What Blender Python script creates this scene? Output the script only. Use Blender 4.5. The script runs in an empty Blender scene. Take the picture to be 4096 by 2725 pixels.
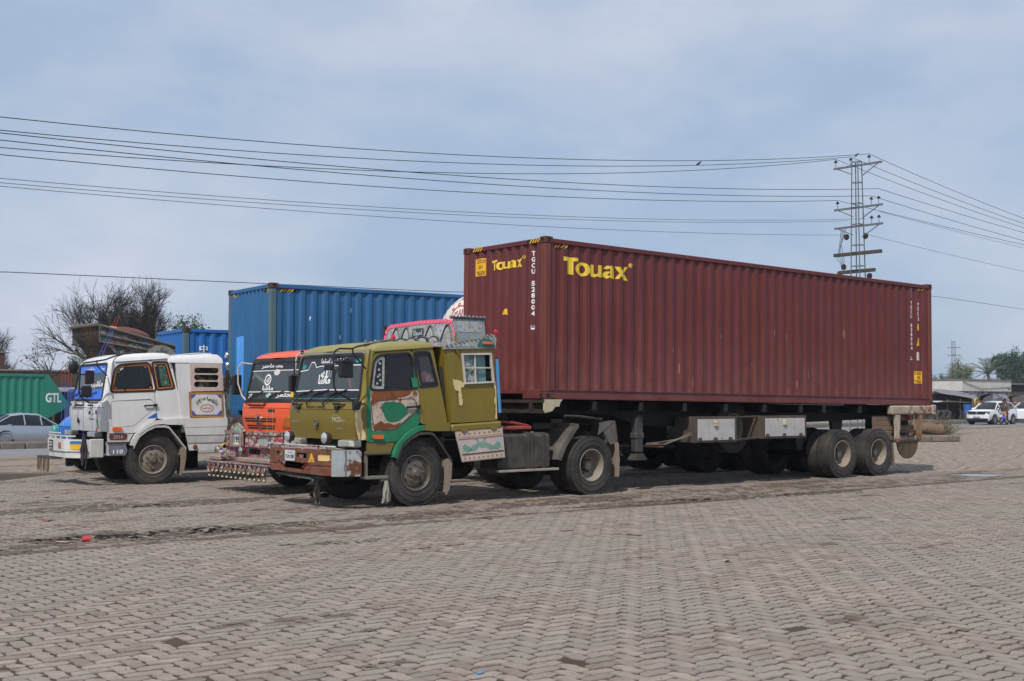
import bpy, bmesh, math, random
import numpy as np
from mathutils import Vector, Matrix, noise
from mathutils.geometry import tessellate_polygon

# ------------------------------------------------------------------ camera, sky, sun
S = bpy.context.scene
COL = S.collection
rad = math.radians
CAM_H = 1.7175
cd = bpy.data.cameras.new('camera'); cam = bpy.data.objects.new('camera', cd); COL.objects.link(cam)
cam.location = (0, 0, CAM_H); cam.rotation_euler = (rad(90 + 2.7694), 0, 0)
cd.sensor_fit = 'HORIZONTAL'; cd.sensor_width = 36; cd.lens = 43.2; cd.clip_start = .1; cd.clip_end = 3000
S.camera = cam
S.view_settings.view_transform = 'Standard'; S.view_settings.look = 'None'
S.view_settings.exposure = EXPO = -0.35; S.view_settings.gamma = 1
SUN_EL = 51.0
SUN_AZ = math.atan2(-.32, -.947)          # compass-style: direction TO the sun = (sin, cos)
W = bpy.data.worlds.new('World'); S.world = W; W.use_nodes = True
nt = W.node_tree; nt.nodes.clear()
def wn(t, **k):
    n = nt.nodes.new(t)
    for a, b in k.items(): setattr(n, a, b)
    return n
sky = wn('ShaderNodeTexSky', sky_type='NISHITA', sun_disc=False, sun_elevation=rad(SUN_EL), sun_rotation=SUN_AZ,
         altitude=200, air_density=1.0, dust_density=2.2, ozone_density=2.5)
tc = wn('ShaderNodeTexCoord'); mp = wn('ShaderNodeMapping'); mp.inputs['Scale'].default_value = (1.0, 1.0, 2.2)
nz = wn('ShaderNodeTexNoise'); nz.inputs['Scale'].default_value = 2.6; nz.inputs['Detail'].default_value = 7; nz.inputs['Roughness'].default_value = .55
cr = wn('ShaderNodeValToRGB'); cr.color_ramp.elements[0].position = .43; cr.color_ramp.elements[1].position = .68
hz = wn('ShaderNodeMix', data_type='RGBA'); hz.inputs['Factor'].default_value = .8
hz.inputs['B'].default_value = (4.75, 6.1, 8.1, 1)          # even grey-blue haze over the plain
mx = wn('ShaderNodeMix', data_type='RGBA'); mx.inputs['B'].default_value = (8.1, 8.2, 9.4, 1)
mul = wn('ShaderNodeMath', operation='MULTIPLY'); mul.inputs[1].default_value = .6
bg = wn('ShaderNodeBackground'); bg.inputs['Strength'].default_value = .115
out = wn('ShaderNodeOutputWorld')
L_ = nt.links.new
L_(tc.outputs['Generated'], mp.inputs['Vector']); L_(mp.outputs['Vector'], nz.inputs['Vector']); L_(nz.outputs['Fac'], cr.inputs['Fac'])
L_(sky.outputs['Color'], hz.inputs['A']); L_(hz.outputs['Result'], mx.inputs['A'])
L_(cr.outputs['Color'], mul.inputs[0]); L_(mul.outputs[0], mx.inputs['Factor'])
L_(mx.outputs['Result'], bg.inputs['Color']); L_(bg.outputs['Background'], out.inputs['Surface'])
sd = bpy.data.lights.new('sun', 'SUN'); sun = bpy.data.objects.new('sun', sd); COL.objects.link(sun)
sd.energy = 4.4; sd.angle = rad(.9); sd.color = (1, .955, .89)
ch_, cv_ = math.cos(rad(SUN_EL)), math.sin(rad(SUN_EL))
sun.rotation_euler = Vector((.32 * ch_, .947 * ch_, -cv_)).to_track_quat('-Z', 'Y').to_euler()

# ------------------------------------------------------------------ helpers
YAW = 0.680159
OX, OY = 0.56855, 21.69817
E1 = Vector((math.cos(YAW), math.sin(YAW), 0)); E2 = Vector((-math.sin(YAW), math.cos(YAW), 0))
def yard(a, b, z=0.0):                     # yard coordinates (along / across the parked lorries) to world
    return Vector((OX, OY, 0)) + E1 * a + E2 * b + Vector((0, 0, z))
def lin(c):
    if isinstance(c, str): c = tuple(int(c[i:i + 2], 16) for i in (0, 2, 4))
    return tuple((v / 255 / 12.92 if v <= 10 else ((v / 255 + .055) / 1.055) ** 2.4) for v in c)

_mats = {}
def nodes(name):
    m = bpy.data.materials.new(name); m.use_nodes = True
    t = m.node_tree; b = t.nodes['Principled BSDF']
    def n(ty, **k):
        x = t.nodes.new(ty)
        for a, v in k.items(): setattr(x, a, v)
        return x
    return m, t, b, n
def M(name, col='808080', rough=.6, metal=0.0, var=.13, scale=2.5, dirt=0.0, dcol='6b5c4e', rust=0.0, rcol='6a3418',
      streak=0.0, scol='4a3a30', bump=0.0, bscale=40, coat=0.0, rscale=3.0, spec=.5, splash=None):
    """painted / worn surface: base colour with drifts, dust, rust spots and rain streaks"""
    if name in _mats: return _mats[name]
    m, t, b, n = nodes(name); L = t.links.new
    tc = n('ShaderNodeTexCoord'); c = lin(col)
    a = n('ShaderNodeTexNoise'); a.inputs['Scale'].default_value = scale; a.inputs['Detail'].default_value = 5; a.inputs['Roughness'].default_value = .62
    L(tc.outputs['Object'], a.inputs['Vector'])
    mr = n('ShaderNodeMapRange'); mr.inputs[1].default_value = .3; mr.inputs[2].default_value = .7; L(a.outputs['Fac'], mr.inputs[0])
    x = n('ShaderNodeMix', data_type='RGBA'); L(mr.outputs[0], x.inputs['Factor'])
    x.inputs['A'].default_value = tuple(v * (1 - var) for v in c) + (1,)
    x.inputs['B'].default_value = tuple(min(1, v * (1 + var)) for v in c) + (1,)
    last = x.outputs['Result']; rsock = None
    def layer(fac, colr):
        nonlocal last
        y = n('ShaderNodeMix', data_type='RGBA'); L(fac, y.inputs['Factor']); L(last, y.inputs['A'])
        y.inputs['B'].default_value = lin(colr) + (1,); last = y.outputs['Result']
    def mask(sc, lo, hi, amt, vec=None, det=6):
        k = n('ShaderNodeTexNoise'); k.inputs['Scale'].default_value = sc; k.inputs['Detail'].default_value = det; k.inputs['Roughness'].default_value = .68
        L(vec if vec else tc.outputs['Object'], k.inputs['Vector'])
        q = n('ShaderNodeMapRange'); q.inputs[1].default_value = lo; q.inputs[2].default_value = hi; q.inputs[4].default_value = amt
        L(k.outputs['Fac'], q.inputs[0]); return q.outputs[0]
    if dirt: layer(mask(scale * .9 + .7, .38, .72, dirt), dcol)
    if streak:
        mp = n('ShaderNodeMapping'); mp.inputs['Scale'].default_value = (9, 9, .45); L(tc.outputs['Object'], mp.inputs['Vector'])
        layer(mask(2.2, .48, .74, streak, mp.outputs['Vector']), scol)
    if splash:                                 # mud and dust thrown up on the lower part
        z0, z1, sc, amt = splash; sx = n('ShaderNodeSeparateXYZ'); L(tc.outputs['Object'], sx.inputs[0])
        q = n('ShaderNodeMapRange'); q.inputs[1].default_value = z1; q.inputs[2].default_value = z0; q.inputs[4].default_value = amt; L(sx.outputs[2], q.inputs[0])
        w = n('ShaderNodeMath', operation='MULTIPLY'); L(q.outputs[0], w.inputs[0]); L(mask(3.5, .3, .62, 1.0), w.inputs[1]); layer(w.outputs[0], sc)
    if rust:
        rs = mask(rscale, .66 - .22 * rust, .72 - .22 * rust, 1.0, det=8); layer(rs, rcol); rsock = rs
    L(last, b.inputs['Base Color'])
    b.inputs['Metallic'].default_value = metal; b.inputs['Specular IOR Level'].default_value = spec
    rr = n('ShaderNodeMapRange'); rr.inputs[3].default_value = max(.03, rough - .08); rr.inputs[4].default_value = min(1, rough + .12)
    L(a.outputs['Fac'], rr.inputs[0]); L(rr.outputs[0], b.inputs['Roughness'])
    if coat: b.inputs['Coat Weight'].default_value = coat; b.inputs['Coat Roughness'].default_value = .12
    if bump:
        k = n('ShaderNodeTexNoise'); k.inputs['Scale'].default_value = bscale; k.inputs['Detail'].default_value = 4; L(tc.outputs['Object'], k.inputs['Vector'])
        bp = n('ShaderNodeBump'); bp.inputs['Strength'].default_value = bump; bp.inputs['Distance'].default_value = .02
        L(k.outputs['Fac'], bp.inputs['Height']); L(bp.outputs[0], b.inputs['Normal'])
    _mats[name] = m; return m
def glass(name, tint='2a3436', clear=.55, rough=.04, dust=.12, dc=None):  # diffuse film: dust, and on windscreens a painted stand-in for sky reflection
    """thin window glass: tinted see-through sheet with a surface reflection"""
    if name in _mats: return _mats[name]
    m, t, b, n = nodes(name); L = t.links.new
    tr = n('ShaderNodeBsdfTransparent'); tr.inputs[0].default_value = tuple(clear * v ** .5 for v in lin(tint)) + (1,)
    gl = n('ShaderNodeBsdfGlossy'); gl.inputs['Roughness'].default_value = rough
    df = n('ShaderNodeBsdfDiffuse'); df.inputs[0].default_value = lin(dc or tint) + (1,)
    fr = n('ShaderNodeFresnel'); fr.inputs['IOR'].default_value = 1.5
    m0 = n('ShaderNodeMixShader'); m0.inputs[0].default_value = dust; L(tr.outputs[0], m0.inputs[1]); L(df.outputs[0], m0.inputs[2])
    m1 = n('ShaderNodeMixShader'); L(fr.outputs[0], m1.inputs[0]); L(m0.outputs[0], m1.inputs[1]); L(gl.outputs[0], m1.inputs[2])
    L(m1.outputs[0], t.nodes['Material Output'].inputs['Surface']); _mats[name] = m; return m
def art(name, cols, scale=14, rough=.45, line='2a2320', feat='F1', metal=0.0):
    """hand-painted lorry ornament: cells of a bright palette with dark outlines and small dots"""
    if name in _mats: return _mats[name]
    m, t, b, n = nodes(name); L = t.links.new
    tc = n('ShaderNodeTexCoord'); v = n('ShaderNodeTexVoronoi'); v.inputs['Scale'].default_value = scale
    L(tc.outputs['Object'], v.inputs['Vector'])
    sp = n('ShaderNodeSeparateColor'); L(v.outputs['Color'], sp.inputs[0])
    cr = n('ShaderNodeValToRGB'); r = cr.color_ramp; r.interpolation = 'CONSTANT'
    while len(r.elements) < len(cols): r.elements.new(.5)
    for i, c in enumerate(cols): r.elements[i].position = i / len(cols); r.elements[i].color = lin(c) + (1,)
    L(sp.outputs[0], cr.inputs[0])
    e = n('ShaderNodeTexVoronoi', feature='DISTANCE_TO_EDGE'); e.inputs['Scale'].default_value = scale; L(tc.outputs['Object'], e.inputs['Vector'])
    q = n('ShaderNodeMapRange'); q.inputs[1].default_value = .03; q.inputs[2].default_value = .07; q.inputs[3].default_value = 1; q.inputs[4].default_value = 0; L(e.outputs[0], q.inputs[0])
    x = n('ShaderNodeMix', data_type='RGBA'); L(q.outputs[0], x.inputs['Factor']); L(cr.outputs[0], x.inputs['A']); x.inputs['B'].default_value = lin(line) + (1,)
    d = n('ShaderNodeTexVoronoi'); d.inputs['Scale'].default_value = scale * 2.7; L(tc.outputs['Object'], d.inputs['Vector'])
    q2 = n('ShaderNodeMapRange'); q2.inputs[1].default_value = .2; q2.inputs[2].default_value = .26; q2.inputs[3].default_value = .8; q2.inputs[4].default_value = 0; L(d.outputs['Distance'], q2.inputs[0])
    y = n('ShaderNodeMix', data_type='RGBA'); L(q2.outputs[0], y.inputs['Factor']); L(x.outputs['Result'], y.inputs['A']); y.inputs['B'].default_value = lin(cols[-1]) + (1,)
    k = n('ShaderNodeTexNoise'); k.inputs['Scale'].default_value = 5; L(tc.outputs['Object'], k.inputs['Vector'])
    z = n('ShaderNodeMix', data_type='RGBA', blend_type='MULTIPLY'); z.inputs['Factor'].default_value = .45; L(y.outputs['Result'], z.inputs['A']); L(k.outputs['Color'], z.inputs['B'])
    L(z.outputs['Result'], b.inputs['Base Color']); b.inputs['Roughness'].default_value = rough; b.inputs['Metallic'].default_value = metal
    _mats[name] = m; return m

def put(name, me, parent=None, mats=None, kind=None):
    o = bpy.data.objects.new(name, me); COL.objects.link(o); o.parent = parent
    for m in (mats if isinstance(mats, (list, tuple)) else [mats]):
        if m and me.users <= 1: me.materials.append(m)
    if kind: o['kind'] = kind
    return o
def tag(o, label, cat, group=None):
    o['label'] = label; o['category'] = cat
    if group: o['group'] = group
    return o
def thing(name, label, cat, loc=(0, 0, 0), rot=(0, 0, 0), group=None):
    o = bpy.data.objects.new(name, None); COL.objects.link(o); o.empty_display_size = .2
    o.location = loc; o.rotation_euler = rot if isinstance(rot, (tuple, list)) else (0, 0, rot)
    return tag(o, label, cat, group)
def dup(o, parent, loc=None, rot=None, name=None):
    c = o.copy(); c.parent = parent; COL.objects.link(c)
    if name: c.name = name
    if loc is not None: c.location = loc
    if rot is not None: c.rotation_euler = rot
    for ch in list(o.children): dup(ch, c)
    return c

class G:
    """mesh collector"""
    def __init__(s): s.bm = bmesh.new(); s.mi = 0
    def add(s, vs, fs):
        v = [s.bm.verts.new(p) for p in vs]; r = []
        for f in fs:
            try: q = s.bm.faces.new([v[i] for i in f]); q.material_index = s.mi; r.append(q)
            except ValueError: pass
        return v, r
    def box(s, x0, x1, y0, y1, z0, z1, c=0.0, M=None):
        cx, cy, cz = (x0 + x1) / 2, (y0 + y1) / 2, (z0 + z1) / 2; hx, hy, hz = abs(x1 - x0) / 2, abs(y1 - y0) / 2, abs(z1 - z0) / 2
        c = min(c, hx * .49, hy * .49, hz * .49)
        if c <= 0:
            vs = [(cx + a * hx, cy + b * hy, cz + d * hz) for a in (-1, 1) for b in (-1, 1) for d in (-1, 1)]
            fs = [(0, 1, 3, 2), (4, 6, 7, 5), (0, 4, 5, 1), (2, 3, 7, 6), (0, 2, 6, 4), (1, 5, 7, 3)]
        else:
            vs = []; ix = {}
            for a in (-1, 1):
                for b in (-1, 1):
                    for d in (-1, 1):
                        for k in range(3):
                            ix[a, b, d, k] = len(vs)
                            vs.append((cx + a * (hx - (c if k != 0 else 0)), cy + b * (hy - (c if k != 1 else 0)), cz + d * (hz - (c if k != 2 else 0))))
            fs = []; sg = (-1, 1)
            for a in sg: fs.append([ix[a, b, d, 0] for b, d in ((-1, -1), (1, -1), (1, 1), (-1, 1))])
            for b in sg: fs.append([ix[a, b, d, 1] for a, d in ((-1, -1), (1, -1), (1, 1), (-1, 1))])
            for d in sg: fs.append([ix[a, b, d, 2] for a, b in ((-1, -1), (1, -1), (1, 1), (-1, 1))])
            for a in sg:
                for b in sg: fs.append([ix[a, b, -1, 0], ix[a, b, 1, 0], ix[a, b, 1, 1], ix[a, b, -1, 1]])
                for d in sg: fs.append([ix[a, -1, d, 0], ix[a, 1, d, 0], ix[a, 1, d, 2], ix[a, -1, d, 2]])
            for b in sg:
                for d in sg: fs.append([ix[-1, b, d, 1], ix[1, b, d, 1], ix[1, b, d, 2], ix[-1, b, d, 2]])
            for a in sg:
                for b in sg:
                    for d in sg: fs.append([ix[a, b, d, k] for k in range(3)])
        if M is not None: vs = [tuple(M @ Vector(v)) for v in vs]
        s.add(vs, fs); return s
    def plate(s, outer, f, d0=0.0, d1=.02, holes=(), cuts=(), qcuts=()):
        """flat polygon (p,q) with holes, thickness d0..d1, cut into strips and mapped through f(p,q,d)"""
        b = bmesh.new(); loops = [list(outer)] + [list(h) for h in holes]
        pts = [p for l in loops for p in l]
        tri = tessellate_polygon([[Vector((p[0], p[1], 0)) for p in l] for l in loops])
        v0 = [b.verts.new((p[0], p[1], 0)) for p in pts]
        for t in tri:
            try: b.faces.new([v0[i] for i in t])
            except ValueError: pass
        bmesh.ops.dissolve_limit(b, angle_limit=.001, verts=b.verts[:], edges=b.edges[:]) if not holes else None
        for c in cuts: bmesh.ops.bisect_plane(b, geom=b.verts[:] + b.edges[:] + b.faces[:], plane_co=(c, 0, 0), plane_no=(1, 0, 0), dist=1e-5)
        for c in qcuts: bmesh.ops.bisect_plane(b, geom=b.verts[:] + b.edges[:] + b.faces[:], plane_co=(0, c, 0), plane_no=(0, 1, 0), dist=1e-5)
        b.verts.index_update(); P = [(v.co.x, v.co.y) for v in b.verts]; n = len(P)
        F = [[v.index for v in fc.verts] for fc in b.faces]
        E = [[v.index for v in e.verts] for e in b.edges if len(e.link_faces) == 1]
        b.free()
        vs = [f(p, q, d0) for p, q in P]
        if abs(d1 - d0) > 1e-6:
            vs += [f(p, q, d1) for p, q in P]
            F = F + [[i + n for i in reversed(t)] for t in F] + [[i, j, j + n, i + n] for i, j in E]
        s.add(vs, F); return s
    def flat(s, mesh2d, f, d=0.0, cuts=(), qcuts=()):
        vs, fs = mesh2d; b = bmesh.new(); v = [b.verts.new((x, y, 0)) for x, y in vs]
        for t in fs:
            try: b.faces.new([v[i] for i in t])
            except ValueError: pass
        for c in cuts: bmesh.ops.bisect_plane(b, geom=b.verts[:] + b.edges[:] + b.faces[:], plane_co=(c, 0, 0), plane_no=(1, 0, 0), dist=1e-5)
        b.verts.index_update()
        s.add([f(w.co.x, w.co.y, d) for w in b.verts], [[w.index for w in fc.verts] for fc in b.faces]); b.free(); return s
    def lathe(s, prof, c=(0, 0, 0), axis='y', n=32, cap=False):
        vs = []; m = len(prof)
        for i in range(n):
            t = 2 * math.pi * i / n; C, Sn = math.cos(t), math.sin(t)
            for r, h in prof:
                if axis == 'y': vs.append((c[0] + r * C, c[1] + h, c[2] + r * Sn))
                elif axis == 'x': vs.append((c[0] + h, c[1] + r * C, c[2] + r * Sn))
                else: vs.append((c[0] + r * C, c[1] + r * Sn, c[2] + h))
        fs = [(i * m + j, ((i + 1) % n) * m + j, ((i + 1) % n) * m + j + 1, i * m + j + 1) for i in range(n) for j in range(m - 1)]
        if cap: fs += [[i * m for i in range(n)], [i * m + m - 1 for i in range(n)]]
        s.add(vs, fs); return s
    def tube(s, pts, r, n=6, cap=True):
        pts = [Vector(p) for p in pts]; rs = r if isinstance(r, (list, tuple)) else [r] * len(pts)
        vs = []; up = None
        for i, p in enumerate(pts):
            d = (pts[min(i + 1, len(pts) - 1)] - pts[max(i - 1, 0)])
            d = d.normalized() if d.length > 1e-9 else Vector((0, 0, 1))
            if up is None: up = d.orthogonal().normalized()
            up = (up - d * up.dot(d)); up = up.normalized() if up.length > 1e-6 else d.orthogonal().normalized()
            sd_ = d.cross(up)
            for k in range(n):
                t = 2 * math.pi * k / n; vs.append(tuple(p + (up * math.cos(t) + sd_ * math.sin(t)) * rs[i]))
        fs = [(i * n + k, i * n + (k + 1) % n, (i + 1) * n + (k + 1) % n, (i + 1) * n + k) for i in range(len(pts) - 1) for k in range(n)]
        if cap: fs += [list(range(n))[::-1], [len(vs) - n + k for k in range(n)]]
        s.add(vs, fs); return s
    def ball(s, c, r, n=10, m=6, sc=(1, 1, 1)):
        vs = [(c[0], c[1], c[2] + r * sc[2])]
        for i in range(1, m):
            p = math.pi * i / m
            for k in range(n):
                t = 2 * math.pi * k / n; vs.append((c[0] + r * sc[0] * math.sin(p) * math.cos(t), c[1] + r * sc[1] * math.sin(p) * math.sin(t), c[2] + r * sc[2] * math.cos(p)))
        vs.append((c[0], c[1], c[2] - r * sc[2])); e = len(vs) - 1
        fs = [(0, 1 + k, 1 + (k + 1) % n) for k in range(n)]
        fs += [(1 + i * n + k, 1 + (i + 1) * n + k, 1 + (i + 1) * n + (k + 1) % n, 1 + i * n + (k + 1) % n) for i in range(m - 2) for k in range(n)]
        fs += [(e, 1 + (m - 2) * n + (k + 1) % n, 1 + (m - 2) * n + k) for k in range(n)]
        s.add(vs, fs); return s
    def loft(s, rings, closed=False, caps=False):
        n = len(rings[0]); vs = [p for r in rings for p in r]
        fs = [(i * n + k, i * n + (k + 1) % n, (i + 1) * n + (k + 1) % n, (i + 1) * n + k) for i in range(len(rings) - 1) for k in range(n if closed else n - 1)]
        if caps: fs += [list(range(n)), [len(vs) - n + k for k in range(n)]]
        s.add(vs, fs); return s
    def mesh(s, name='mesh', smooth=35, normals=True):
        if normals: bmesh.ops.recalc_face_normals(s.bm, faces=s.bm.faces[:])
        me = bpy.data.meshes.new(name); s.bm.to_mesh(me); s.bm.free()
        if smooth:
            me.polygons.foreach_set('use_smooth', [True] * len(me.polygons))
            me.set_sharp_from_angle(angle=rad(smooth))
        return me
    def obj(s, name, parent=None, mats=None, smooth=35, kind=None): return put(name, s.mesh(name, smooth), parent, mats, kind)

def text2d(body, size=1.0, bold=0.0, align='LEFT', res=2, sx=1.0, shear=0):
    cu = bpy.data.curves.new('t', 'FONT'); cu.body = body; cu.size = size; cu.offset = bold; cu.align_x = align; cu.resolution_u = res; cu.shear = shear
    ob = bpy.data.objects.new('t', cu); me = bpy.data.meshes.new_from_object(ob)
    r = [(v.co.x * sx, v.co.y) for v in me.vertices], [list(p.vertices) for p in me.polygons]
    bpy.data.objects.remove(ob); bpy.data.curves.remove(cu); bpy.data.meshes.remove(me); return r
def t_at(m, x, y): return [(a + x, b + y) for a, b in m[0]], m[1]
def t_fit(m, x0, x1, y0, y1):                # stretch a text mesh into a box
    xs = [p[0] for p in m[0]]; ys = [p[1] for p in m[0]]; a, b, c, d = min(xs), max(xs), min(ys), max(ys)
    return [(x0 + (p[0] - a) / (b - a) * (x1 - x0), y0 + (p[1] - c) / (d - c) * (y1 - y0)) for p in m[0]], m[1]
def rrect(x0, x1, y0, y1, r=.05, n=4):
    p = []
    for cx, cy, s0 in ((x1 - r, y1 - r, 0), (x0 + r, y1 - r, 90), (x0 + r, y0 + r, 180), (x1 - r, y0 + r, 270)):
        for i in range(n + 1): t = rad(s0 + 90 * i / n); p.append((cx + r * math.cos(t), cy + r * math.sin(t)))
    return p
def rpoly(pts, r=.04, n=3):
    """round the corners of a polygon"""
    o = []; N = len(pts)
    for i in range(N):
        p, a, b = Vector(pts[i]), Vector(pts[i - 1]), Vector(pts[(i + 1) % N])
        u, v = (a - p), (b - p); k = min(r, u.length * .45, v.length * .45); A = p + u.normalized() * k; B = p + v.normalized() * k
        for j in range(n + 1): t = j / n; q = A * (1 - t) ** 2 + p * 2 * t * (1 - t) + B * t * t; o.append((q.x, q.y))
    return o
def ell(cx, cy, rx, ry, n=20): return [(cx + rx * math.cos(2 * math.pi * i / n), cy + ry * math.sin(2 * math.pi * i / n)) for i in range(n)]
def ragged(pts, amp, seed, n=5):
    rnd = random.Random(seed); o = []
    for i in range(len(pts)):
        a, b = Vector(pts[i]), Vector(pts[(i + 1) % len(pts)])
        for j in range(n): q = a.lerp(b, j / n); o.append((q.x + rnd.uniform(-amp, amp), q.y + rnd.uniform(-amp, amp)))
    return o
def interp(x, tab):
    for (x0, y0), (x1, y1) in zip(tab, tab[1:]):
        if x <= x1: return y0 + (y1 - y0) * max(0, (x - x0)) / (x1 - x0)
    return tab[-1][1]

# common materials
RUBBER = M('tyre rubber', '2b2928', .78, var=.3, dirt=.55, dcol='5d554c', bump=.25, bscale=60)
RUBBER_D = M('dusty worn tyre', '2f2c2a', .9, var=.25, dirt=.7, dcol='5a534b', bump=.3, bscale=50)
STEEL_D = M('dusty wheel steel', '5e5750', .55, .35, dirt=.5, dcol='847a6c', rust=.25, rcol='4f4038')
DISH = M('clay coloured wheel dish', '8d8377', .7, dirt=.5, dcol='6f6354')
BLACK = M('black frame paint', '131315', .6, dirt=.4, dcol='26221f')  # dirt tone lowered to near black, painting deep shade under the lorries
BLACKP = M('black plastic', '1c1c1f', .45, var=.1)
CHROME = M('chrome', 'c8ccd0', .18, 1.0, var=.05)
DUSTM = M('dusty chassis', '35312d', .85, dirt=.6, dcol='5a5148')
WHITE = M('white paint', 'd8d8d4', .45, dirt=.2, dcol='a79d90')
GLASS = glass('dusty windscreen glass with painted sheen', 'aebfc0', .95, .03, .2, '93a2a5')  # dust film made paler to paint in the sky's reflection
GLASS_DK = glass('dark tinted glass', '12161c', .5, .03, .1, '5a6068')
LENS = M('lamp lens', 'b9bcb8', .15, .3, dirt=.35, dcol='8d8677')
ORANGEL = M('orange lens', 'd8601a', .2, var=.2, coat=.5)
REDL = M('red lens', 'b81d22', .2, var=.1, coat=.5)
YELLOWS = M('yellow reflective sheet', 'e8b024', .5, var=.08)
BLKPRINT = M('black print', '1a1613', .6, var=.05)
WHTPRINT = M('white print', 'e9e9e6', .55, var=.06)
TEALPRINT = M('teal print', '3fb5a5', .5, var=.06)
# ------------------------------------------------------------------ ground: block-paved yard, road, median
def pos_nodes(n, L):
    g = n('ShaderNodeNewGeometry'); sub = n('ShaderNodeVectorMath', operation='SUBTRACT'); L(g.outputs['Position'], sub.inputs[0]); sub.inputs[1].default_value = (OX, OY, 0)
    da = n('ShaderNodeVectorMath', operation='DOT_PRODUCT'); L(sub.outputs[0], da.inputs[0]); da.inputs[1].default_value = E1
    db = n('ShaderNodeVectorMath', operation='DOT_PRODUCT'); L(sub.outputs[0], db.inputs[0]); db.inputs[1].default_value = E2
    return g.outputs['Position'], da.outputs['Value'], db.outputs['Value']
def mrange(n, L, src, a, b, c=0.0, d=1.0, sm=True):
    q = n('ShaderNodeMapRange', interpolation_type='SMOOTHSTEP' if sm else 'LINEAR')
    for i, v in zip((1, 2, 3, 4), (a, b, c, d)): q.inputs[i].default_value = v
    L(src, q.inputs[0]); return q.outputs[0]
def math2(n, L, op, a, b):
    q = n('ShaderNodeMath', operation=op)
    for i, v in enumerate((a, b)):
        if isinstance(v, (int, float)): q.inputs[i].default_value = v
        else: L(v, q.inputs[i])
    return q.outputs[0]
def grime(n, L, pos, a, b):
    """how trodden-in with mud and oil a spot of the yard is: strongest in the strip where lorries stand"""
    cb = n('ShaderNodeCombineXYZ'); L(math2(n, L, 'MULTIPLY', a, .28), cb.inputs[0]); L(b, cb.inputs[1])
    k = n('ShaderNodeTexNoise'); k.inputs['Scale'].default_value = .8; k.inputs['Detail'].default_value = 7; k.inputs['Roughness'].default_value = .66; L(cb.outputs[0], k.inputs['Vector'])
    strip = math2(n, L, 'ADD', mrange(n, L, b, -2.5, -2.2, 0, .17), mrange(n, L, b, -.9, .6, 0, -.10))
    rut = math2(n, L, 'MULTIPLY', mrange(n, L, math2(n, L, 'ABSOLUTE', math2(n, L, 'ADD', b, 2.25), 0), .05, .22, .22, 0), mrange(n, L, k.outputs['Fac'], .35, .5, 0, 1))
    far = mrange(n, L, a, 9, 14, .0, -.08)
    k2 = n('ShaderNodeTexNoise'); k2.inputs['Scale'].default_value = 2.1; k2.inputs['Detail'].default_value = 5; L(cb.outputs[0], k2.inputs['Vector'])
    spots = mrange(n, L, k2.outputs['Fac'], .60, .74, 0, .16)
    return math2(n, L, 'ADD', math2(n, L, 'ADD', math2(n, L, 'ADD', math2(n, L, 'ADD', k.outputs['Fac'], strip), rut), far), spots)
def paver_mat(name, per_object):
    m, t, b, n = nodes(name); L = t.links.new
    pos, a, bb = pos_nodes(n, L)
    if per_object: rnd = n('ShaderNodeObjectInfo').outputs['Random']
    else: rnd = n('ShaderNodeAttribute', attribute_name='rnd').outputs['Fac']
    cr = n('ShaderNodeValToRGB'); r = cr.color_ramp; r.elements[0].color = lin('857a70') + (1,); r.elements[1].color = lin('a5988c') + (1,)
    e = r.elements.new(.35); e.color = lin('94887c') + (1,); e = r.elements.new(.7); e.color = lin('9a8e83') + (1,); L(rnd, cr.inputs[0])
    k = n('ShaderNodeTexNoise'); k.inputs['Scale'].default_value = 7; k.inputs['Detail'].default_value = 8; k.inputs['Roughness'].default_value = .7; L(pos, k.inputs['Vector'])
    x = n('ShaderNodeMix', data_type='RGBA', blend_type='MULTIPLY'); L(mrange(n, L, k.outputs['Fac'], .3, .75, .0, .42), x.inputs['Factor']); L(cr.outputs[0], x.inputs['A']); x.inputs['B'].default_value = lin('8d7b69') + (1,)
    lg = n('ShaderNodeTexNoise'); lg.inputs['Scale'].default_value = .55; lg.inputs['Detail'].default_value = 4; L(pos, lg.inputs['Vector'])
    x2 = n('ShaderNodeMix', data_type='RGBA'); L(mrange(n, L, lg.outputs['Fac'], .38, .66, 0, .8), x2.inputs['Factor']); L(x.outputs['Result'], x2.inputs['A']); x2.inputs['B'].default_value = lin('8b827a') + (1,)
    gr = math2(n, L, 'ADD', grime(n, L, pos, a, bb), math2(n, L, 'MULTIPLY', math2(n, L, 'SUBTRACT', rnd, .5), .24))
    gr = math2(n, L, 'ADD', gr, math2(n, L, 'MULTIPLY', math2(n, L, 'SUBTRACT', k.outputs['Fac'], .5), .22))
    x3 = n('ShaderNodeMix', data_type='RGBA'); L(mrange(n, L, gr, .62, .78, 0, .85), x3.inputs['Factor']); L(x2.outputs['Result'], x3.inputs['A']); x3.inputs['B'].default_value = lin('54473b') + (1,)
    sp = n('ShaderNodeTexNoise'); sp.inputs['Scale'].default_value = 45; sp.inputs['Detail'].default_value = 3; L(pos, sp.inputs['Vector'])
    x4 = n('ShaderNodeMix', data_type='RGBA'); L(mrange(n, L, sp.outputs['Fac'], .62, .72, 0, .35), x4.inputs['Factor']); L(x3.outputs['Result'], x4.inputs['A']); x4.inputs['B'].default_value = lin('6d625a') + (1,)
    L(x4.outputs['Result'], b.inputs['Base Color']); b.inputs['Roughness'].default_value = .88; b.inputs['Specular IOR Level'].default_value = .3
    bp = n('ShaderNodeBump'); bp.inputs['Strength'].default_value = .35; bp.inputs['Distance'].default_value = .01; L(sp.outputs['Fac'], bp.inputs['Height']); L(bp.outputs[0], b.inputs['Normal'])
    return m
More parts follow.
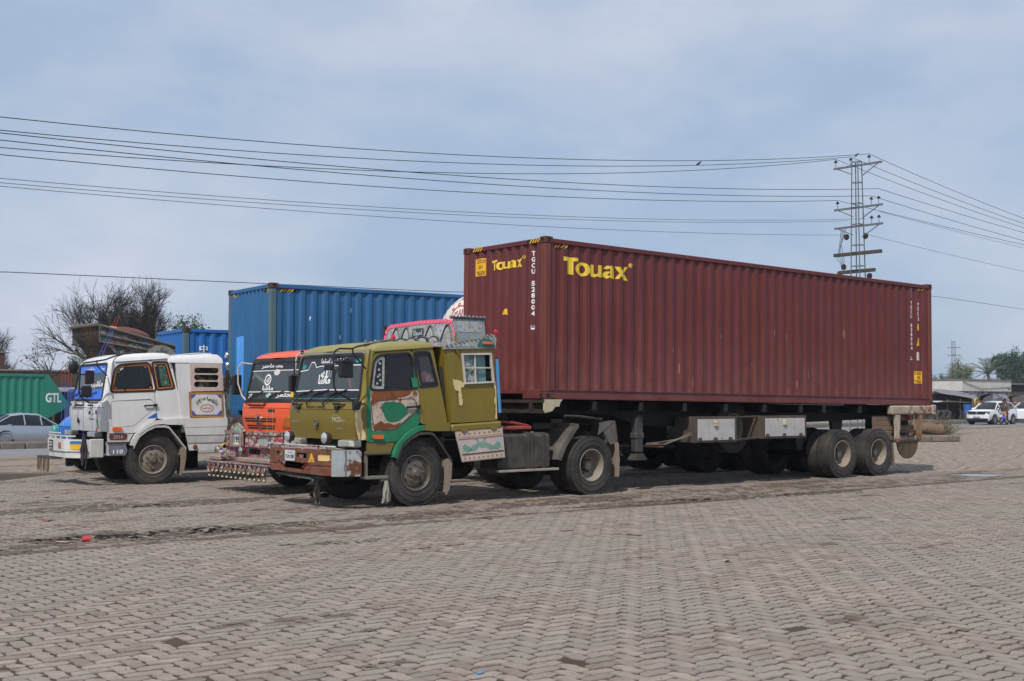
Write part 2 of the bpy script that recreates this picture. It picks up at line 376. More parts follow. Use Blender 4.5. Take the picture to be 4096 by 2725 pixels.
def yard_mat():
    """joint sand under the blocks; further off, where single blocks are too small to see, the mean of both"""
    m, t, b, n = nodes('yard sand and far paving'); L = t.links.new
    pos, a, bb = pos_nodes(n, L)
    k = n('ShaderNodeTexNoise'); k.inputs['Scale'].default_value = 3; k.inputs['Detail'].default_value = 8; L(pos, k.inputs['Vector'])
    s1 = n('ShaderNodeMix', data_type='RGBA'); L(k.outputs['Fac'], s1.inputs['Factor']); s1.inputs['A'].default_value = lin('40362e') + (1,); s1.inputs['B'].default_value = lin('5a4d42') + (1,)
    cb = n('ShaderNodeCombineXYZ'); L(math2(n, L, 'MULTIPLY', a, 1.3), cb.inputs[0]); L(math2(n, L, 'MULTIPLY', bb, 2.6), cb.inputs[1])
    f = n('ShaderNodeTexNoise'); f.inputs['Scale'].default_value = 2.6; f.inputs['Detail'].default_value = 9; f.inputs['Roughness'].default_value = .75; L(cb.outputs[0], f.inputs['Vector'])
    s2 = n('ShaderNodeMix', data_type='RGBA'); L(mrange(n, L, f.outputs['Fac'], .42, .56, 0, 1), s2.inputs['Factor']); s2.inputs['A'].default_value = lin('675a4e') + (1,); s2.inputs['B'].default_value = lin('9f9182') + (1,)
    s3 = n('ShaderNodeMix', data_type='RGBA'); L(mrange(n, L, math2(n, L, 'ADD', grime(n, L, pos, a, bb), math2(n, L, 'MULTIPLY', f.outputs['Fac'], .2)), .68, .82, 0, .8), s3.inputs['Factor']); L(s2.outputs['Result'], s3.inputs['A']); s3.inputs['B'].default_value = lin('695c52') + (1,)
    sx = n('ShaderNodeSeparateXYZ'); L(pos, sx.inputs[0])
    mx = n('ShaderNodeMix', data_type='RGBA'); L(mrange(n, L, sx.outputs[1], 28.5, 30, 0, 1), mx.inputs['Factor']); L(s1.outputs['Result'], mx.inputs['A']); L(s3.outputs['Result'], mx.inputs['B'])
    L(mx.outputs['Result'], b.inputs['Base Color']); b.inputs['Roughness'].default_value = .93; b.inputs['Specular IOR Level'].default_value = .2
    bp = n('ShaderNodeBump'); bp.inputs['Strength'].default_value = .5; bp.inputs['Distance'].default_value = .02; L(k.outputs['Fac'], bp.inputs['Height']); L(bp.outputs[0], b.inputs['Normal'])
    return m
RY = YAW + rad(3.4); ER = Vector((math.cos(RY), math.sin(RY), 0)); NR = Vector((-math.sin(RY), math.cos(RY), 0)); R0 = yard(-3, 21.2)
def rd(r, s, z=0.0): v = R0 + ER * r + NR * s; return Vector((v.x, v.y, z))
def sheet(name, r0, r1, prof, mat, nr=40, kind='structure', jag=0.0, seed=1):
    """strip along the road direction with cross profile [(s,z)...]"""
    rnd = random.Random(seed); g = G(); rings = []
    for i in range(nr + 1):
        r = r0 + (r1 - r0) * i / nr
        rings.append([tuple(rd(r, s + jag * noise.noise((r * .35, s, seed)) * (1 if j in (0, len(prof) - 1) else .4), z)) for j, (s, z) in enumerate(prof)])
    g.loft(rings); return g.obj(name, None, mat, kind=kind)
YARD = sheet('yard_ground', -150, 260, [(-140, -.014), (-60, -.010), (-25, -.010), (-.8, -.010), (.25, -.06), (.9, -.12)], yard_mat(), 60)
YARD['label'] = 'block paved lorry yard'
ASPH = M('road asphalt', '77787a', .85, var=.12, scale=.5, dirt=.5, dcol='8d8379', bump=.2)
SOIL = M('dusty roadside soil', '85786b', .95, var=.2, scale=.8, dirt=.5, dcol='6b5d50', bump=.4, bscale=6)
SOILD = M('damp earth', '5f5248', .95, var=.25, scale=1.2, bump=.5, bscale=5)
sheet('road', -150, 330, [(.3, -.10), (4.5, -.07), (9.2, -.10)], ASPH, 40)
sheet('road_edge_dust', -150, 330, [(-.6, -.004), (.5, -.068), (1.5, -.084), (2.6, -.079)], SOIL, 160, jag=.5, seed=3)
sheet('road_edge_line', -150, 330, [(7.9, -.083), (8.05, -.084)], M('worn road paint', 'c9c6bf', .7, dirt=.5), 60)
sheet('median_soil', -150, 330, [(9.16, .02), (9.6, .08), (10.8, .14), (12.2, .05), (12.5, -.3)], SOILD, 120, jag=.1, seed=5)
sheet('far_road', -150, 330, [(12.4, -.36), (17, -.34), (22, -.36)], ASPH, 30)
sheet('far_ground', -800, 1500, [(21.6, -.33), (30, -.2), (60, -.25), (300, -.5), (1600, -1)], SOIL, 40)

# kerb stones of the median: those in view on the left are single stones
KERB = M('kerb concrete', '7f776d', .9, dirt=.8, dcol='4a423a', streak=.5, bump=.4, bscale=12)
kerb = thing('median_kerb', 'row of rough kerb stones edging the road median behind the white lorry', 'kerb', rd(0, 9.1, 0), RY)
kg = G(); kg.box(-.44, .44, -.11, .1, -.12, .17, .03); kme = kg.mesh('kerb_stone')
rk = random.Random(4)
for i in range(34):
    o = put('kerb_stone', kme, kerb, KERB); o.location = (-13 + i * .93, rk.uniform(-.02, .02), rk.uniform(-.03, .02)); o.rotation_euler = (rk.uniform(-.05, .05), rk.uniform(-.02, .02), rk.uniform(-.03, .03))
g = G(); g.box(19, 330, -.11, .1, -.12, .15, .02); g.obj('kerb_run', kerb, KERB)

# pavers
def paver_outline(L, Wd, rnd=None):
    t = [(-.5, .20), (-.36, .37), (-.14, .50), (.10, .37), (.30, .42), (.46, .36), (.5, .10)]
    p = t + [(-x, -y) for x, y in t]
    return [(x * L, y * Wd) for x, y in p]
def make_pavers():
    Wd = .126; gap = .925; rnd = np.random.RandomState(7)
    base = np.array(paver_outline(Wd * 2 * .957, Wd * gap))
    n = len(base); cells = []
    K = range(-190, 230)
    for k in K:
        for j in range(-45, 45):
            cells.append((k + 4 * j + 1.0, k + .5, 0)); cells.append((k + 4 * j + 3.5, k + 1.0, 1))
    c = np.array(cells, float); a = c[:, 0] * Wd; b = c[:, 1] * Wd - 6.0
    x = OX + E1.x * a + E2.x * b; y = OY + E1.y * a + E2.y * b
    ok = (y > 6.2) & (y < 30) & (np.abs(x) < y * .4167 + 1.3)
    # blocks missing or sunk under mud here and there
    x, y, o = x[ok], y[ok], c[ok, 2]
    r = rnd.rand(len(x)); keep = r > .0015
    x, y, o = x[keep], y[keep], o[keep]; N = len(x); x = x + rnd.normal(0, .0035, N); y = y + rnd.normal(0, .0035, N)
    rv = rnd.rand(N); z = rnd.normal(0, .0016, N); ang = np.arctan2(E1.y, E1.x) + o * np.pi / 2 + rnd.normal(0, .03, N) + np.where(rnd.rand(N) > .5, np.pi, 0)
    tx, ty = rnd.normal(0, .005, N), rnd.normal(0, .005, N)
    vis = (np.abs(x) < y * .4167) & (y > 7.55)
    order = np.argsort(np.where(vis, y, 1e9)); near = order[:300]; rest = order[300:]
    m1, m2 = paver_mat('paver single', True), paver_mat('paver field', False)
    # shared meshes for the 300 nearest
    variants = []
    for q in range(5):
        pr_ = random.Random(q + 20); g = G(); P = [(px + pr_.uniform(-.006, .006), py + pr_.uniform(-.006, .006)) for px, py in base]
        top = [(px * .992, py * .985, 0) for px, py in P]; mid = [(px, py, -.002) for px, py in P]; low = [(px, py, -.03) for px, py in P]
        g.add(top + mid + low, [list(range(n))] + [(i, (i + 1) % n, n + (i + 1) % n, n + i) for i in range(n)] + [(n + i, n + (i + 1) % n, 2 * n + (i + 1) % n, 2 * n + i) for i in range(n)])
        variants.append(g.mesh('paver', 40))
    for q, i in enumerate(near):
        ob = put('paver', variants[q % 5], YARD, m1); ob.location = (x[i], y[i], z[i]); ob.rotation_euler = (tx[i], ty[i], ang[i])
    # all the others as one field
    nr = len(rest); x, y, z, ang, tx, ty, rv = (v[rest] for v in (x, y, z, ang, tx, ty, rv))
    B = base[None, :, :] + rnd.normal(0, .0045, (nr, n, 2))
    ca, sa = np.cos(ang)[:, None], np.sin(ang)[:, None]
    def ring(sx, sy, dz):
        px, py = B[:, :, 0] * sx, B[:, :, 1] * sy
        return np.stack([x[:, None] + px * ca - py * sa, y[:, None] + px * sa + py * ca, z[:, None] + dz + px * ty[:, None] + py * tx[:, None]], 2)
    V = np.concatenate([ring(.992, .985, 0), ring(1, 1, -.002), ring(1, 1, -.03)], 1).reshape(-1, 3)
    idx = np.arange(nr)[:, None] * (3 * n); i = np.arange(n); j = (i + 1) % n
    top = idx + i[None, :]
    q1 = np.stack([i, j, n + j, n + i], 1); q2 = q1 + n
    quads = (idx[:, :, None] + np.concatenate([q1, q2], 0)[None]).reshape(-1, 4)
    me = bpy.data.meshes.new('paver_field'); me.vertices.add(len(V)); me.vertices.foreach_set('co', V.astype(np.float32).ravel())
    nl = nr * n + len(quads) * 4; me.loops.add(nl); me.loops.foreach_set('vertex_index', np.concatenate([top.ravel(), quads.ravel()]).astype(np.int32))
    npol = nr + len(quads); me.polygons.add(npol)
    st = np.concatenate([np.arange(nr) * n, nr * n + np.arange(len(quads)) * 4]).astype(np.int32); me.polygons.foreach_set('loop_start', st); me.polygons.foreach_set('use_smooth', np.zeros(npol, bool))
    at = me.attributes.new('rnd', 'FLOAT', 'POINT'); at.data.foreach_set('value', np.repeat(rv, 3 * n).astype(np.float32))
    me.update(calc_edges=True); me.validate()
    f = put('paver_field', me, YARD, m2, 'stuff'); print('pavers', N)
make_pavers()
# ------------------------------------------------------------------ shipping containers
def corr(u, u0, u1, pitch, depth):
    """depth of a trapezoid corrugation at u"""
    if u <= u0 + .03 or u >= u1 - .03: return 0
    t = ((u - u0 - .03) / pitch) % 1.0
    if t < .27: return 0
    if t < .50: return depth * (t - .27) / .23
    if t < .77: return depth
    return depth * (1 - (t - .77) / .23)
def corr_breaks(u0, u1, pitch):
    r = [u0]; k = 0
    while True:
        for t in (0, .27, .5, .77):
            u = u0 + .03 + (k + t) * pitch
            if u < u1 - .03: r.append(u)
        k += 1
        if u0 + .03 + k * pitch >= u1 - .03: break
    return r + [u1 - .03, u1]
class Container:
    W = 2.438
    def __init__(s, name, label, group, loc, rot, L, H, mat, post, cast, fp=.245, fd=.04, sp=.278, sd=.036, seed=0):
        s.L, s.H = L, H; T = s.T = thing(name, label, 'container', loc, rot, group)
        Wd = s.W; cl, cw, chh = .178, .162, .118
        # side walls
        s.s0, s.s1, s.sp, s.sd = .16, L - .16, sp, sd; s.f0, s.f1, s.fp, s.fd = .15, Wd - .15, fp, fd
        ztop, zbot = H - .105, .165
        def wall(nm, bks, f, rows=7):
            g = G(); rr = []
            for i in range(rows + 1):
                z = zbot + (ztop - zbot) * i / rows
                rr.append([f(u, z, .011 * noise.noise((u * 1.3 + seed, z * 1.1, seed)) * (0 < i < rows)) for u in bks])
            g.loft(rr); g.obj(nm, T, mat, smooth=20)
        sb, fb = corr_breaks(s.s0, s.s1, sp), corr_breaks(s.f0, s.f1, fp)
        wall('side_wall', sb, lambda u, z, e: (u, .028 + corr(u, s.s0, s.s1, sp, sd) + e, z))
        wall('side_wall', sb, lambda u, z, e: (u, Wd - .028 - corr(u, s.s0, s.s1, sp, sd) + e, z), 2)
        wall('front_wall', fb, lambda u, z, e: (.02 + corr(u, s.f0, s.f1, fp, fd) + e, u, z))
        g = G()                                                   # roof sheet with shallow cross ribs
        n = int((L - .3) / .42); rr = []
        for i in range(n * 2 + 1):
            x = .12 + (L - .24) * i / (n * 2); z = H - .055 + (.022 if i % 2 else 0); rr.append([(x, .06, z - .01), (x, .3, z), (x, Wd - .3, z), (x, Wd - .06, z - .01)])
        g.loft(rr); g.obj('roof', T, mat, smooth=0)
        for k in (0, 1):                                          # two door leaves at the back
            g = G(); y0 = .13 + k * 1.09; g.plate([(y0, .18), (y0 + 1.08, .18), (y0 + 1.08, H - .13), (y0, H - .13)], lambda p, q, d: (L - .03 - d, p, q), 0, .04); d_ = g.obj('door', T, mat)
            for j in (0, 1):
                g = G(); y = y0 + .3 + j * .45; g.tube([(L, y, .16), (L, y, H - .1)], .017, 8); g.obj('lock_rod', d_, CHROME)
        for x in (0, L - .15):
            for y in (0, Wd - .15):
                g = G(); g.box(x + .005, x + .145, y + .005, y + .145, chh, H - chh, .012); g.obj('corner_post', T, post)
        hole = M('casting slot shade', '0c0a09', .9, var=0)
        for x in (0, L - cl):
            for y in (0, Wd - cw):
                for z in (0, H - chh):
                    g = G(); g.box(x - .004 if x == 0 else x, x + cl, y - .004 if y == 0 else y, y + cw + (.004 if y else 0), z, z + chh, .008); c = g.obj('corner_casting', T, cast)
                    if y == 0:
                        g = G(); zc = z + chh / 2 + (.004 if z else -.004); g.plate(rrect(x + cl / 2 - .026, x + cl / 2 + .026, zc - .04, zc + .04, .025), lambda p, q, d: (p, -.0055 - d, q), 0, 0); g.obj('slot', c, hole)
                    if x == 0:
                        g = G(); zc = z + chh / 2 + (.004 if z else -.004); g.plate(rrect(y + cw / 2 - .026, y + cw / 2 + .026, zc - .04, zc + .04, .025), lambda p, q, d: (-.0055 - d, p, q), 0, 0); g.obj('slot', c, hole)
        for y in (.012, Wd - .075):
            g = G(); g.box(cl - .01, L - cl + .01, y, y + .063, H - .112, H - .03, .006); g.obj('top_rail', T, mat)
            g = G(); yy = .03 if y < 1 else Wd - .07; g.box(.15, L - .15, yy, yy + .04, .012, .158, .004); g.box(.14, L - .14, yy - .02, yy + .04, .155, .172); g.box(.3, L - .3, yy - .015, yy + .05, 0, .012); g.obj('bottom_rail', T, mat)
        for x in (.01, L - .08):
            g = G(); g.box(x, x + .07, cw - .01, Wd - cw + .01, H - .105, H - .022, .006); g.obj('end_header', T, mat)
            g = G(); g.box(x, x + .07, cw - .01, .62, .004, .165, .004); g.box(x, x + .07, Wd - .62, Wd - cw + .01, .004, .165, .004); g.box(x + .012, x + .06, .6, Wd - .6, .1, .163); g.obj('end_sill', T, mat)
        g = G(); g.box(.1, L - .1, .08, Wd - .08, .1, .16); g.obj('floor', T, M('container floor boards', '4a3a2c', .9))
    def fside(s, p, q, d): return (p, .028 + corr(p, s.s0, s.s1, s.sp, s.sd) - .0035 - d, q)
    def ffront(s, p, q, d): return (.02 + corr(p, s.f0, s.f1, s.fp, s.fd) - .0035 - d, p, q)
    def print_(s, nm, m2d, mat, front=False, parent=None, d=0.0):
        g = G(); b = corr_breaks(s.f0, s.f1, s.fp) if front else corr_breaks(s.s0, s.s1, s.sp)
        xs = [p[0] for p in m2d[0]]
        g.flat(m2d, s.ffront if front else s.fside, d, [x for x in b if min(xs) < x < max(xs)]); return g.obj(nm, parent or s.T, mat, smooth=0)
    def patch(s, nm, poly, mat, front=False, parent=None, d=0.0):
        g = G(); b = corr_breaks(s.f0, s.f1, s.fp) if front else corr_breaks(s.s0, s.s1, s.sp)
        xs = [p[0] for p in poly]
        g.plate(poly, s.ffront if front else s.fside, d, d, cuts=[x for x in b if min(xs) < x < max(xs)]); return g.obj(nm, parent or s.T, mat, smooth=0)
    def hazard(s, u0, u1, z0, z1, front=False, rail=None):
        """black and yellow warning stripes; on the front they sit on the header"""
        f = (lambda p, q, d: (rail - d, p, q)) if rail is not None else None
        n = 5; w = (u1 - u0) / n
        def mk(nm, poly, mat, d, parent=None):
            if f: g = G(); g.plate(poly, f, d, d); return g.obj(nm, parent or s.T, mat, smooth=0)
            return s.patch(nm, poly, mat, front, parent, d)
        base = mk('warning_stripe', [(u0, z0), (u1, z0), (u1, z1), (u0, z1)], BLKPRINT, 0)
        sl = .55 * w * (-1 if front else 1)
        for i in range(n - 1):
            a = u0 + (i + .3) * w; mk('stripe', [(a - sl / 2, z0), (a + .5 * w - sl / 2, z0), (a + .5 * w + sl, z1), (a + sl, z1)], YELLOWS, .0015, base)
def touax(x0, x1, y0, y1, mirror=False):
    """five heavy letters drawn as polygons in a unit box"""
    out = []
    out.append(([(0, 1.0), (.21, 1.0), (.215, .80), (.152, .79), (.152, 0), (.055, 0), (.055, .77), (.0, .76)], []))
    def ring(cx, cy, rx, ry, ix, iy): out.append((ell(cx, cy, rx, ry, 22), [ell(cx, cy, ix, iy, 18)]))
    ring(.285, .37, .112, .41, .042, .24)
    out.append(([(.395, .72), (.465, .72), (.465, .26), (.48, .17), (.505, .17), (.515, .25), (.515, .72), (.585, .72), (.585, 0), (.52, 0), (.515, .07), (.47, -.03), (.42, 0), (.395, .12)], []))
    out.append(([(.61, .55), (.66, .74), (.73, .76), (.775, .66), (.78, 0), (.715, 0), (.71, .08), (.66, -.03), (.61, .06), (.60, .24), (.635, .38), (.705, .42), (.705, .52), (.69, .58), (.67, .54)], [[(.672, .26), (.705, .32), (.705, .20), (.685, .15), (.668, .18)]]))
    out.append(([(.79, .76), (.865, .76), (.895, .55), (.955, .80), (1.0, .80), (.935, .40), (1.0, -.02), (.92, -.02), (.885, .22), (.845, .02), (.795, .0), (.855, .38)], []))
    X = lambda p: x0 + p * (x1 - x0); Y = lambda q: y0 + q * (y1 - y0)
    return [([(X(a), Y(b)) for a, b in o], [[(X(a), Y(b)) for a, b in h] for h in hs]) for o, hs in out]
def polys2d(pl):
    vs, fs = [], []
    for o, hs in pl:
        L = [o] + hs; off = len(vs); vs += [p for l in L for p in l]
        fs += [[off + i for i in t] for t in tessellate_polygon([[Vector((a, b, 0)) for a, b in l] for l in L])]
    return vs, fs
def vtext(s_, x, z0, z1, w, bold=.03):
    """characters stacked downwards from z1 to z0"""
    vs, fs = [], []; n = len(s_); hgt = (z1 - z0) / n
    for i, ch in enumerate(s_):
        if ch == ' ': continue
        m = text2d(ch, 1, bold); zt = z1 - i * hgt
        ww = w * (.35 if ch == '1' else 1); q = t_fit(m, x - ww / 2, x + ww / 2, zt - hgt * .8, zt); off = len(vs); vs += q[0]; fs += [[off + k for k in f] for f in q[1]]
    return vs, fs
MAROON = M('maroon container paint', '602220', .48, var=.16, scale=.7, dirt=.25, dcol='6f3a37', streak=.30, scol='77524d', splash=(.15, 1.3, '7d534e', .45))
MAROON_P = M('maroon post paint', '6a3029', .55, var=.12, dirt=.3, dcol='6d4a3e', streak=.35, scol='8a6258', rust=.12, rcol='4b3026', rscale=7)
CASTM = M('rusty casting', '5d3229', .7, dirt=.4, dcol='4a3a30', rust=.35, rcol='432a20', rscale=9)
YEL = M('yellow lettering paint', 'ecc93a', .5, var=.08, dirt=.12, dcol='c9a83a')
mc = Container('shipping_container', 'tall maroon corrugated container with yellow lettering on the near trailer', 'shipping containers',
               (OX, OY, 1.739), (0, .0125, YAW), 12.192, 2.896, MAROON, MAROON_P, CASTM, seed=2)
def zl(a, z): return z - (1.739 - .0125 * a)
mc.print_('lettering', polys2d(touax(.46, 2.09, 2.255, 2.565)), YEL)
g_ = touax(0, 1, 0, 1)
mc.print_('lettering', ([(1.60 - p[0] * .93, 2.405 + p[1] * .185) for p in polys2d(g_)[0]], polys2d(g_)[1]), YEL, front=True)
def fr_text(t): return [(-a, b) for a, b in t[0]], t[1]          # the front wall is read with y running to the left
mc.print_('registered_mark', t_at(text2d('®', .11, .002), 2.10, 2.50), YEL)
mc.print_('registered_mark', fr_text(t_at(text2d('®', .07, .002), -.665, 2.55)), YEL, front=True)
for tx, i0 in (('TGCU', 0), ('528004', 5), ('8', 12)):
    z1 = 2.66 - i0 * 1.41 / 13; v = vtext(tx, 0, z1 - len(tx) * 1.41 / 13, z1, .062); mc.print_('container_number', ([(.38 - p[0], p[1]) for p in v[0]], v[1]), BLKPRINT if i0 == 12 else WHTPRINT, front=True, d=.001)
    z1 = 2.45 - i0 * 1.39 / 13; mc.print_('container_number', vtext(tx, 11.36, z1 - len(tx) * 1.39 / 13, z1, .075), BLKPRINT if i0 == 12 else WHTPRINT, d=.001)
mc.print_('size_code', vtext('45G1', 11.65, 1.97, 2.45, .08), WHTPRINT)
b_ = mc.patch('number_box', rrect(.345, .415, 1.242, 1.33, .012), WHTPRINT, True, d=-.001)
b_ = mc.patch('number_box', rrect(11.315, 11.405, 1.06, 1.15, .012), WHTPRINT, False, d=-.001)
def notice(u0, u1, z0, z1, lines, front):
    o = mc.patch('notice', [(u0, z0), (u1, z0), (u1, z1), (u0, z1)], YELLOWS, front)
    n = len(lines); hgt = (z1 - z0) / n; sg = -1 if front else 1; uc = (u0 + u1) / 2; ww = (u1 - u0) * .84
    for i, tx in enumerate(lines):
        zt = z1 - i * hgt; w2 = ww * min(1, len(tx) / 7)
        m = t_fit(text2d(tx, 1, .02), -w2 / 2, w2 / 2, zt - hgt * .84, zt - hgt * .16); mc.print_('lettering', ([(uc + sg * a, b) for a, b in m[0]], m[1]), BLKPRINT, front, o, .0015)
notice(1.79, 2.10, 2.33, 2.66, ['CAUTION', 'HIGH', 'TRAILER'], True)
notice(11.5, 11.82, .51, .80, ['CAUTION', 'HIGH', 'TRAILER'], False)
for nm, poly, fr in (('warning_triangle', [(1.31, 1.455), (1.11, 1.455), (1.12, 1.66), (1.17, 1.66)], True), ('warning_triangle', [(11.57, 1.40), (11.74, 1.40), (11.67, 1.59), (11.63, 1.59)], False)):
    cx = sum(p[0] for p in poly) / 4; cz = sum(p[1] for p in poly) / 4
    o = mc.patch(nm, [(cx + (p[0] - cx) * 1.22, cz + (p[1] - cz) * 1.18) for p in poly], BLKPRINT, fr); mc.patch('face', poly, YELLOWS, fr, o, .0015)
mc.patch('height_mark', [(11.60, 1.77), (11.70, 1.77), (11.70, 1.92), (11.60, 1.92)], YELLOWS)
o = mc.patch('emblem', [(11.58, 1.06), (11.69, 1.06), (11.69, 1.25), (11.58, 1.25)], WHTPRINT); mc.print_('lettering', t_fit(text2d('C\n3', 1, .02), 11.60, 11.67, 1.08, 1.23), BLKPRINT, False, o, .0015)
mc.patch('data_plate', [(11.33, 2.53), (11.44, 2.53), (11.44, 2.75), (11.33, 2.75)], M('dull plate', '7d625a', .4, .3))
mc.hazard(.23, .62, 2.715, 2.775); mc.hazard(11.62, 11.92, 2.715, 2.775)
mc.hazard(.17, .53, 2.798, 2.868, True, rail=.0065); mc.hazard(1.85, 2.22, 2.798, 2.868, True, rail=.0065)
rs = random.Random(3)
for i in range(16):                                              # scratches through the paint
    u = rs.uniform(1.2, 10); z = rs.uniform(.25, 1.5); hh = rs.uniform(.04, .2); w_ = rs.uniform(.004, .010)
    mc.patch('scratch', [(u, z), (u + w_, z + .01), (u + w_ * .8, z + hh), (u - .003, z + hh * .9)], M('bare scratched paint', 'b79d96', .6))
# ------------------------------------------------------------------ wheels
def tyre_mesh(R=.535, w=.28, rim=.285, seed=0):
    g = G(); h = w / 2
    prof = [(rim - .005, -h * .78), (rim + .012, -h * .92), (rim + .05, -h * 1.0), (R * .80, -h * 1.06), (R * .93, -h * .98), (R * .975, -h * .90)]
    grooves = [-.78, -.45, -.40, -.05, .05, .40, .45, .78]
    tread = [(R, -h * .80)]
    for a, b in ((-.46, -.38), (-.05, .05), (.38, .46)): tread += [(R, a * h), (R - .014, a * h + .002), (R - .014, b * h - .002), (R, b * h)]
    tread += [(R, h * .80)]
    prof = prof + tread + [(r, -y) for r, y in reversed(prof)]
    g.lathe(prof, n=56)
    for i in range(56):                                          # shoulder lugs
        t = 2 * math.pi * (i + .5) / 56
        for s in (-1, 1):
            Mx = Matrix.Rotation(-t, 4, 'Y'); g.box(R * .955, R + .002, s * h * .80, s * h * 1.0, -.017, .017, M=Mx)
    for r_, wd in ((R * .70, .004), (R * .86, .004)):            # ribs on the outer wall
        g.lathe([(r_ - .006, -h * 1.02), (r_, -h * 1.09), (r_ + .006, -h * 1.02)], n=56)
    return g.mesh('tyre', 40)
def front_rim_meshes():
    g = G()                                                      # dished disc wheel seen from outside
    g.lathe([(.290, -.13), (.297, -.142), (.285, -.147), (.272, -.130), (.262, -.09), (.245, -.085), (.225, -.10), (.165, -.115), (.10, -.118), (.10, -.10)], n=40)
    g.lathe([(.285, .12), (.27, -.06), (.10, -.06)], n=28)
    rim = g.mesh('rim', 40)
    g = G(); g.lathe([(.0, -.185), (.05, -.183), (.062, -.17), (.066, -.15), (.09, -.145), (.098, -.125), (.098, -.10)], n=20); hub = g.mesh('hub', 40)
    g = G()
    g.lathe([(.0, -.032), (.014, -.032), (.019, -.02), (.019, 0)], n=6); nut = g.mesh('wheel_nut', 30)
    g = G(); g.plate(rrect(-.032, .032, -.013, .013, .012), lambda p, q, d: (p, d, q), 0, -.003); slot = g.mesh('hand_hole', 0)
    return rim, hub, nut, slot
def rear_rim_meshes():
    g = G(); g.lathe([(.290, -.13), (.298, -.145), (.284, -.148), (.272, -.125), (.258, -.03), (.248, .06), (.225, .085), (.12, .085), (.12, .04)], n=40); rim = g.mesh('rim', 40)
    g = G(); g.lathe([(0, -.06), (.075, -.055), (.092, -.035), (.098, .05), (.11, .08)], n=20)
    for i in range(8): t = 2 * math.pi * i / 8; g.lathe([(0, .035), (.016, .035), (.018, .09)], (.155 * math.cos(t), 0, .155 * math.sin(t)), n=6)
    hub = g.mesh('hub', 40); return rim, hub
TY, TYW = tyre_mesh(), tyre_mesh(.53, .285)
FR = front_rim_meshes(); RR = rear_rim_meshes()
HOLE = M('dark opening', '0b0b0b', .9, var=0)
def lk(name, me, parent, mat, loc=(0, 0, 0), rot=(0, 0, 0)):
    o = bpy.data.objects.new(name, me); COL.objects.link(o); o.parent = parent; o.location = loc; o.rotation_euler = rot
    if not me.materials: me.materials.append(mat)
    elif me.materials[0] != mat: o.material_slots[0].link = 'OBJECT'; o.material_slots[0].material = mat
    return o
def wheel(T, x, y, z=.535, front=True, far=False, tyre=RUBBER, rimm=STEEL_D, full=True):
    """tyre with rim and hub as sub-parts; y is the tyre's middle; near side faces -y"""
    w = lk('wheel', TY if front else TYW, T, tyre, (x, y, z), (0, random.random() * 6, math.pi if far else 0))
    if not full: return w
    if front:
        lk('rim', FR[0], w, rimm); lk('hub', FR[1], w, STEEL_D)
        for i in range(8): t = 2 * math.pi * i / 8; lk('wheel_nut', FR[2], w, STEEL_D, (.142 * math.cos(t), -.118, .142 * math.sin(t)))
        for i in range(4): t = 2 * math.pi * (i + .3) / 4; lk('hand_hole', FR[3], w, HOLE, (.207 * math.cos(t), -.106, .207 * math.sin(t)), (0, -t + math.pi / 2, 0))
    else: lk('rim', RR[0], w, rimm); lk('hub', RR[1], w, STEEL_D)
    return w
def duals(T, x, far=False, tyre=RUBBER, rimm=DISH, w=2.44):
    ys = (.14, .455) if not far else (w - .14, w - .455)
    wheel(T, x, ys[0], .533, False, far, tyre, rimm); wheel(T, x, ys[1], .533, False, far, tyre, rimm, full=False)

# ------------------------------------------------------------------ cab-over lorry cab
CW = 2.30; CM = CW / 2
A0 = [(.95, -3.78), (1.10, -3.80), (1.35, -3.85), (1.55, -3.86), (1.66, -3.84), (1.70, -3.80), (2.46, -3.665), (2.56, -3.60)]
def tumble(z): return max(0, z - 1.75) * .06
def aF(b, z):
    t = min(1, abs(b - CM) / CM); a = interp(z, A0) + .05 * t * t; d = CM * (1 - t); r = .08
    if d < r: a += r - math.sqrt(max(0, r * r - (r - d) ** 2))
    return a
def fF(p, q, d): k = tumble(q); return (aF(p, q) + d, CM + (p - CM) * (1 - k / CM), q)
CUTS = [.004, .012, .025, .045, .07, .1, .15, .25, .45, .7, .95, 1.15, 1.35, 1.6, 1.85, 2.05, 2.15, 2.2, 2.23, 2.255, 2.275, 2.288, 2.296]
def fS(p, q, d): return (p, tumble(q) + d, q)
def fS2(p, q, d): return (p, CW - tumble(q) - d, q)
DOOR = [(-3.655, 1.05), (-3.67, 1.72), (-3.535, 2.46), (-2.80, 2.53), (-2.66, 1.335), (-2.72, 1.30), (-2.94, 1.19), (-3.10, 1.05)]
WIN1 = [(-3.605, 1.90), (-3.525, 2.33), (-3.43, 2.425), (-2.85, 2.475), (-2.80, 2.42), (-2.69, 1.94), (-2.73, 1.905), (-3.55, 1.875)]
QP = [(-2.787, 2.532), (-2.375, 2.585), (-2.10, 1.345), (-2.52, 1.315), (-2.645, 1.335)]
WIN2 = [(-2.765, 2.49), (-2.44, 2.505), (-2.295, 1.975), (-2.33, 1.95), (-2.665, 1.92)]
WS = rpoly([(.10, 1.715), (2.20, 1.715), (2.17, 2.445), (.13, 2.445)], .07)
def ring_of(poly, k0, k1):
    c = Vector((sum(p[0] for p in poly) / len(poly), sum(p[1] for p in poly) / len(poly)))
    def off(k):
        o = []; n = len(poly)
        for i in range(n):
            a, p, b = Vector(poly[i - 1]), Vector(poly[i]), Vector(poly[(i + 1) % n]); t = (b - a)
            nn = Vector((t.y, -t.x)); nn = nn.normalized() if nn.length > 1e-9 else Vector((0, 0))
            if nn.dot(p - c) < 0: nn = -nn
            q = p + nn * k; o.append((q.x, q.y))
        return o
    return off(k1), off(k0)
SEAT = M('dark seat cloth', '2a2526', .9); DASH = M('dash plastic', '2c2e30', .6)
GASK = M('rubber gasket', '141414', .7, var=.1, dirt=.2)
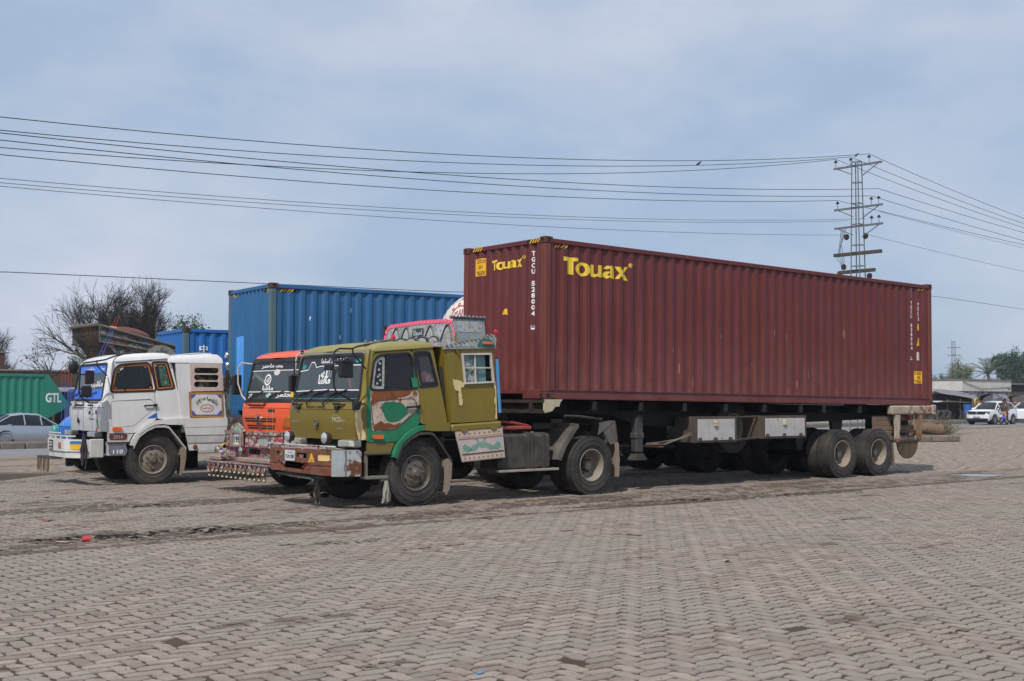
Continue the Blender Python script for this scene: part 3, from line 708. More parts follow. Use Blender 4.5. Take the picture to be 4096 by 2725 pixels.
def cab(T, P):
    paint = P['paint']; E = {}
    bothsides = ((fS, 0), (fS2, 1))
    for f, far in bothsides:
        w1 = rpoly(WIN1, .05); w2 = rpoly(WIN2, .045)
        g = G(); g.plate(rpoly(DOOR, .03), f, 0, .035, [w1]); d = g.obj('door', T, P.get('door', paint) if not far else paint); E['door%d' % far] = d
        g = G(); g.plate(rpoly(QP, .035), f, .002, .035, [w2]); E['qp%d' % far] = g.obj('quarter_panel', T, paint)
        o, i = ring_of(w1, -.012, .022); g = G(); g.plate(o, f, -.006, .02, [i]); g.obj('window_seal', d, GASK)
        g = G(); g.plate(w1, f, .014, .014); g.obj('window_pane', d, P.get('sideglass', GLASS_DK), smooth=0)
        g = G(); g.plate([(-3.33, 1.90), (-3.31, 1.90), (-3.27, 2.44), (-3.29, 2.44)], f, -.004, .02); g.obj('window_divider', d, GASK)
        o, i = ring_of(w2, -.01, .016); g = G(); g.plate(o, f, -.004, .02, [i]); g.obj('window_seal', E['qp%d' % far], GASK)
        g = G(); g.plate(w2, f, .013, .013); g.obj('window_pane', E['qp%d' % far], P.get('quarterglass', GLASS_DK), smooth=0)
        g = G(); g.tube([f(-2.93, 1.60, -.035), f(-2.70, 1.612, -.035)], .016, 8); g.tube([f(-2.92, 1.60, -.035), f(-2.92, 1.60, .01)], .012); g.box(*(sorted((f(-2.74, 0, 0)[0], f(-2.66, 0, 0)[0])) + sorted((f(0, 1.6, -.045)[1], f(0, 1.6, .005)[1])) + [1.585, 1.64]), .012); g.obj('door_handle', d, BLACKP)
        g = G(); g.plate(rrect(-3.565, -3.375, 1.10, 1.165, .02), f, -.035, .0); g.obj('side_indicator', T, ORANGEL)
        # pillar between windscreen and door, closing the corner
        rings = []
        for z in (1.05, 1.2, 1.4, 1.55, 1.66, 1.70, 1.9, 2.1, 2.3, 2.46, 2.52):
            x = aF(0, z); xs = interp(z, [(1.05, -3.655), (1.72, -3.67), (2.46, -3.535), (2.52, -3.50)]); rings.append([f(min(x, xs - .002), z, .004), f(xs + .012, z, .004), f(xs + .012, z, .05)])
        g = G(); g.loft(rings); g.obj('pillar', T, paint)
    g = G(); g.plate([(0, 1.085), (CW, 1.085), (CW, 1.56), (0, 1.56)], fF, 0, .03, cuts=CUTS, qcuts=(1.2, 1.35, 1.45)); E['panel'] = g.obj('front_panel', T, P.get('panel', paint))
    g = G(); g.plate([(0, 1.568), (CW, 1.568), (CW, 1.665), (0, 1.665)], fF, .006, .03, cuts=CUTS, qcuts=(1.6, 1.64)); E['cowl'] = g.obj('wiper_cowl', T, paint)
    g = G(); g.plate([(0, 1.665), (CW, 1.665), (CW, 2.52), (0, 2.52)], fF, 0, .03, [WS], CUTS, (1.70, 1.9, 2.1, 2.3, 2.46)); g.obj('windscreen_frame', T, P.get('frame', paint))
    o, i = ring_of(WS, -.02, .03); g = G(); g.plate(o, fF, -.008, .02, [i], CUTS, (1.70, 1.9, 2.1, 2.3, 2.46)); g.obj('windscreen_seal', T, GASK)
    g = G(); g.plate(WS, fF, .012, .012, cuts=CUTS, qcuts=(1.9, 2.1, 2.3)); E['ws'] = g.obj('windscreen', T, P.get('wsglass', GLASS))
    # roof
    rings = []
    for a, zt, zg in ((-3.66, 2.505, 2.495), (-3.625, 2.555, 2.50), (-3.54, 2.60, 2.505), (-3.38, 2.64, 2.515), (-3.1, 2.665, 2.535), (-2.7, 2.69, 2.56), (-2.48, 2.688, 2.575), (-2.39, 2.66, 2.585), (-2.355, 2.60, 2.588)):
        r = []; y0 = tumble(zg) - .006; k = zt - zg; rr_ = min(.17, k + .03)
        for j in range(6): t = rad(90 * j / 5); r.append((y0 + rr_ * (1 - math.cos(t)), zg + k * math.sin(t)))
        r += [(CM, zt + .012)] + [(CW - y, z) for y, z in reversed(r)]
        rings.append([(a + .13 * (abs(y - CM) / CM) ** 3 * interp(a, [(-3.6, 1), (-2.9, 0)]), y, z) for y, z in r])
    g = G(); g.loft(rings); n_ = len(rings[0]); g.add(rings[-1], [list(range(n_))]); E['roof'] = g.obj('roof', T, P.get('roof', paint), smooth=50)
    for f, far in bothsides:
        g = G(); g.tube([f(-3.52, 2.485, -.008), f(-3.3, 2.505, -.012), f(-2.37, 2.585, -.012)], .011, 6); g.obj('rain_gutter', T, paint)
    # inside
    g = G(); g.box(-3.62, -2.13, .05, CW - .05, .93, 1.10); g.box(-2.16, -2.12, .06, CW - .06, 1.0, 2.55); g.obj('cab_floor', T, M('cab inside', '33302e', .9))
    g = G(); g.box(-3.62, -3.36, .08, CW - .08, 1.45, 1.70, .06); g.obj('dashboard', T, DASH)
    for y in (.28, 1.42):
        g = G(); g.box(-2.95, -2.45, y, y + .56, 1.25, 1.45, .06); g.box(-2.55, -2.40, y + .02, y + .54, 1.4, 2.08, .05, M=None); g.obj('seat', T, SEAT)
    g = G(); n = 24
    Mx = Matrix.Translation((-3.30, .62 if not P.get('lhd') else 1.68, 1.80)) @ Matrix.Rotation(rad(-58), 4, 'Y')
    g.tube([tuple(Mx @ Vector((.22 * math.cos(2 * math.pi * i / n), .22 * math.sin(2 * math.pi * i / n), 0))) for i in range(n + 1)], .016, 6, False); g.tube([tuple(Mx @ Vector((-.2, 0, 0))), tuple(Mx @ Vector((.2, 0, 0)))], .014); g.tube([tuple(Mx @ Vector((0, 0, 0))), (-3.5, Mx.translation.y, 1.55)], .025); g.obj('steering_wheel', T, BLACKP)
    # wipers
    for y in P.get('wipers', (2.12, 1.60, 1.05)):
        g = G(); a = fF(y, 1.66, -.03); b = fF(y - .36, 1.86, -.03); g.tube([fF(y, 1.63, .01), a, b], [.012, .011, .007], 5)
        c0, c1 = fF(y - .08, 1.79, -.018), fF(y - .62, 1.885, -.018); g.tube([c0, c1], .010, 5); g.obj('wiper', T, BLACKP)
    # arch and step under the door
    arch_o = [(-3.218, .81), (-3.118, 1.018), (-2.941, 1.184), (-2.709, 1.298), (-2.552, 1.310), (-2.30, 1.335), (-2.10, 1.345)]
    arch_i = [(-2.10, 1.205), (-2.42, 1.208), (-2.56, 1.225), (-2.71, 1.213), (-2.87, 1.14), (-3.03, 1.02), (-3.142, .787)]
    for f, far in bothsides:
        ao, ai = arch_o, arch_i
        if P.get('arch2') and not far:
            g = G(); g.plate([(-3.218, .81), (-3.118, 1.018), (-2.941, 1.184), (-2.709, 1.298), (-2.60, 1.308), (-2.62, 1.222), (-2.71, 1.213), (-2.87, 1.14), (-3.03, 1.02), (-3.142, .787)], f, -.065, .1); g.obj('wheel_arch', T, P['arch2'])
            g = G(); g.plate([(-2.60, 1.308), (-2.552, 1.31), (-2.30, 1.335), (-2.10, 1.345), (-2.09, 1.205), (-2.42, 1.208), (-2.56, 1.222), (-2.62, 1.222)], f, -.062, .1); g.obj('wheel_arch', T, paint)
        else:
            g = G(); g.plate(ao + ai, f, -.065, .1); g.obj('wheel_arch', T, paint)
        # liner strip
        g = G(); L2 = [(-3.15, .78), (-3.04, 1.0), (-2.88, 1.125), (-2.71, 1.198), (-2.5, 1.20), (-2.42, 1.17), (-2.06, .73)]
        g.loft([[f(x, z, -.075), f(x + .004, z - .045, -.075), f(x + .004, z - .045, .35), f(x, z, .35)] for x, z in L2]); g.obj('arch_liner', T, P.get('liner', DUSTM))
        g = G(); g.plate([(-3.64, .875), (-3.655, 1.045), (-3.13, 1.045), (-3.22, .875)], f, .01, .06); g.obj('lower_panel', T, P.get('lower', paint))
        g = G(); x0, y0, _ = f(-3.64, 0, -.02); _, y1, _ = f(0, 0, .2); g.box(-3.66, -3.20, min(y0, y1), max(y0, y1), .845, .875, .006); g.obj('step', T, DUSTM)
        g = G(); g.plate([(-2.12, .76), (-2.05, .74), (-2.055, .5), (-2.10, .25), (-2.16, .16), (-2.19, .17), (-2.15, .5)], f, -.06, -.05); g.plate([(-2.13, .75), (-2.08, .75), (-2.1, .25), (-2.14, .2)], f, -.05, .26); g.obj('mud_flap', T, M('dusty rubber flap', '8a7d6e', .95, dirt=.5, dcol='5d5347'))
    return E
def chassis(T, x0=-3.9, x1=2.2):
    for y in (.72, 1.50):
        g = G(); g.box(x0, x1, y, y + .08, .74, .99, .006); g.box(x0, x1, y - .03, y + .11, .985, 1.0); g.box(x0, x1, y - .03, y + .11, .73, .745); g.obj('frame_rail', T, BLACK)
    g = G(); g.tube([(-2.72, .3, .5), (-2.72, 2.0, .5)], .06, 8); g.box(-2.8, -2.64, .6, 1.7, .42, .56, .02); g.obj('front_axle', T, BLACK)
    g = G(); g.tube([(1.13, .3, .53), (1.13, 2.14, .53)], .1, 10); g.ball((1.13, 1.22, .53), .24, 12, 8); g.obj('rear_axle', T, BLACK)
    g = G(); g.box(-3.6, -2.3, .78, 1.5, .6, 1.0, .08); g.box(-2.3, -1.3, .95, 1.35, .65, .95, .06); g.tube([(-1.3, 1.15, .75), (1.0, 1.2, .58)], .05, 8); g.obj('engine', T, BLACK)
    g = G(); g.box(.55, 1.75, .75, 1.65, 1.02, 1.16, .03); g.box(1.7, 2.35, .8, 1.0, 1.0, 1.1); g.box(1.7, 2.35, 1.4, 1.6, 1.0, 1.1); g.obj('fifth_wheel', T, M('greasy steel', '2b2824', .5, .4, dirt=.3))
    for y in (.55, 1.65):
        g = G()
        for k in range(6): g.box(-3.3 + k * .06, -2.1 - k * .06, y, y + .08, .56 + k * .016, .574 + k * .016)
        g.obj('leaf_spring', T, DUSTM)
def tank(T):
    ch = M('fuel tank paint', '35322f', .7, dirt=.7, dcol='6a6054', streak=.5, scol='1d1b1a')
    g = G(); g.box(-.97, .20, .04, .64, .50, 1.13, .05); o = g.obj('fuel_tank', T, ch)
    for x in (-.35, -.27, .0): 
        g = G(); g.box(x, x + .055, .025, .65, .49, 1.145, .01); g.obj('strap', o, DUSTM)
    g = G(); g.lathe([(.05, 0), (.05, .03), (0, .035)], (-.02, .34, 1.13), 'z', 12); g.obj('filler_cap', o, CHROME)
    g = G(); g.box(-1.0, .33, -.02, .12, .475, .515, .006); g.obj('side_step', T, M('worn step board', '9a9082', .8, dirt=.6, dcol='5d5347'))

# ------------------------------------------------------------------ the olive lorry
OL = M('olive paint', '7d6b15', .36, var=.11, scale=1.4, dirt=.20, dcol='756a3e', streak=.25, scol='4f4520', coat=.2, splash=(.9, 1.7, '6d6146', .5), bump=.10, bscale=2.2)
OLD = M('pale olive roof paint', '8d8346', .5, var=.12, dirt=.5, dcol='9c9270', rust=.12, rcol='6d6a63', rscale=4)  # paler, greyer olive than the body paint
GRN = M('green primer paint', '1f7a55', .6, var=.18, dirt=.35, dcol='2c5a42', rust=.2, rcol='3c4a36', rscale=12, streak=.25, scol='2a5540')
RUSTY = M('rusted bare panel', 'bdb0a2', .75, var=.12, dirt=.45, dcol='a07d62', rust=.62, rcol='7d4526', rscale=7)
RUSTB = M('brown surface rust', '74401f', .8, var=.3, scale=6, dirt=.3, dcol='8d5c3c', rust=.25, rcol='a98d78', rscale=9)
CREAM = M('cream filler', 'd5bf8d', .7, var=.08, dirt=.2, dcol='a98d5d')
BUMP = M('rusted bumper steel', '6a3823', .7, var=.35, scale=5, dirt=.5, dcol='8f6450', rust=.22, rcol='b5a294', rscale=16, streak=.3, scol='3f2418')
BUMPW = M('flaking white over rust', 'b9bcbc', .6, var=.1, rust=.8, rcol='6b3f2a', rscale=5.5, dirt=.2)
BUMPG = M('grey corner paint', '98a0a2', .55, var=.12, dirt=.3, dcol='7d746a', rust=.12, rscale=9)
ORN = art('silver floral tin', ['b0b0ae', 'bebdba', 'a6a8aa', 'c2c1bd', '9da3a5'], 26, .4, line='8a8b8e')
ORN2 = art('white tin with blue flowers', ['c6c4c0', 'cfcdc9', 'bfbfbd', '8f9ab2', 'c9c8c4', 'b9c2be'], 30, .4, line='a5a5a6')
DARKTRIM = M('dark scalloped trim', '3c3a3c', .5, var=.2)
PINK = M('pink reflector', 'f2627f', .45, var=.06)
ot = thing('tractor_lorry', 'olive green lorry with a green and rusty door and a painted roof crown', 'lorry', yard(0, 0), (0, 0, YAW), 'cab-over lorries parked in the yard')
e = cab(ot, dict(paint=OL, door=GRN, arch2=GRN, roof=OLD, quarterglass=glass('clear side pane', 'eef2f2', .98, .02, .04)))
chassis(ot); tank(ot)
for far in (0, 1):
    wheel(ot, -2.72, .155 if not far else 2.15, .535, True, bool(far)); duals(ot, 1.13, bool(far), RUBBER)
# door: rust panel, green blotch, pressed swage line
g = G(); g.plate(ragged([(-3.60, 1.855), (-2.70, 1.89), (-2.665, 1.60), (-2.80, 1.50), (-3.145, 1.255), (-3.57, 1.22), (-3.615, 1.68)], .012, 1, 4), fS, -.0025, -.0025); rp = g.obj('rusty_panel', e['door0'], RUSTY, smooth=0)
for sd_, pl in enumerate(([(-3.60, 1.85), (-2.78, 1.882), (-2.86, 1.80), (-3.0, 1.75), (-3.3, 1.72), (-3.5, 1.70), (-3.60, 1.66)], [(-3.56, 1.30), (-3.42, 1.38), (-3.30, 1.34), (-3.12, 1.33), (-3.0, 1.36), (-3.145, 1.262), (-3.55, 1.23)])): g = G(); g.plate(ragged(pl, .014, 60 + sd_, 5), fS, -.0038, -.0038); g.obj('rust_band', e['door0'], RUSTB, smooth=0)
g = G(); g.plate(ragged(rpoly([(-3.43, 1.66), (-3.2, 1.70), (-2.98, 1.66), (-2.88, 1.50), (-3.10, 1.36), (-3.3, 1.36)], .09), .005, 2, 2), fS, -.005, -.005); g.obj('green_blotch', e['door0'], M('dirty green paint', '1a7350', .65, dirt=.5, dcol='254a33', rust=.2, rcol='314030', rscale=14), smooth=0)
sw = rpoly([(-3.60, 1.70), (-2.80, 1.745), (-2.73, 1.69), (-2.70, 1.56), (-3.13, 1.245), (-3.55, 1.235)], .06)
o, i = ring_of(sw, -.009, .004); g = G(); g.plate(o, fS, -.006, .004, [i]); g.obj('pressed_line', e['door0'], M('swage line', '5e4436', .7))
g = G(); g.plate(rrect(-2.90, -2.73, 1.49, 1.67, .05), fS, -.003, -.003); g.obj('handle_recess', e['door0'], M('scuffed grey', 'a89c90', .6, rust=.5, rcol='7a5a44'))
g = G(); g.plate([(-3.665, 1.06), (-3.675, 1.9), (-3.60, 1.95), (-3.61, 1.86), (-3.60, 1.2), (-3.63, 1.06)], fS, -.0035, -.0035); g.obj('green_edge', e['door0'], GRN, smooth=0)
g = G(); g.plate([(-2.80, 1.92), (-2.685, 1.925), (-2.71, 2.08), (-2.83, 2.08)], fS, -.009, -.009); g.obj('green_edge', e['door0'], GRN, smooth=0)
g = G(); g.plate([(-3.655, 1.05), (-3.67, 1.72), (-3.535, 2.46), (-2.80, 2.53), (-2.70, 1.92), (-2.82, 1.90), (-2.90, 2.52), (-3.43, 2.462), (-3.525, 2.36), (-3.612, 1.98), (-3.60, 1.96)], fS, -.002, -.002); 
# upper door frame keeps the olive colour
g.bm.free(); g = G(); o, i = ring_of(rpoly(WIN1, .05), .022, .05)
g.plate(o, fS, -.003, .0, [i]); g.obj('door_frame', e['door0'], OL)
g = G(); g.plate(ragged([(.03, 2.462), (2.27, 2.462), (2.26, 2.508), (.04, 2.508)], .004, 77, 14), fF, -.003, -.003, cuts=CUTS); g.obj('primer_strip', ot, M('bare grey primer', '77756b', .7, var=.2, scale=8), smooth=0)
# vent window ornament
VW = rpoly([(-3.575, 1.90), (-3.51, 2.31), (-3.42, 2.405), (-3.31, 2.41), (-3.34, 1.885)], .04)
g = G(); g.plate(VW, fS, .008, .011); vo = g.obj('vent_ornament', e['door0'], ORN)
g = G(); g.plate(rpoly([(-3.53, 1.95), (-3.47, 2.30), (-3.40, 2.36), (-3.36, 2.36), (-3.385, 1.93)], .03), fS, .0055, .0055); g.obj('black_field', vo, M('black enamel', '1b1b1e', .4), smooth=0)
for q, (x, z) in enumerate(((-3.41, 2.30), (-3.43, 2.20), (-3.42, 2.12), (-3.41, 2.03), (-3.47, 1.98), (-3.45, 2.09))):
    g = G(); g.plate(ell(x, z, .022, .02, 10), fS, .004, .004); g.obj('flower', vo, ORN2, smooth=0)
# quarter window: dark film with a clear middle, bundle behind it
PW = rpoly([(-2.655, 2.43), (-2.46, 2.435), (-2.345, 2.02), (-2.60, 2.0)], .02)
g = G(); g.plate(rpoly(WIN2, .045), fS, .009, .009, [PW]); g.obj('window_film', e['qp0'], M('black window film', '15151c', .3, var=.05))
cb = thing('cloth_bundle', 'pink and white printed cloth bundle inside the olive lorry side window', 'bundle', yard(-2.45, .115, 2.06), YAW)
g = G(); g.ball((0, 0, 0), .1, 12, 8, (1, .8, 1.2)); g.ball((.1, .02, -.05), .09, 12, 8); g.ball((-.05, .0, .07), .07, 10, 6); g.obj('cloth', cb, art('pink floral cotton', ['ef98a6', 'f2b8be', 'f0dcda', 'e07c90', 'f6eae6'], 16, .9, line='c77a86'))
# windscreen print
def wsp(nm, m2d, mat, d=.006): g = G(); xs = [p[0] for p in m2d[0]]; g.flat(m2d, fF, d, [c for c in CUTS if min(xs) < c < max(xs)]); return g.obj(nm, e['ws'], mat, smooth=0)
def wspoly(nm, poly, mat, d=.008): g = G(); xs = [p[0] for p in poly]; g.plate(poly, fF, d, d, cuts=[c for c in CUTS if min(xs) < c < max(xs)]); return g.obj(nm, e['ws'], mat, smooth=0)
BAND = M('dark windscreen band', '1a1a24', .25, var=.05)
wspoly('sun_band', [(.125, 2.28), (1.45, 2.28), (1.56, 2.26), (1.66, 2.35), (1.76, 2.35), (1.86, 2.23), (2.175, 2.21), (2.16, 2.43), (.135, 2.43)], BAND)
wspoly('lower_band', [(.11, 1.725), (2.19, 1.725), (2.185, 1.855), (1.15, 1.875), (.11, 1.865)], BAND)
for pl in ([(.12, 2.27), (1.45, 2.27), (1.56, 2.25), (1.66, 2.34), (1.76, 2.34), (1.86, 2.215), (2.175, 2.195), (2.175, 2.21), (1.865, 2.232), (1.765, 2.357), (1.655, 2.357), (1.555, 2.267), (1.44, 2.285), (.12, 2.285)], [(.11, 1.865), (1.15, 1.877), (2.185, 1.855), (2.185, 1.870), (1.15, 1.893), (.11, 1.882)]): wspoly('white_line', pl, WHTPRINT, .0065)
o_, i_ = ring_of(rpoly([(.12, 1.735), (2.18, 1.735), (2.155, 2.43), (.145, 2.43)], .06), -.006, .006)
g = G(); g.plate(o_, fF, .0055, .0055, [i_], CUTS); g.obj('teal_line', e['ws'], TEALPRINT, smooth=0)
def ar(s, x0, x1, y0, y1, bold=.02): return t_fit(text2d(s, 1, bold), x1, x0, y0, y1)   # front of the cab is read with y running to the left
wsp('script', ar('\ufe8e\ufee4\ufe97\ufeb4\ufe8d \ufeae\ufe92\ufea0\ufea8\ufe97 \ufee5\ufe8e\ufeb7', .52, 1.42, 2.30, 2.41), WHTPRINT)
wsp('script', ar('\ufe8e\ufee8\ufe92\ufea3', .19, .34, 2.30, 2.41), TEALPRINT)
wsp('script', ar('\ufe8e\ufee4\ufea3', 1.95, 2.09, 2.24, 2.38), TEALPRINT)
wsp('script', ar('\ufe8e\ufeb7\ufe8e\ufee3', 1.02, 1.42, 1.98, 2.14, .045), WHTPRINT)
wsp('script', ar('\ufeea\ufee0\ufedf\ufe8d', 1.0, 1.36, 2.08, 2.22, .035), WHTPRINT)
# front panel: badges, handle, lettering
def fp(nm, m2d, mat, d=-.003, parent=None): g = G(); g.flat(m2d, fF, d); return g.obj(nm, parent or e['panel'], mat, smooth=0)
g = G(); x, y, z = fF(1.26, 1.33, -.012); g.lathe([(0, -.012), (.052, -.010), (.062, .0), (.062, .02)], (x, y, z), 'x', 20); bd = g.obj('badge', e['panel'], M('dark badge', '1e1c17', .35, .4))
g = G(); g.lathe([(.05, -.0115), (.056, -.014), (.062, -.010)], (x, y, z), 'x', 20); g.obj('badge_rim', bd, CHROME)
BADGE = M('dull silver lettering', 'b9b49a', .45, .3)
fp('lettering', t_fit(text2d('UD', 1, .03), 1.295, 1.225, 1.305, 1.355), BADGE, -.027, bd)
fp('lettering', t_fit(text2d('PKD', 1, .04), .76, .52, 1.365, 1.445), BADGE)
fp('lettering', t_fit(text2d('411', 1, .03), .51, .41, 1.365, 1.41), BADGE)
fp('lettering', t_fit(text2d('Turbo', 1, .0), .70, .48, 1.245, 1.285), BADGE)
fp('lettering', t_fit(text2d('Econo', 1, .0), 2.10, 1.88, 1.34, 1.39), BADGE)
n = 16; arc = [(.66 + .165 * math.cos(rad(20 + 200 * k / n)), 1.40 + .075 * math.sin(rad(20 + 200 * k / n))) for k in range(n + 1)] + [(.66 + .155 * math.cos(rad(20 + 200 * k / n)), 1.40 + .068 * math.sin(rad(20 + 200 * k / n))) for k in range(n, -1, -1)]
g = G(); g.plate(arc, fF, -.003, -.003); g.obj('badge_arc', e['panel'], BADGE, smooth=0)
g = G(); g.flat(t_fit(text2d('NISSAN DIESEL', 1, .03), 1.63, .98, 1.580, 1.625), fF, .003); g.obj('lettering', e['cowl'], BLKPRINT, smooth=0)
for y0, y1 in ((1.80, 2.10), (.42, .72)):
    g = G(); g.tube([fF(y1, 1.655, 0), fF(y1 - .03, 1.655, -.04), fF(y0 + .03, 1.655, -.04), fF(y0, 1.655, 0)], .018, 8); g.obj('grab_handle', e['cowl'], BLACKP)
for y in (1.86, .60): g = G(); g.box(*sum(([fF(y, 1.58, -.05)[0], fF(y, 1.58, .02)[0]], [y - .05, y + .05], [1.565, 1.625]), []), .01); g.obj('hinge', e['cowl'], BLACKP)
g = G(); g.plate(ragged([(.006, 1.09), (.10, 1.09), (.13, 1.3), (.10, 1.62), (.006, 1.63)], .008, 8, 6), fF, -.004, -.004, cuts=CUTS[:7]); g.obj('filler_strip', e['panel'], CREAM, smooth=0)
# lamps
for y0, y1, lens in ((.02, .50, 1), (1.72, 2.26, 1)):
    g = G(); g.box(-3.90, -3.74, y0, y1, .965, 1.085, .025); lm = g.obj('headlamp', T_ := ot, M('lamp housing', '8f8b80', .4, .3, dirt=.4))
    g = G(); g.box(-3.91, -3.88, y0 + .17 if y0 < 1 else y0 + .02, y1 - .02 if y0 < 1 else y1 - .18, .98, 1.072, .012); g.obj('lens', lm, LENS)
    g = G(); g.box(-3.905, -3.86, y0 + .01 if y0 < 1 else y1 - .16, y0 + .15 if y0 < 1 else y1 - .01, .98, 1.072, .012); g.obj('corner_lens', lm, M('clear corner lens', 'cfc8bf', .2, dirt=.3))
for y in (1.72, .52):
    g = G(); g.lathe([(.055, .10), (.078, .085), (.092, .03), (.095, -.01), (.088, -.02)], (-4.12, y, 1.115), 'x', 20, cap=False); g.tube([(-4.08, y, 1.03), (-4.08, y, .94)], .015); sl = g.obj('spot_lamp', ot, M('brown lamp shell', '3a2a24', .5, dirt=.3))
    g = G(); g.lathe([(.088, -.02), (.08, -.03), (.05, -.04), (0, -.045)], (-4.12, y, 1.115), 'x', 20); g.obj('lens', sl, M('round lamp glass', 'd5d8da', .08, .6))
g = G(); g.box(-3.72, -3.60, .1, 2.2, .80, 1.09); g.obj('radiator', ot, HOLE)
# bumper
def aB(b): t = min(1, abs(b - 1.17) / 1.19); return -4.29 + .19 * max(0, (t - .55) / .45) ** 2
def fB(p, q, d): return (aB(p) + d + (.012 if .66 < q < .685 else 0), p, q)
bc = [x * .1 for x in range(0, 24)] + [.05, .15, .25, 2.25, 2.15]
bp_ = [(.13, .535), (2.32, .575), (2.36, .93), (.13, .925)]
h1 = rpoly([(1.52, .795), (1.80, .80), (1.80, .88), (1.52, .88)], .015); h2 = rpoly([(.80, .785), (1.13, .79), (1.13, .875), (.80, .87)], .015)
h3 = rpoly([(.88, .60), (1.62, .615), (1.80, .725), (.74, .715)], .02)
g = G(); g.plate(bp_, fB, 0, .05, [h1, h2, h3], bc, (.62, .655, .665, .68, .69)); g.plate([(.14, .90), (2.34, .905), (2.34, .93), (.14, .925)], lambda p, q, d: (aB(p) + .02 + d, p, .928 + (q - .9) * .0 + .0), 0, .0) if 0 else None
bm_ = g.obj('bumper', ot, BUMP)
g = G(); g.box(-4.2, -3.8, .35, 2.1, .93, .945); g.obj('bumper_top', bm_, M('pinkish worn steel', 'a08f87', .7, dirt=.4))
g = G(); g.plate([(.0, .53), (.13, .53), (.135, .935), (.0, .94)], lambda p, q, d: (-4.24 + .16 * max(0, 1 - p / .135) ** 1.6 + d, p - .02, q), 0, .04, cuts=(.03, .06, .09)); g.obj('corner_guard', bm_, BUMPG)
g = G(); g.plate(rpoly([(-4.09, .53), (-3.80, .525), (-3.775, .56), (-3.775, .90), (-3.81, .935), (-4.09, .94)], .02), lambda p, q, d: (p, -.02 + d, q), 0, .04); g.obj('side_wing', bm_, BUMPW)
g = G(); g.plate(rpoly([(-4.06, .53), (-3.83, .525), (-3.8, .92), (-4.06, .93)], .02), lambda p, q, d: (p, 2.36 + d, q), 0, .04); g.obj('side_wing', bm_, BUMPW)
g = G(); g.tube([(-4.16, .12, .985), (-4.26, .5, .99), (-4.27, 1.8, .995), (-4.16, 2.3, .99)], .016, 6)
for y in (.5, 1.0, 1.75): g.tube([(-4.25, y, .99), (-4.25, y, .92)], .012, 5)
g.obj('bumper_rail', bm_, BUMPW)
o = None
g = G(); g.plate(rrect(1.17, 1.49, .735, .905, .02), fB, -.012, 0, cuts=[1.3, 1.4]); npl = g.obj('number_plate', bm_, M('plate white', 'c9cfd3', .5, dirt=.25))
g = G(); g.flat(t_fit(text2d('TLN 298', 1, .03), 1.465, 1.195, .775, .835), fB, -.0145); g.obj('lettering', npl, BLKPRINT, smooth=0)
g = G(); g.flat(t_fit(text2d('PUNJAB', 1, .0), 1.41, 1.25, .858, .878), fB, -.0145); g.obj('lettering', npl, BLKPRINT, smooth=0)
for y, w_ in ((.64, .105), (2.27, .05)):
    g = G(); g.plate([(y - w_, .735), (y + w_, .735), (y + .012, .875), (y - .012, .875)], fB, -.004, -.004, cuts=[y]); tr = g.obj('warning_triangle', bm_, YELLOWS, smooth=0)
    g = G(); g.flat(t_fit(text2d('N\nAZAD', 1, .01), y + w_ * .5, y - w_ * .5, .75, .82), fB, -.006); g.obj('lettering', tr, M('brown print', '8a4a12', .6), smooth=0)
g = G(); g.plate(rrect(.45, .52, .765, .785, .008), fB, -.004, -.004); g.obj('blue_sticker', bm_, M('blue tape', '2b2d86', .5), smooth=0)
g = G(); g.plate(rrect(.19, .43, .765, .855, .02), fB, -.012, 0); fl = g.obj('fog_lamp', bm_, M('yellowed lens', 'd9b878', .25, var=.08, coat=.4))
g = G(); g.plate([(.95, -.0), (2.12, 0), (2.12, .035), (.95, .035)], lambda p, q, d: (-4.12 + d, p, .44 + q + .05 * (p - .95) * .6), 0, .22); g.obj('front_step', bm_, M('chipped green step', '4e6a5d', .7, dirt=.6, dcol='6d6156', rust=.3))
for y in (2.0, 1.35): g = G(); g.lathe([(0, -.03), (.015, -.02), (.018, 0)], (-4.12, y, .46), 'z', 8); g.obj('step_lamp', bm_, ORANGEL)
g = G(); g.plate([(.66, .60), (1.3, .612), (1.15, .69), (.8, .68)], lambda p, q, d: (-4.12 + d, p, q), 0, .01); g.obj('red_board', bm_, M('faded red board', 'a5452f', .7))
# low step beside the front wheel with a rag hanging from it
g = G(); g.box(-3.69, -3.29, -.05, .16, .47, .515, .006); g.box(-3.66, -3.62, .05, .1, .5, .9); g.box(-3.42, -3.28, -.03, .02, .42, .47, .01); g.obj('low_step', ot, M('galvanised tread', '8a857b', .6, .4, dirt=.6))
def rag(nm, label, x, y, z, col, hgt, parent=None, seed=1):
    r = random.Random(seed); g = G()
    for k in range(7):
        a = r.uniform(-.05, .05); b = r.uniform(-.04, .04); w_ = r.uniform(.012, .03); h_ = hgt * r.uniform(.6, 1)
        pts = [(x + a * .2, y + b * .2, z), (x + a * .6, y + b, z - h_ * .4), (x + a + r.uniform(-.03, .03), y + b, z - h_ * .7), (x + a * 1.1, y + b * .8, z - h_)]
        g.loft([[(px - w_, py + .004 * j, pz), (px, py - .012, pz), (px + w_, py + .004, pz)] for j, (px, py, pz) in enumerate(pts)])
    return g.obj(nm, parent, M(label, col, .95, var=.2, dirt=.3))
rag('hanging_rag', 'grey torn cloth', -3.33, -.05, .44, '99948a', .40, ot, 3); rag('hanging_rag', 'brown torn cloth', -4.0, .98, .43, '6d5f50', .40, ot, 5)
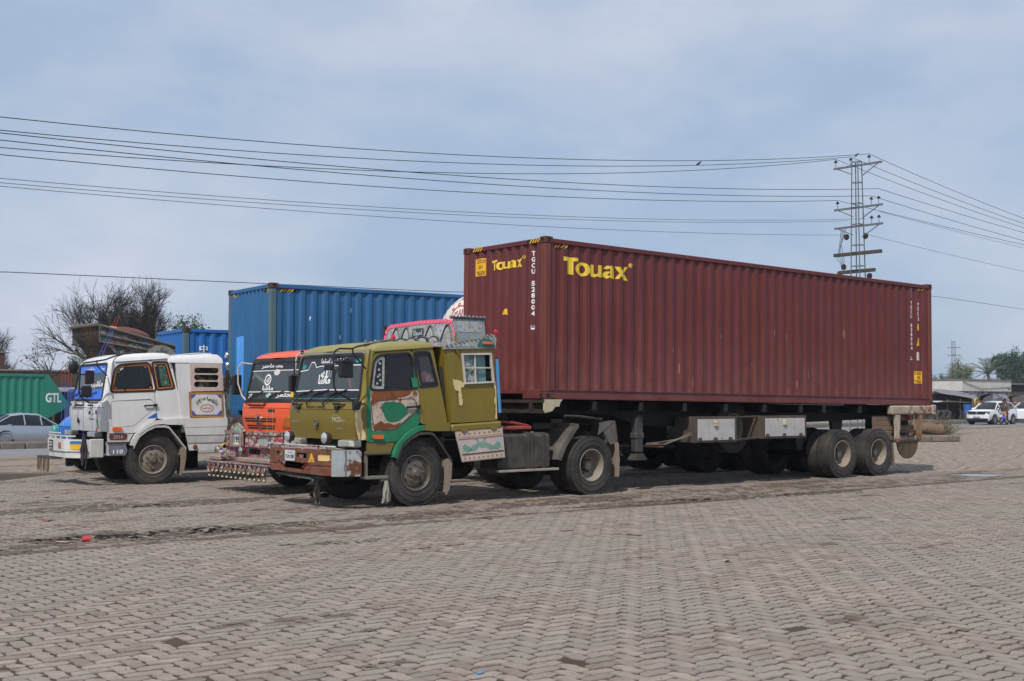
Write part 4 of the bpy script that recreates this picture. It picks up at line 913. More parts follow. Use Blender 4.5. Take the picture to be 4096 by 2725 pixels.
# mirrors
def mirror_near(T, mat):
    g = G(); y = -.30
    g.tube([(-3.60, .05, 2.60), (-3.95, -.16, 2.55), (-4.13, y, 2.505), (-4.36, y, 2.50), (-4.44, y, 2.46), (-4.465, y, 2.38), (-4.45, y, 1.93), (-4.41, y, 1.84), (-4.12, y + .1, 1.73), (-3.92, .0, 1.70)], .015, 8)
    g.tube([(-4.13, y, 2.505), (-4.11, y, 2.42), (-3.68, .03, 2.21)], .013, 8); g.obj('mirror_bracket', T, mat)
    g = G(); g.box(-4.37, -4.13, y - .05, y + .03, 2.055, 2.33, .05); m_ = g.obj('mirror', T, BLACKP)
    g = G(); g.box(-4.30, -4.22, y - .09, y - .03, 2.28, 2.36, .02); g.tube([(-4.44, y, 2.30), (-4.25, y - .06, 2.31)], .018, 8); g.obj('clamp', m_, BLACKP)
    g = G(); g.plate(rrect(-.1, .1, -.13, .13, .03), lambda p, q, d: (-4.25 + p, y + .032 + d, 2.19 + q), 0, .002); g.obj('glass', m_, CHROME)
mirror_near(ot, BLACKP)
g = G(); g.tube([(-3.55, .3, 2.60), (-3.3, .2, 2.66), (-2.95, .35, 2.70)], [.02, .022, .014], 6); g.obj('roof_stay', ot, M('grey bar', '5d6063', .5, dirt=.3))
g = G(); g.box(-3.86, -3.68, .02, .16, 1.56, 1.70, .02); g.obj('mirror_mount', ot, BLACKP)
g = G(); yf = CW + .20
g.tube([(-3.50, CW - .05, 2.35), (-3.55, yf - .06, 2.40), (-3.58, yf, 2.36), (-3.58, yf, 1.85), (-3.60, CW - .02, 1.75)], .014, 8); g.obj('mirror_bracket', ot, BLACKP)
g = G(); g.box(-3.68, -3.48, yf - .04, yf + .05, 1.86, 2.16, .05); g.obj('mirror', ot, BLACKP)
g = G(); g.tube([(-3.58, .95, 2.47), (-3.72, .95, 2.42), (-3.80, .93, 2.30)], .014, 6); g.box(-3.84, -3.76, .84, 1.06, 2.20, 2.31, .02); g.obj('front_view_mirror', ot, BLACKP)
# sleeper box
def fP(p, q, d): return (p, d - .01, q)
SLP = [(-2.20, 2.56), (-2.045, 1.33), (-1.055, 1.37), (-1.145, 2.60)]
SW = [(-1.81, 2.47), (-1.235, 2.49), (-1.165, 2.035), (-1.755, 2.01)]
g = G(); g.plate(SLP, fP, 0, .03, [SW]); sb = g.obj('sleeper_side', ot, OL)
g = G(); g.plate(SLP, lambda p, q, d: (p, 2.31 - d, q), 0, .03); g.obj('sleeper_side', ot, OL)
g = G(); g.plate([(.02, 1.33), (2.28, 1.33), (2.28, 2.58), (.02, 2.58)], lambda p, q, d: (-2.04 - .16 * (q - 1.33) / 1.25 + d, p, q), 0, .02); g.plate([(.02, 1.33), (2.28, 1.33), (2.28, 2.6), (.02, 2.6)], lambda p, q, d: (-1.07 - .085 * (q - 1.33) / 1.25 - d, p, q), 0, .02); g.obj('sleeper_wall', ot, OL)
g = G(); g.plate([(-2.205, .0), (-1.135, 0), (-1.135, 2.3), (-2.205, 2.3)], lambda p, q, d: (p, q, 2.565 + (p + 2.2) * .035 + d), 0, .03); g.obj('sleeper_roof', ot, OL)
g = G(); g.box(-2.0, -1.1, .1, 2.2, 1.34, 1.55, .03); g.obj('bunk', ot, M('patterned bunk cloth', '6b3d38', .9))
g = G(); g.plate(ragged([(-2.135, 2.50), (-1.99, 2.52), (-1.90, 1.35), (-2.03, 1.335)], .004, 3, 5), fP, -.012, 0); g.obj('front_flap', sb, OL)
FRM = M('chalky white window frame', 'c9c3bb', .65, dirt=.35, dcol='8d8378')
o, i = ring_of(SW, -.005, .035); g = G(); g.plate(o, fP, -.035, .01, [i]); sf = g.obj('sleeper_window', sb, FRM)
g = G(); g.plate([(-1.80, 2.245), (-1.19, 2.255), (-1.19, 2.275), (-1.80, 2.265)], fP, -.02, .0); g.plate([(-1.545, 2.02), (-1.525, 2.02), (-1.545, 2.48), (-1.565, 2.48)], fP, -.018, .002); g.obj('glazing_bar', sf, FRM)
g = G(); g.plate([(-1.79, 2.46), (-1.50, 2.47), (-1.46, 2.03), (-1.745, 2.02)], fP, .02, .024); g.obj('painted_pane', sf, art('etched flower glass', ['9aa4a3', 'b5bbb7', '87949a', '5f757b', 'c2c6c2'], 18, .3, line='4e5f63'), smooth=0)
g = G(); g.plate([(-1.48, 2.47), (-1.30, 2.475), (-1.27, 2.035), (-1.44, 2.03)], fP, .045, .049); g.obj('sliding_pane', sf, M('teal edge glass', '5d7f7c', .2, var=.3), smooth=0)
g = G(); g.box(-1.9, -1.15, .07, .075, 1.9, 2.5); g.obj('curtain', sf, M('dark curtain', '171014', .95))
for sd_, pl in enumerate(([(-2.01, 2.06), (-1.92, 2.05), (-1.85, 2.03), (-1.76, 1.99), (-1.78, 1.94), (-1.84, 1.92), (-1.83, 1.78), (-1.80, 1.66), (-1.83, 1.62), (-1.89, 1.64), (-1.90, 1.86), (-1.98, 1.90)], [(-1.15, 2.0), (-1.105, 2.02), (-1.07, 1.40), (-1.12, 1.40), (-1.11, 1.62), (-1.15, 1.70), (-1.12, 1.78)])):
    g = G(); g.plate(ragged(pl, .009, 30 + sd_, 4), fP, -.014, -.014); g.obj('peeled_patch', sb, CREAM, smooth=0)
g = G(); g.box(-2.06, -1.0, -.07, .3, -.065, .065, .03, M=Matrix.Translation((0, 0, 1.27)) @ Matrix.Translation((-1.53, 0, 0)) @ Matrix.Rotation(rad(-2.5), 4, 'Y') @ Matrix.Translation((1.53, 0, 0))); g.obj('sill_beam', ot, OL)
g = G(); g.tube([(-1.085, -.03, 2.41), (-1.055, -.03, 1.95), (-1.02, -.03, 1.50)], .028, 8); g.obj('blue_pipe', ot, M('blue plastic pipe', '3f8fc4', .5, var=.08, dirt=.15))
g = G(); g.tube([(-1.10, -.0, 2.66), (-1.03, -.03, 2.66), (-1.0, -.03, 2.60), (-1.03, -.03, 2.57)], .01, 6); g.obj('hook', ot, DUSTM)
# painted skirt panel, three bands
PEACH = M('peach skirt paint', 'c8b098', .6, var=.1, dirt=.35, dcol='a58a70'); LIL = M('lilac skirt paint', 'bcafa9', .6, var=.08, dirt=.3, dcol='a58d82')
fK = lambda p, q, d: (p, -.055 + (1.22 - q) * -.02 + d, q)
sk = [(-1.99, 1.195), (-1.84, .685), (-.935, .735), (-.985, 1.25)]
g = G(); g.plate(sk, fK, 0, .02); skp = g.obj('skirt_panel', ot, LIL)
def skq(u, v): a = Vector(sk[0]).lerp(Vector(sk[3]), u); b = Vector(sk[1]).lerp(Vector(sk[2]), u); p = a.lerp(b, v); return (p.x, p.y)
for v0, v1 in ((.03, .20), (.82, .97)):
    g = G(); g.plate([skq(.02, v0), skq(.98, v0), skq(.98, v1), skq(.02, v1)], fK, -.006, 0); bd_ = g.obj('trim_band', skp, PEACH)
    for k in range(9):
        u = .07 + k * .105; g = G(); c = skq(u, (v0 + v1) / 2); g.plate(ell(c[0], c[1], .017, .017, 10), fK, -.008, -.008); g.obj('dot', bd_, M('blue dot', '5a6488', .6), smooth=0)
for v0, v1, mt in ((.235, .26, M('salmon line', 'c98a78', .6)), (.745, .775, M('brown line', '4d3530', .6))):
    g = G(); g.plate([skq(.03, v0), skq(.98, v0), skq(.98, v1), skq(.03, v1)], fK, -.01, 0); g.obj('trim_line', skp, mt)
SAGE = M('sage green bird', '6f9484', .6, var=.15)
for mir in (0, 1):
    u = lambda t: 1 - t if mir else t
    for nm, pts in (('bird_body', [(.20, .66), (.30, .50), (.40, .44), (.42, .34), (.36, .30), (.45, .31), (.46, .42), (.42, .58), (.32, .68)]), ('bird_tail', [(.28, .60), (.12, .42), (.05, .50), (.06, .64), (.12, .72), (.24, .66)])):
        g = G(); g.plate([skq(u(a), b) for a, b in pts], fK, -.004, -.004); g.obj(nm, skp, SAGE, smooth=0)
    for a, b in ((.10, .44), (.06, .53), (.065, .62), (.11, .69)): g = G(); c = skq(u(a), b); g.plate(ell(c[0], c[1], .02, .02, 10), fK, -.0055, -.0055); g.obj('tail_eye', skp, M('pale eye', 'b7bdb0', .6), smooth=0)
g = G(); g.plate([skq(a, b) for a, b in ((.5, .36), (.56, .50), (.55, .58), (.52, .60), (.5, .57), (.48, .60), (.45, .58), (.44, .50))], fK, -.004, -.004); g.obj('heart', skp, SAGE, smooth=0)
for u in (.18, .80): g = G(); c = skq(u, .0); g.box(c[0] - .06, c[0] + .06, -.08, -.05, c[1] - .02, c[1] + .02, .004); g.obj('hinge', skp, OL)
# crown above the sleeper
cx = -1.92
fC = lambda p, q, d: (cx - .0 + (q - 2.77) * .12 + d, p, q)
crn = rpoly([(.06, 2.62), (2.18, 2.62), (2.14, 3.02), (1.9, 3.06), (.35, 3.075), (.12, 3.04)], .08)
g = G(); g.plate(crn, fC, 0, .03); cr_ = g.obj('crown_board', ot, ORN)
edge = []
pts = [(2.19, 2.79), (2.15, 2.98), (2.05, 3.035), (1.2, 3.063), (.35, 3.06), (.16, 3.02), (.05, 2.77)]
tot = 0; segs = []
for p, q in zip(pts, pts[1:]): l = (Vector(q) - Vector(p)).length; segs.append((tot, l, Vector(p), Vector(q))); tot += l
nrf = 24
for k in range(nrf):
    s_ = (k + .5) * tot / nrf
    for t0, l, p, q in segs:
        if t0 <= s_ <= t0 + l:
            c = p.lerp(q, (s_ - t0) / l); an = math.atan2((q - p).y, (q - p).x)
            rp_ = [(c.x + a * math.cos(an) - b * math.sin(an), c.y + a * math.sin(an) + b * math.cos(an)) for a, b in rrect(-.043, .043, -.033, .033, .02, 2)]
            g = G(); g.plate(rp_, fC, -.012, 0); g.obj('reflector', cr_, PINK); break
for k, c in enumerate((.45, .80, 1.5, 1.85)):
    g = G(); g.plate(ell(c, 2.875, .14, .095, 16), fC, -.006, 0); g.obj('medallion', cr_, ORN2)
g = G(); g.plate(rrect(.98, 1.32, 2.79, 2.965, .05), fC, -.008, 0); md = g.obj('name_shield', cr_, DARKTRIM)
g = G(); g.flat(ar('\ufe8e\ufee0\ufea0\ufea3\ufe8d', 1.02, 1.28, 2.82, 2.94, .03), fC, -.0105); g.obj('script', md, M('pale mint print', '9fc0b8', .5), smooth=0)
for k in range(4):                                               # wave lines between the medallions
    a = [.12, .62, 1.36, 1.68][k]; g = G(); g.tube([fC(a + .32 * t, 2.72 + .27 * math.sin(math.pi * t), -.01) for t in [i / 10 for i in range(11)]], .017, 5); g.obj('scroll', cr_, DARKTRIM)
fD = lambda p, q, d: (p, .06 + d, q)
g = G(); g.plate([(-1.93, 2.60), (-1.24, 2.61), (-1.30, 3.10), (-1.93, 3.075)], fD, 0, .03); cs = g.obj('crown_side', ot, M('teal grey tin', '8b9795', .5, var=.2))
g = G(); g.plate(rrect(-1.88, -1.34, 2.86, 3.045, .085), fD, -.006, 0); pn = g.obj('floral_panel', cs, ORN2)
for x in (-1.80, -1.61, -1.42):
    g = G(); g.plate([(x + (.032 if j % 2 else .018) * math.cos(j * math.pi / 8), 2.952 + (.032 if j % 2 else .018) * math.sin(j * math.pi / 8)) for j in range(16)], fD, -.009, -.006); g.obj('flower', pn, M('slate blue enamel', '50629a' if x == -1.61 else '8a9a94', .5))
g = G(); g.box(-1.97, -1.26, .04, .12, 3.08, 3.115, .008, M=Matrix.Identity(4)); g.obj('cap_rail', cs, DARKTRIM)
for k in range(9): g = G(); g.ball((-1.93 + k * .08, .06, 3.125), .022, 8, 5); g.obj('stud', cs, CHROME)
g = G(); g.plate([(.1, 2.60), (2.2, 2.60), (2.2, 3.08), (.1, 3.08)], lambda p, q, d: (-1.30 + d, p, q), 0, .02); g.obj('crown_back', ot, DARKTRIM)
g = G(); g.plate([(-1.93, 2.80), (-1.28, 2.83), (-1.30, 3.08), (-1.93, 3.06)], lambda p, q, d: (p, 2.24 - d, q), 0, .03); g.obj('crown_side', ot, DARKTRIM)
fT = lambda p, q, d: (p, -.045 + d, q)
g = G(); g.plate([(-2.22, 2.555), (-1.12, 2.60), (-1.11, 2.80), (-1.16, 2.83), (-1.24, 2.80), (-1.36, 2.79), (-1.5, 2.74), (-1.70, 2.71), (-2.0, 2.645), (-2.19, 2.60)], fT, 0, .03); cl = g.obj('cornice', ot, ORN)
g = G(); g.plate([(-2.05, 2.60), (-1.62, 2.615), (-1.60, 2.68), (-1.72, 2.69)], fT, -.006, 0); g.obj('floral_panel', cl, ORN2)
g = G(); ac = [(-1.33 + .19 * math.cos(rad(180 - 18 * k)), 2.612 + .15 * math.sin(rad(18 * k))) for k in range(11)]; g.plate(ac, fT, -.006, 0); lu = g.obj('lunette', cl, M('teal enamel', '2f6b66', .4))
g = G(); g.box(-1.42, -1.20, -.08, -.045, 2.655, 2.70, .01); g.obj('marker_lamp', lu, ORANGEL)
for k in range(13): g = G(); t = k / 12; x = -2.16 + t * 1.02; g.ball((x, -.05, interp(x, [(-2.2, 2.615), (-1.7, 2.725), (-1.5, 2.755), (-1.36, 2.80), (-1.1, 2.835)])), .022, 8, 5); g.obj('stud', cl, CHROME if k % 3 else M('amber bead', 'a8733f', .3))
g = G(); g.lathe([(.0, -.035), (.04, -.03), (.05, 0)], (-1.13, -.05, 2.87), 'y', 14); g.obj('red_lamp', cl, REDL)
fQ = lambda p, q, d: (-2.26 + d, p, q)
for k in range(7):
    c = .2 + k * .32; g = G(); g.plate([(c + .16 * math.cos(rad(15 * j)), 2.685 + .10 * math.sin(rad(15 * j))) for j in range(13)], fQ, 0, .02); sc_ = g.obj('scallop', ot, DARKTRIM)
    g = G(); g.plate([(c + .12 * math.cos(rad(15 * j)), 2.69 + .07 * math.sin(rad(15 * j))) for j in range(13)], fQ, -.004, 0); g.obj('scallop_face', sc_, ORN2)
    g = G(); g.ball((-2.27, c + .16, 2.765), .024, 8, 5); g.obj('stud', sc_, CHROME)
for y in (1.35,): g = G(); g.lathe([(0, -.04), (.045, -.03), (.055, 0)], (-2.28, y, 2.80), 'x', 14); g.obj('red_lamp', ot, REDL)
g = G(); g.tube([(-1.95, -.02, 2.85), (-1.97, -.03, 2.6), (-1.90, -.03, 2.47)], .018, 6); g.obj('crown_brace', ot, OL)
g = G(); g.plate([(-2.36, .05), (-2.2, .05), (-2.2, 2.25), (-2.36, 2.25)], lambda p, q, d: (p, q, 2.58 + d), 0, .02); g.obj('gap_cover', ot, BLACK)
# behind the cab: red air lines, rear guards, flaps
g = G(); g.box(-.97, -.2, .10, .5, 1.20, 1.26, .015); g.tube([(-1.0, .3, 1.35), (-.5, .25, 1.32), (-.12, .3, 1.26)], .022, 6); g.obj('red_deck', ot, M('worn red paint', '9a3a30', .6, dirt=.4))
FEN = M('sooty fender', '4d4a47', .7, dirt=.6, dcol='857a6c', streak=.3)
g = G(); g.loft([[(x, -.0, z), (x, .62, z)] for x, z in ((.30, .66), (.42, .9), (.62, 1.14), (.72, 1.24), (.72, 1.30))]); g.loft([[(x + .1, -.0, z - .02), (x, -.0, z)] for x, z in ((.30, .66), (.42, .9), (.62, 1.14), (.72, 1.24), (.72, 1.30))]); g.obj('rear_guard', ot, FEN)
g = G(); g.plate([(1.30, 1.08), (1.72, 1.33), (1.60, 1.34), (1.35, 1.30)], lambda p, q, d: (p, .0 + d, q), 0, .02); g.plate([(1.32, 1.30), (1.73, 1.335), (1.79, .92), (1.6, .90)], lambda p, q, d: (p, .01 + d, q), 0, .02); g.box(1.70, 1.73, 0, .62, .9, 1.33); g.obj('rear_guard', ot, FEN)
g = G(); g.box(1.775, 1.79, .0, .60, .30, .93); g.plate([(1.70, .93), (1.80, .93), (1.825, .6), (1.81, .30), (1.76, .30)], lambda p, q, d: (p, -.012 + d, q), 0, .01); g.obj('mud_flap', ot, M('dusty rubber flap', '8a7d6e'))
g = G(); g.tube([(.55, .1, 1.43), (.9, .1, 1.42), (1.5, .12, 1.36)], .025, 6); g.obj('grease_ramp', ot, DUSTM)
# ------------------------------------------------------------------ skeletal semi-trailer
TRB = M('shade-darkened trailer beam', '151516', .7, dirt=.35, dcol='292522')  # beam dirt kept near black: underside shade put into the colour
BOXW = M('scuffed white box paint', 'b9b7b4', .6, var=.08, rust=.15, rcol='6d2f22', rscale=7, streak=.3, scol='8a6a60', dirt=.25)
RWH = M('white over rust', 'b0a597', .7, var=.15, rust=.62, rcol='7d4a2c', rscale=4.5, streak=.7, scol='7d5232', dirt=.3)
BRN = M('dusty brown slat', '6d594a', .85, var=.15, dirt=.5, dcol='8d7864')
def trailer(label, loc, rot, L=12.19, group='skeletal trailers', detail=True, ax=(8.62, 9.97), top=1.735):
    T = thing('semi_trailer', label, 'trailer', loc, rot, group)
    zt = lambda x: top - .0125 * x; dz = top - 1.735
    for y in (.62, 1.68):
        g = G(); pf = [(.25, 1.50 + dz), (.25, zt(.25) - .01), (L - .1, zt(L) - .02), (L - .1, 1.30 + dz * .5), (8.0, 1.22 + dz * .7), (4.0, 1.18 + dz * .7), (3.0, 1.22 + dz), (2.2, 1.43 + dz)]
        g.plate(pf, lambda p, q, d: (p, y + d, q), 0, .05); g.plate([(.25, 0), (L - .1, 0), (L - .1, .16), (.25, .16)], lambda p, q, d: (p, y - .055 + q, zt(p) - .02 - d), 0, .02); g.obj('main_beam', T, TRB)
    for x in ([1.2, 2.4, 3.6, 4.8, 6.0, 7.2, 8.0, 9.3, 10.6] if detail else [2, 5, 8]):
        g = G(); g.box(x, x + .1, .03, 2.41, zt(x) - .20, zt(x) - .03, .01); g.obj('cross_member', T, TRB)
    if detail: g = G(); g.box(.0, .12, .0, 2.44, 1.485, 1.53); g.box(.0, .12, .0, 2.44, 1.67, 1.725); g.box(.0, .12, .35, .42, 1.5, 1.7); g.box(.08, .12, .0, 2.44, 1.5, 1.7); g.obj('front_bolster', T, M('chipped black steel', '2a2826', .6, dirt=.4, dcol='6a5f52', rust=.2))
    if detail: g = G(); g.plate([(.0, 1.49), (.0, 1.728), (.42, 1.728), (.36, 1.67), (.34, 1.60), (.25, 1.60), (.17, 1.52)], lambda p, q, d: (p + .005, -.012 + d, q), 0, .05); g.obj('bolster_cheek', T, M('flaking cream paint', 'b7ac92', .7, rust=.35, rcol='7a6a52', rscale=6))
    for y in (.16, 2.14):                                        # landing legs
        g = G(); g.box(2.42, 2.62, y, y + .15, .72, 1.42 + dz, .02); g.box(2.40, 2.64, y - .01, y + .16, .98, 1.10, .02); lg = g.obj('landing_leg', T, M('leg steel', '35373a', .6, dirt=.4))
        g = G(); g.plate([(2.45, .70), (2.59, .70), (2.68, .60), (2.68, .575), (2.36, .575), (2.36, .60)], lambda p, q, d: (p, y - .03 + d, q), 0, .2); g.obj('foot', lg, DUSTM)
    for x in ax:
        g = G(); g.tube([(x, .3, .53), (x, 2.14, .53)], .075, 10); g.obj('axle', T, BLACK)
        for far in (0, 1): duals(T, x, bool(far), RUBBER_D, DISH)
        for y in (.66, 1.70):
            g = G()
            for k in range(7): g.box(x - .55 + k * .06, x + .55 - k * .06, y, y + .09, .60 + k * .017, .615 + k * .017)
            g.obj('leaf_spring', T, BLACK)
            g = G(); g.plate([(x - .72, .62), (x - .55, .62), (x - .42, 1.30), (x - .85, 1.30)], lambda p, q, d: (p, y + d, q), 0, .08); g.obj('spring_hanger', T, M('hanger steel', '2e2b28', .7, dirt=.4))
    if not detail: return T
    for x0, x1, z0, z1, y0 in ((3.86, 5.16, .875, 1.39, .04), (5.83, 7.32, .92, 1.39, -.03)):
        g = G(); g.box(x0, x1, y0 + .03, y0 + .5, z0, z1, .015); g.box(x0, x1, y0, y0 + .03, z1 - .05, z1); g.box(x0, x1, y0, y0 + .03, z0, z0 + .035); g.box(x0, x0 + .14, y0, y0 + .03, z0 + .035, z1 - .05); g.box(x1 - .06, x1, y0, y0 + .03, z0 + .035, z1 - .05); bx = g.obj('tool_box', T, M('dark box frame', '4a4138', .7, dirt=.5, rust=.3))
        g = G(); g.box(x0 + .145, x1 - .065, y0 - .012, y0 + .03, z0 + .04, z1 - .055, .004); ld = g.obj('lid', bx, BOXW)
        g = G(); xm = (x0 + x1) / 2; g.box(xm - .05, xm + .05, y0 - .05, y0 - .01, z1 - .20, z1 - .10, .015); g.obj('latch', ld, M('cream latch', 'c7b48e', .5, rust=.3))
        for k in range(3): g = G(); xx = x0 + .2 + k * (x1 - x0 - .4) / 2; g.plate(rpoly([(xx - .07, z0 + .03), (xx + .07, z0 + .03), (xx + .05, z0 + .10), (xx - .05, z0 + .10)], .02), lambda p, q, d: (p, y0 - .016 + d, q), 0, .004); g.obj('hinge', ld, M('rusty hinge', '54443a', .8))
    sp = lk('spare_wheel', TYW, T, RUBBER, (5.55, .60, 1.15), (0, 0, 0)); lk('rim', RR[0], sp, DISH)
    g = G(); g.tube([(5.15, .1, 1.36), (5.85, .05, 1.38)], .02); g.tube([(5.15, .1, .90), (5.85, .05, .94)], .025); g.obj('spare_carrier', T, DUSTM)
    r = random.Random(5); g = G()
    for k in range(7): y = .08 + r.uniform(-.03, .03); g.tube([(2.62 + r.uniform(0, .1), y, .88 + r.uniform(-.03, .03)), (3.1, y, .90 + r.uniform(-.05, .02)), (3.5, y, .96), (3.88, y, 1.06 + r.uniform(-.03, .03))], .008, 4)
    g.obj('rope', T, M('frayed rope', '837b6d', .95))
    # rear bolster and bumper hangings
    g = G(); g.box(10.46, 12.10, -.045, .12, 1.375, 1.585, .03); g.box(12.09, 12.24, -.06, 2.5, 1.36, 1.60, .02); g.obj('rear_bolster', T, RWH)
    for x, mt in ((10.60, RWH), (11.50, M('rust streaked post', '8a7258', .75, rust=.6, rcol='6d4526', streak=.5))):
        g = G(); g.plate(rpoly([(x, 1.38), (x + .20, 1.38), (x + .18, 1.06), (x + .15, .95), (x + .19, .80), (x + .14, .745), (x + .06, .745), (x + .03, .85), (x + .05, 1.0)], .02), lambda p, q, d: (p, -.03 + d, q), 0, .07); g.obj('hanger_post', T, mt)
    for k in range(5): g = G(); z = .78 + k * .115; g.box(9.95, 10.66 + .9 * (k % 2 == 0), .10 + .01 * k, .16, z, z + .11, .01); g.obj('slat', T, BRN)
    g = G(); g.box(9.95, 11.62, .30, .34, .72, 1.36); g.box(10.1, 10.16, .2, .3, .7, 1.36); g.obj('tail_board', T, TRB)
    g = G(); g.box(10.62, 11.56, .05, .10, .96, 1.0); g.box(10.62, 11.60, .0, .06, .745, .79); g.obj('cross_rail', T, DUSTM)
    g = G(); a = [(11.05 + .42 * math.cos(rad(180 + 15 * k)), .75 + .40 * math.sin(rad(180 + 15 * k))) for k in range(13)]; g.plate(a, lambda p, q, d: (p + .1, .02 + d, q), 0, .03); g.obj('mud_guard_plate', T, M('muddy plate', '54402e', .6, dirt=.5, dcol='77603f', streak=.5, scol='2f2620'))
    g = G(); g.plate([(10.42, .74), (10.62, .74), (10.66, .20), (10.44, .20)], lambda p, q, d: (p, .05 + d, q), 0, .01); g.obj('mud_flap', T, BRN)
    g = G(); g.ball((11.30, .06, 1.30), .05, 10, 6); g.obj('red_lamp', T, REDL)
    g = G(); g.tube([(11.28, .0, 1.26), (11.0, -.02, .9), (10.8, .0, .45)], .008, 4); g.obj('cord', T, DUSTM)
    # air lines slung under the frame
    g = G(); g.tube([(2.0, .5, 1.2), (2.1, .5, .85), (3.0, .45, .82), (3.4, .4, .80)], .018, 5); g.tube([(2.02, .3, 1.25), (2.05, .3, .95)], .02, 5); g.obj('air_line', T, M('red hose', '7d3a30', .7, dirt=.4))
    return T
trailer('long dark trailer with two white tool boxes under the maroon container', (OX, OY, 0), (0, 0, YAW), group='skeletal trailers')
# ------------------------------------------------------------------ white lorry with the blue container
WP = M('white cab paint', 'dcdcda', .35, var=.04, scale=1.2, dirt=.16, dcol='b3a898', streak=.16, scol='a0958a', coat=.3, bump=.08, bscale=2.2, splash=(.6, 1.5, 'a09484', .45))
WPD = M('grubby white paint', 'c4c2be', .5, var=.08, dirt=.45, dcol='8f877c', streak=.35, scol='7d746a')
WY = YAW - rad(4.3)
wloc = (-5.083, 26.717, 0)
def ornament(nm, f, d, cols, scale, parent, poly, hole=None, name='painted_border'):
    g = G(); g.plate(poly, f, d, d, [hole] if hole else ()); return g.obj(name, parent, art(nm, cols, scale, .4), smooth=0)
wt = thing('tractor_lorry', 'white lorry with painted window borders and a white bumper at the left', 'lorry', wloc, (0, 0, WY), 'cab-over lorries parked in the yard')
e = cab(wt, dict(paint=WP, lower=WPD, liner=WPD)); chassis(wt)
for far in (0, 1): wheel(wt, -2.72, .155 if not far else 2.15, .50, True, bool(far), RUBBER_D, M('tan wheel disc', '857a6e', .6, dirt=.5, dcol='6a5f52')); duals(wt, 1.13, bool(far), RUBBER_D)
ORC = M('orange window border', 'b06a2a', .5, var=.15)
for poly, par in ((rpoly(WIN1, .05), e['door0']), (rpoly(WIN2, .045), e['qp0'])):
    o, i = ring_of(poly, -.045, -.018); g = G(); g.plate(o, fS, .006, .008, [i]); g.obj('painted_border', par, ORC)
    r = random.Random(2)
    for k in range(10):
        x, z = i[(k * 5) % len(i)]; cx = sum(p[0] for p in i) / len(i); cz = sum(p[1] for p in i) / len(i); x += (cx - x) * .12; z += (cz - z) * .12
        g = G(); g.plate(ell(x, z, .018, .02, 8), fS, .005, .005); g.obj('painted_flower', par, M('painted ' + ('rose', 'leaf', 'pearl')[k % 3], ('b5504c', '3f7a66', 'd5d8d4')[k % 3], .5), smooth=0)
g = G(); g.plate(rpoly([(-2.63, 2.42), (-2.50, 2.43), (-2.38, 2.02), (-2.57, 2.0)], .02), fS, .007, .007); g.obj('painted_fan', e['qp0'], art('green fan painting', ['3d7d66', '2f6a58', '7d8f86', 'a5564c', '566f66'], 16, .4), smooth=0)
sw = rpoly([(-3.60, 1.70), (-2.80, 1.745), (-2.73, 1.69), (-2.72, 1.56), (-3.13, 1.20), (-3.58, 1.17)], .06); o, i = ring_of(sw, -.006, .004)
g = G(); g.plate(o, fS, -.005, .004, [i]); g.obj('pressed_line', e['door0'], WPD)
g = G(); g.plate([(-2.655, 1.35), (-2.87, 1.34), (-2.665, 1.46)], fS, -.003, -.003); g.obj('blue_corner', e['door0'], M('blue corner paint', '2a5ea8', .5), smooth=0)
def wsq(nm, poly, mat, d=.007, E=e): g = G(); xs = [p[0] for p in poly]; g.plate(poly, fF, d, d, cuts=[c for c in CUTS if min(xs) < c < max(xs)]); return g.obj(nm, E['ws'], mat, smooth=0)
def wst(nm, m, mat, d=.004, E=e): g = G(); xs = [p[0] for p in m[0]]; g.flat(m, fF, d, [c for c in CUTS if min(xs) < c < max(xs)]); return g.obj(nm, E['ws'], mat, smooth=0)
BLU = M('bright blue film', '2a6fdc', .35, var=.06)
wsq('blue_band', [(.13, 2.27), (2.17, 2.27), (2.16, 2.43), (.14, 2.43)], BLU); wsq('blue_band', [(.115, 1.73), (2.19, 1.73), (2.185, 1.93), (.12, 1.93)], BLU)
wst('script', ar('\ufeae\ufe92\ufea3\ufe8e\ufee3', .9, 1.6, 2.30, 2.40), WHTPRINT); wst('script', ar('\ufe8e\ufea0\ufea3', .25, .45, 2.30, 2.40), WHTPRINT)
wst('script', ar('\ufe8e\ufeae\ufe92\ufeb7\ufe8e\ufee3', .2, .9, 1.95, 2.12, .03), WHTPRINT)
def fpw(m, mat, d=-.003, E=e): g = G(); g.flat(m, fF, d); return g.obj('lettering', E['panel'], mat, smooth=0)
fpw(t_fit(text2d('MK', 1, .04, shear=.2), .68, .50, 1.42, 1.50), BLKPRINT); fpw(t_fit(text2d('210', 1, .02), .49, .37, 1.42, 1.46), BLKPRINT); fpw(t_fit(text2d('Turbo', 1, .02), .66, .38, 1.31, 1.36), BLKPRINT)
n = 18; arc = [(.60 + .17 * math.cos(rad(10 + 250 * k / n)), 1.46 + .085 * math.sin(rad(10 + 250 * k / n))) for k in range(n + 1)] + [(.60 + .162 * math.cos(rad(10 + 250 * k / n)), 1.46 + .078 * math.sin(rad(10 + 250 * k / n))) for k in range(n, -1, -1)]
g = G(); g.plate(arc, fF, -.003, -.003); g.obj('badge_arc', e['panel'], BLKPRINT, smooth=0)
g = G(); x, y, z = fF(1.42, 1.30, -.01); g.lathe([(0, -.012), (.06, -.01), (.07, .01)], (x, y, z), 'x', 18); g.obj('badge', e['panel'], M('dark badge', '1e1c17'))
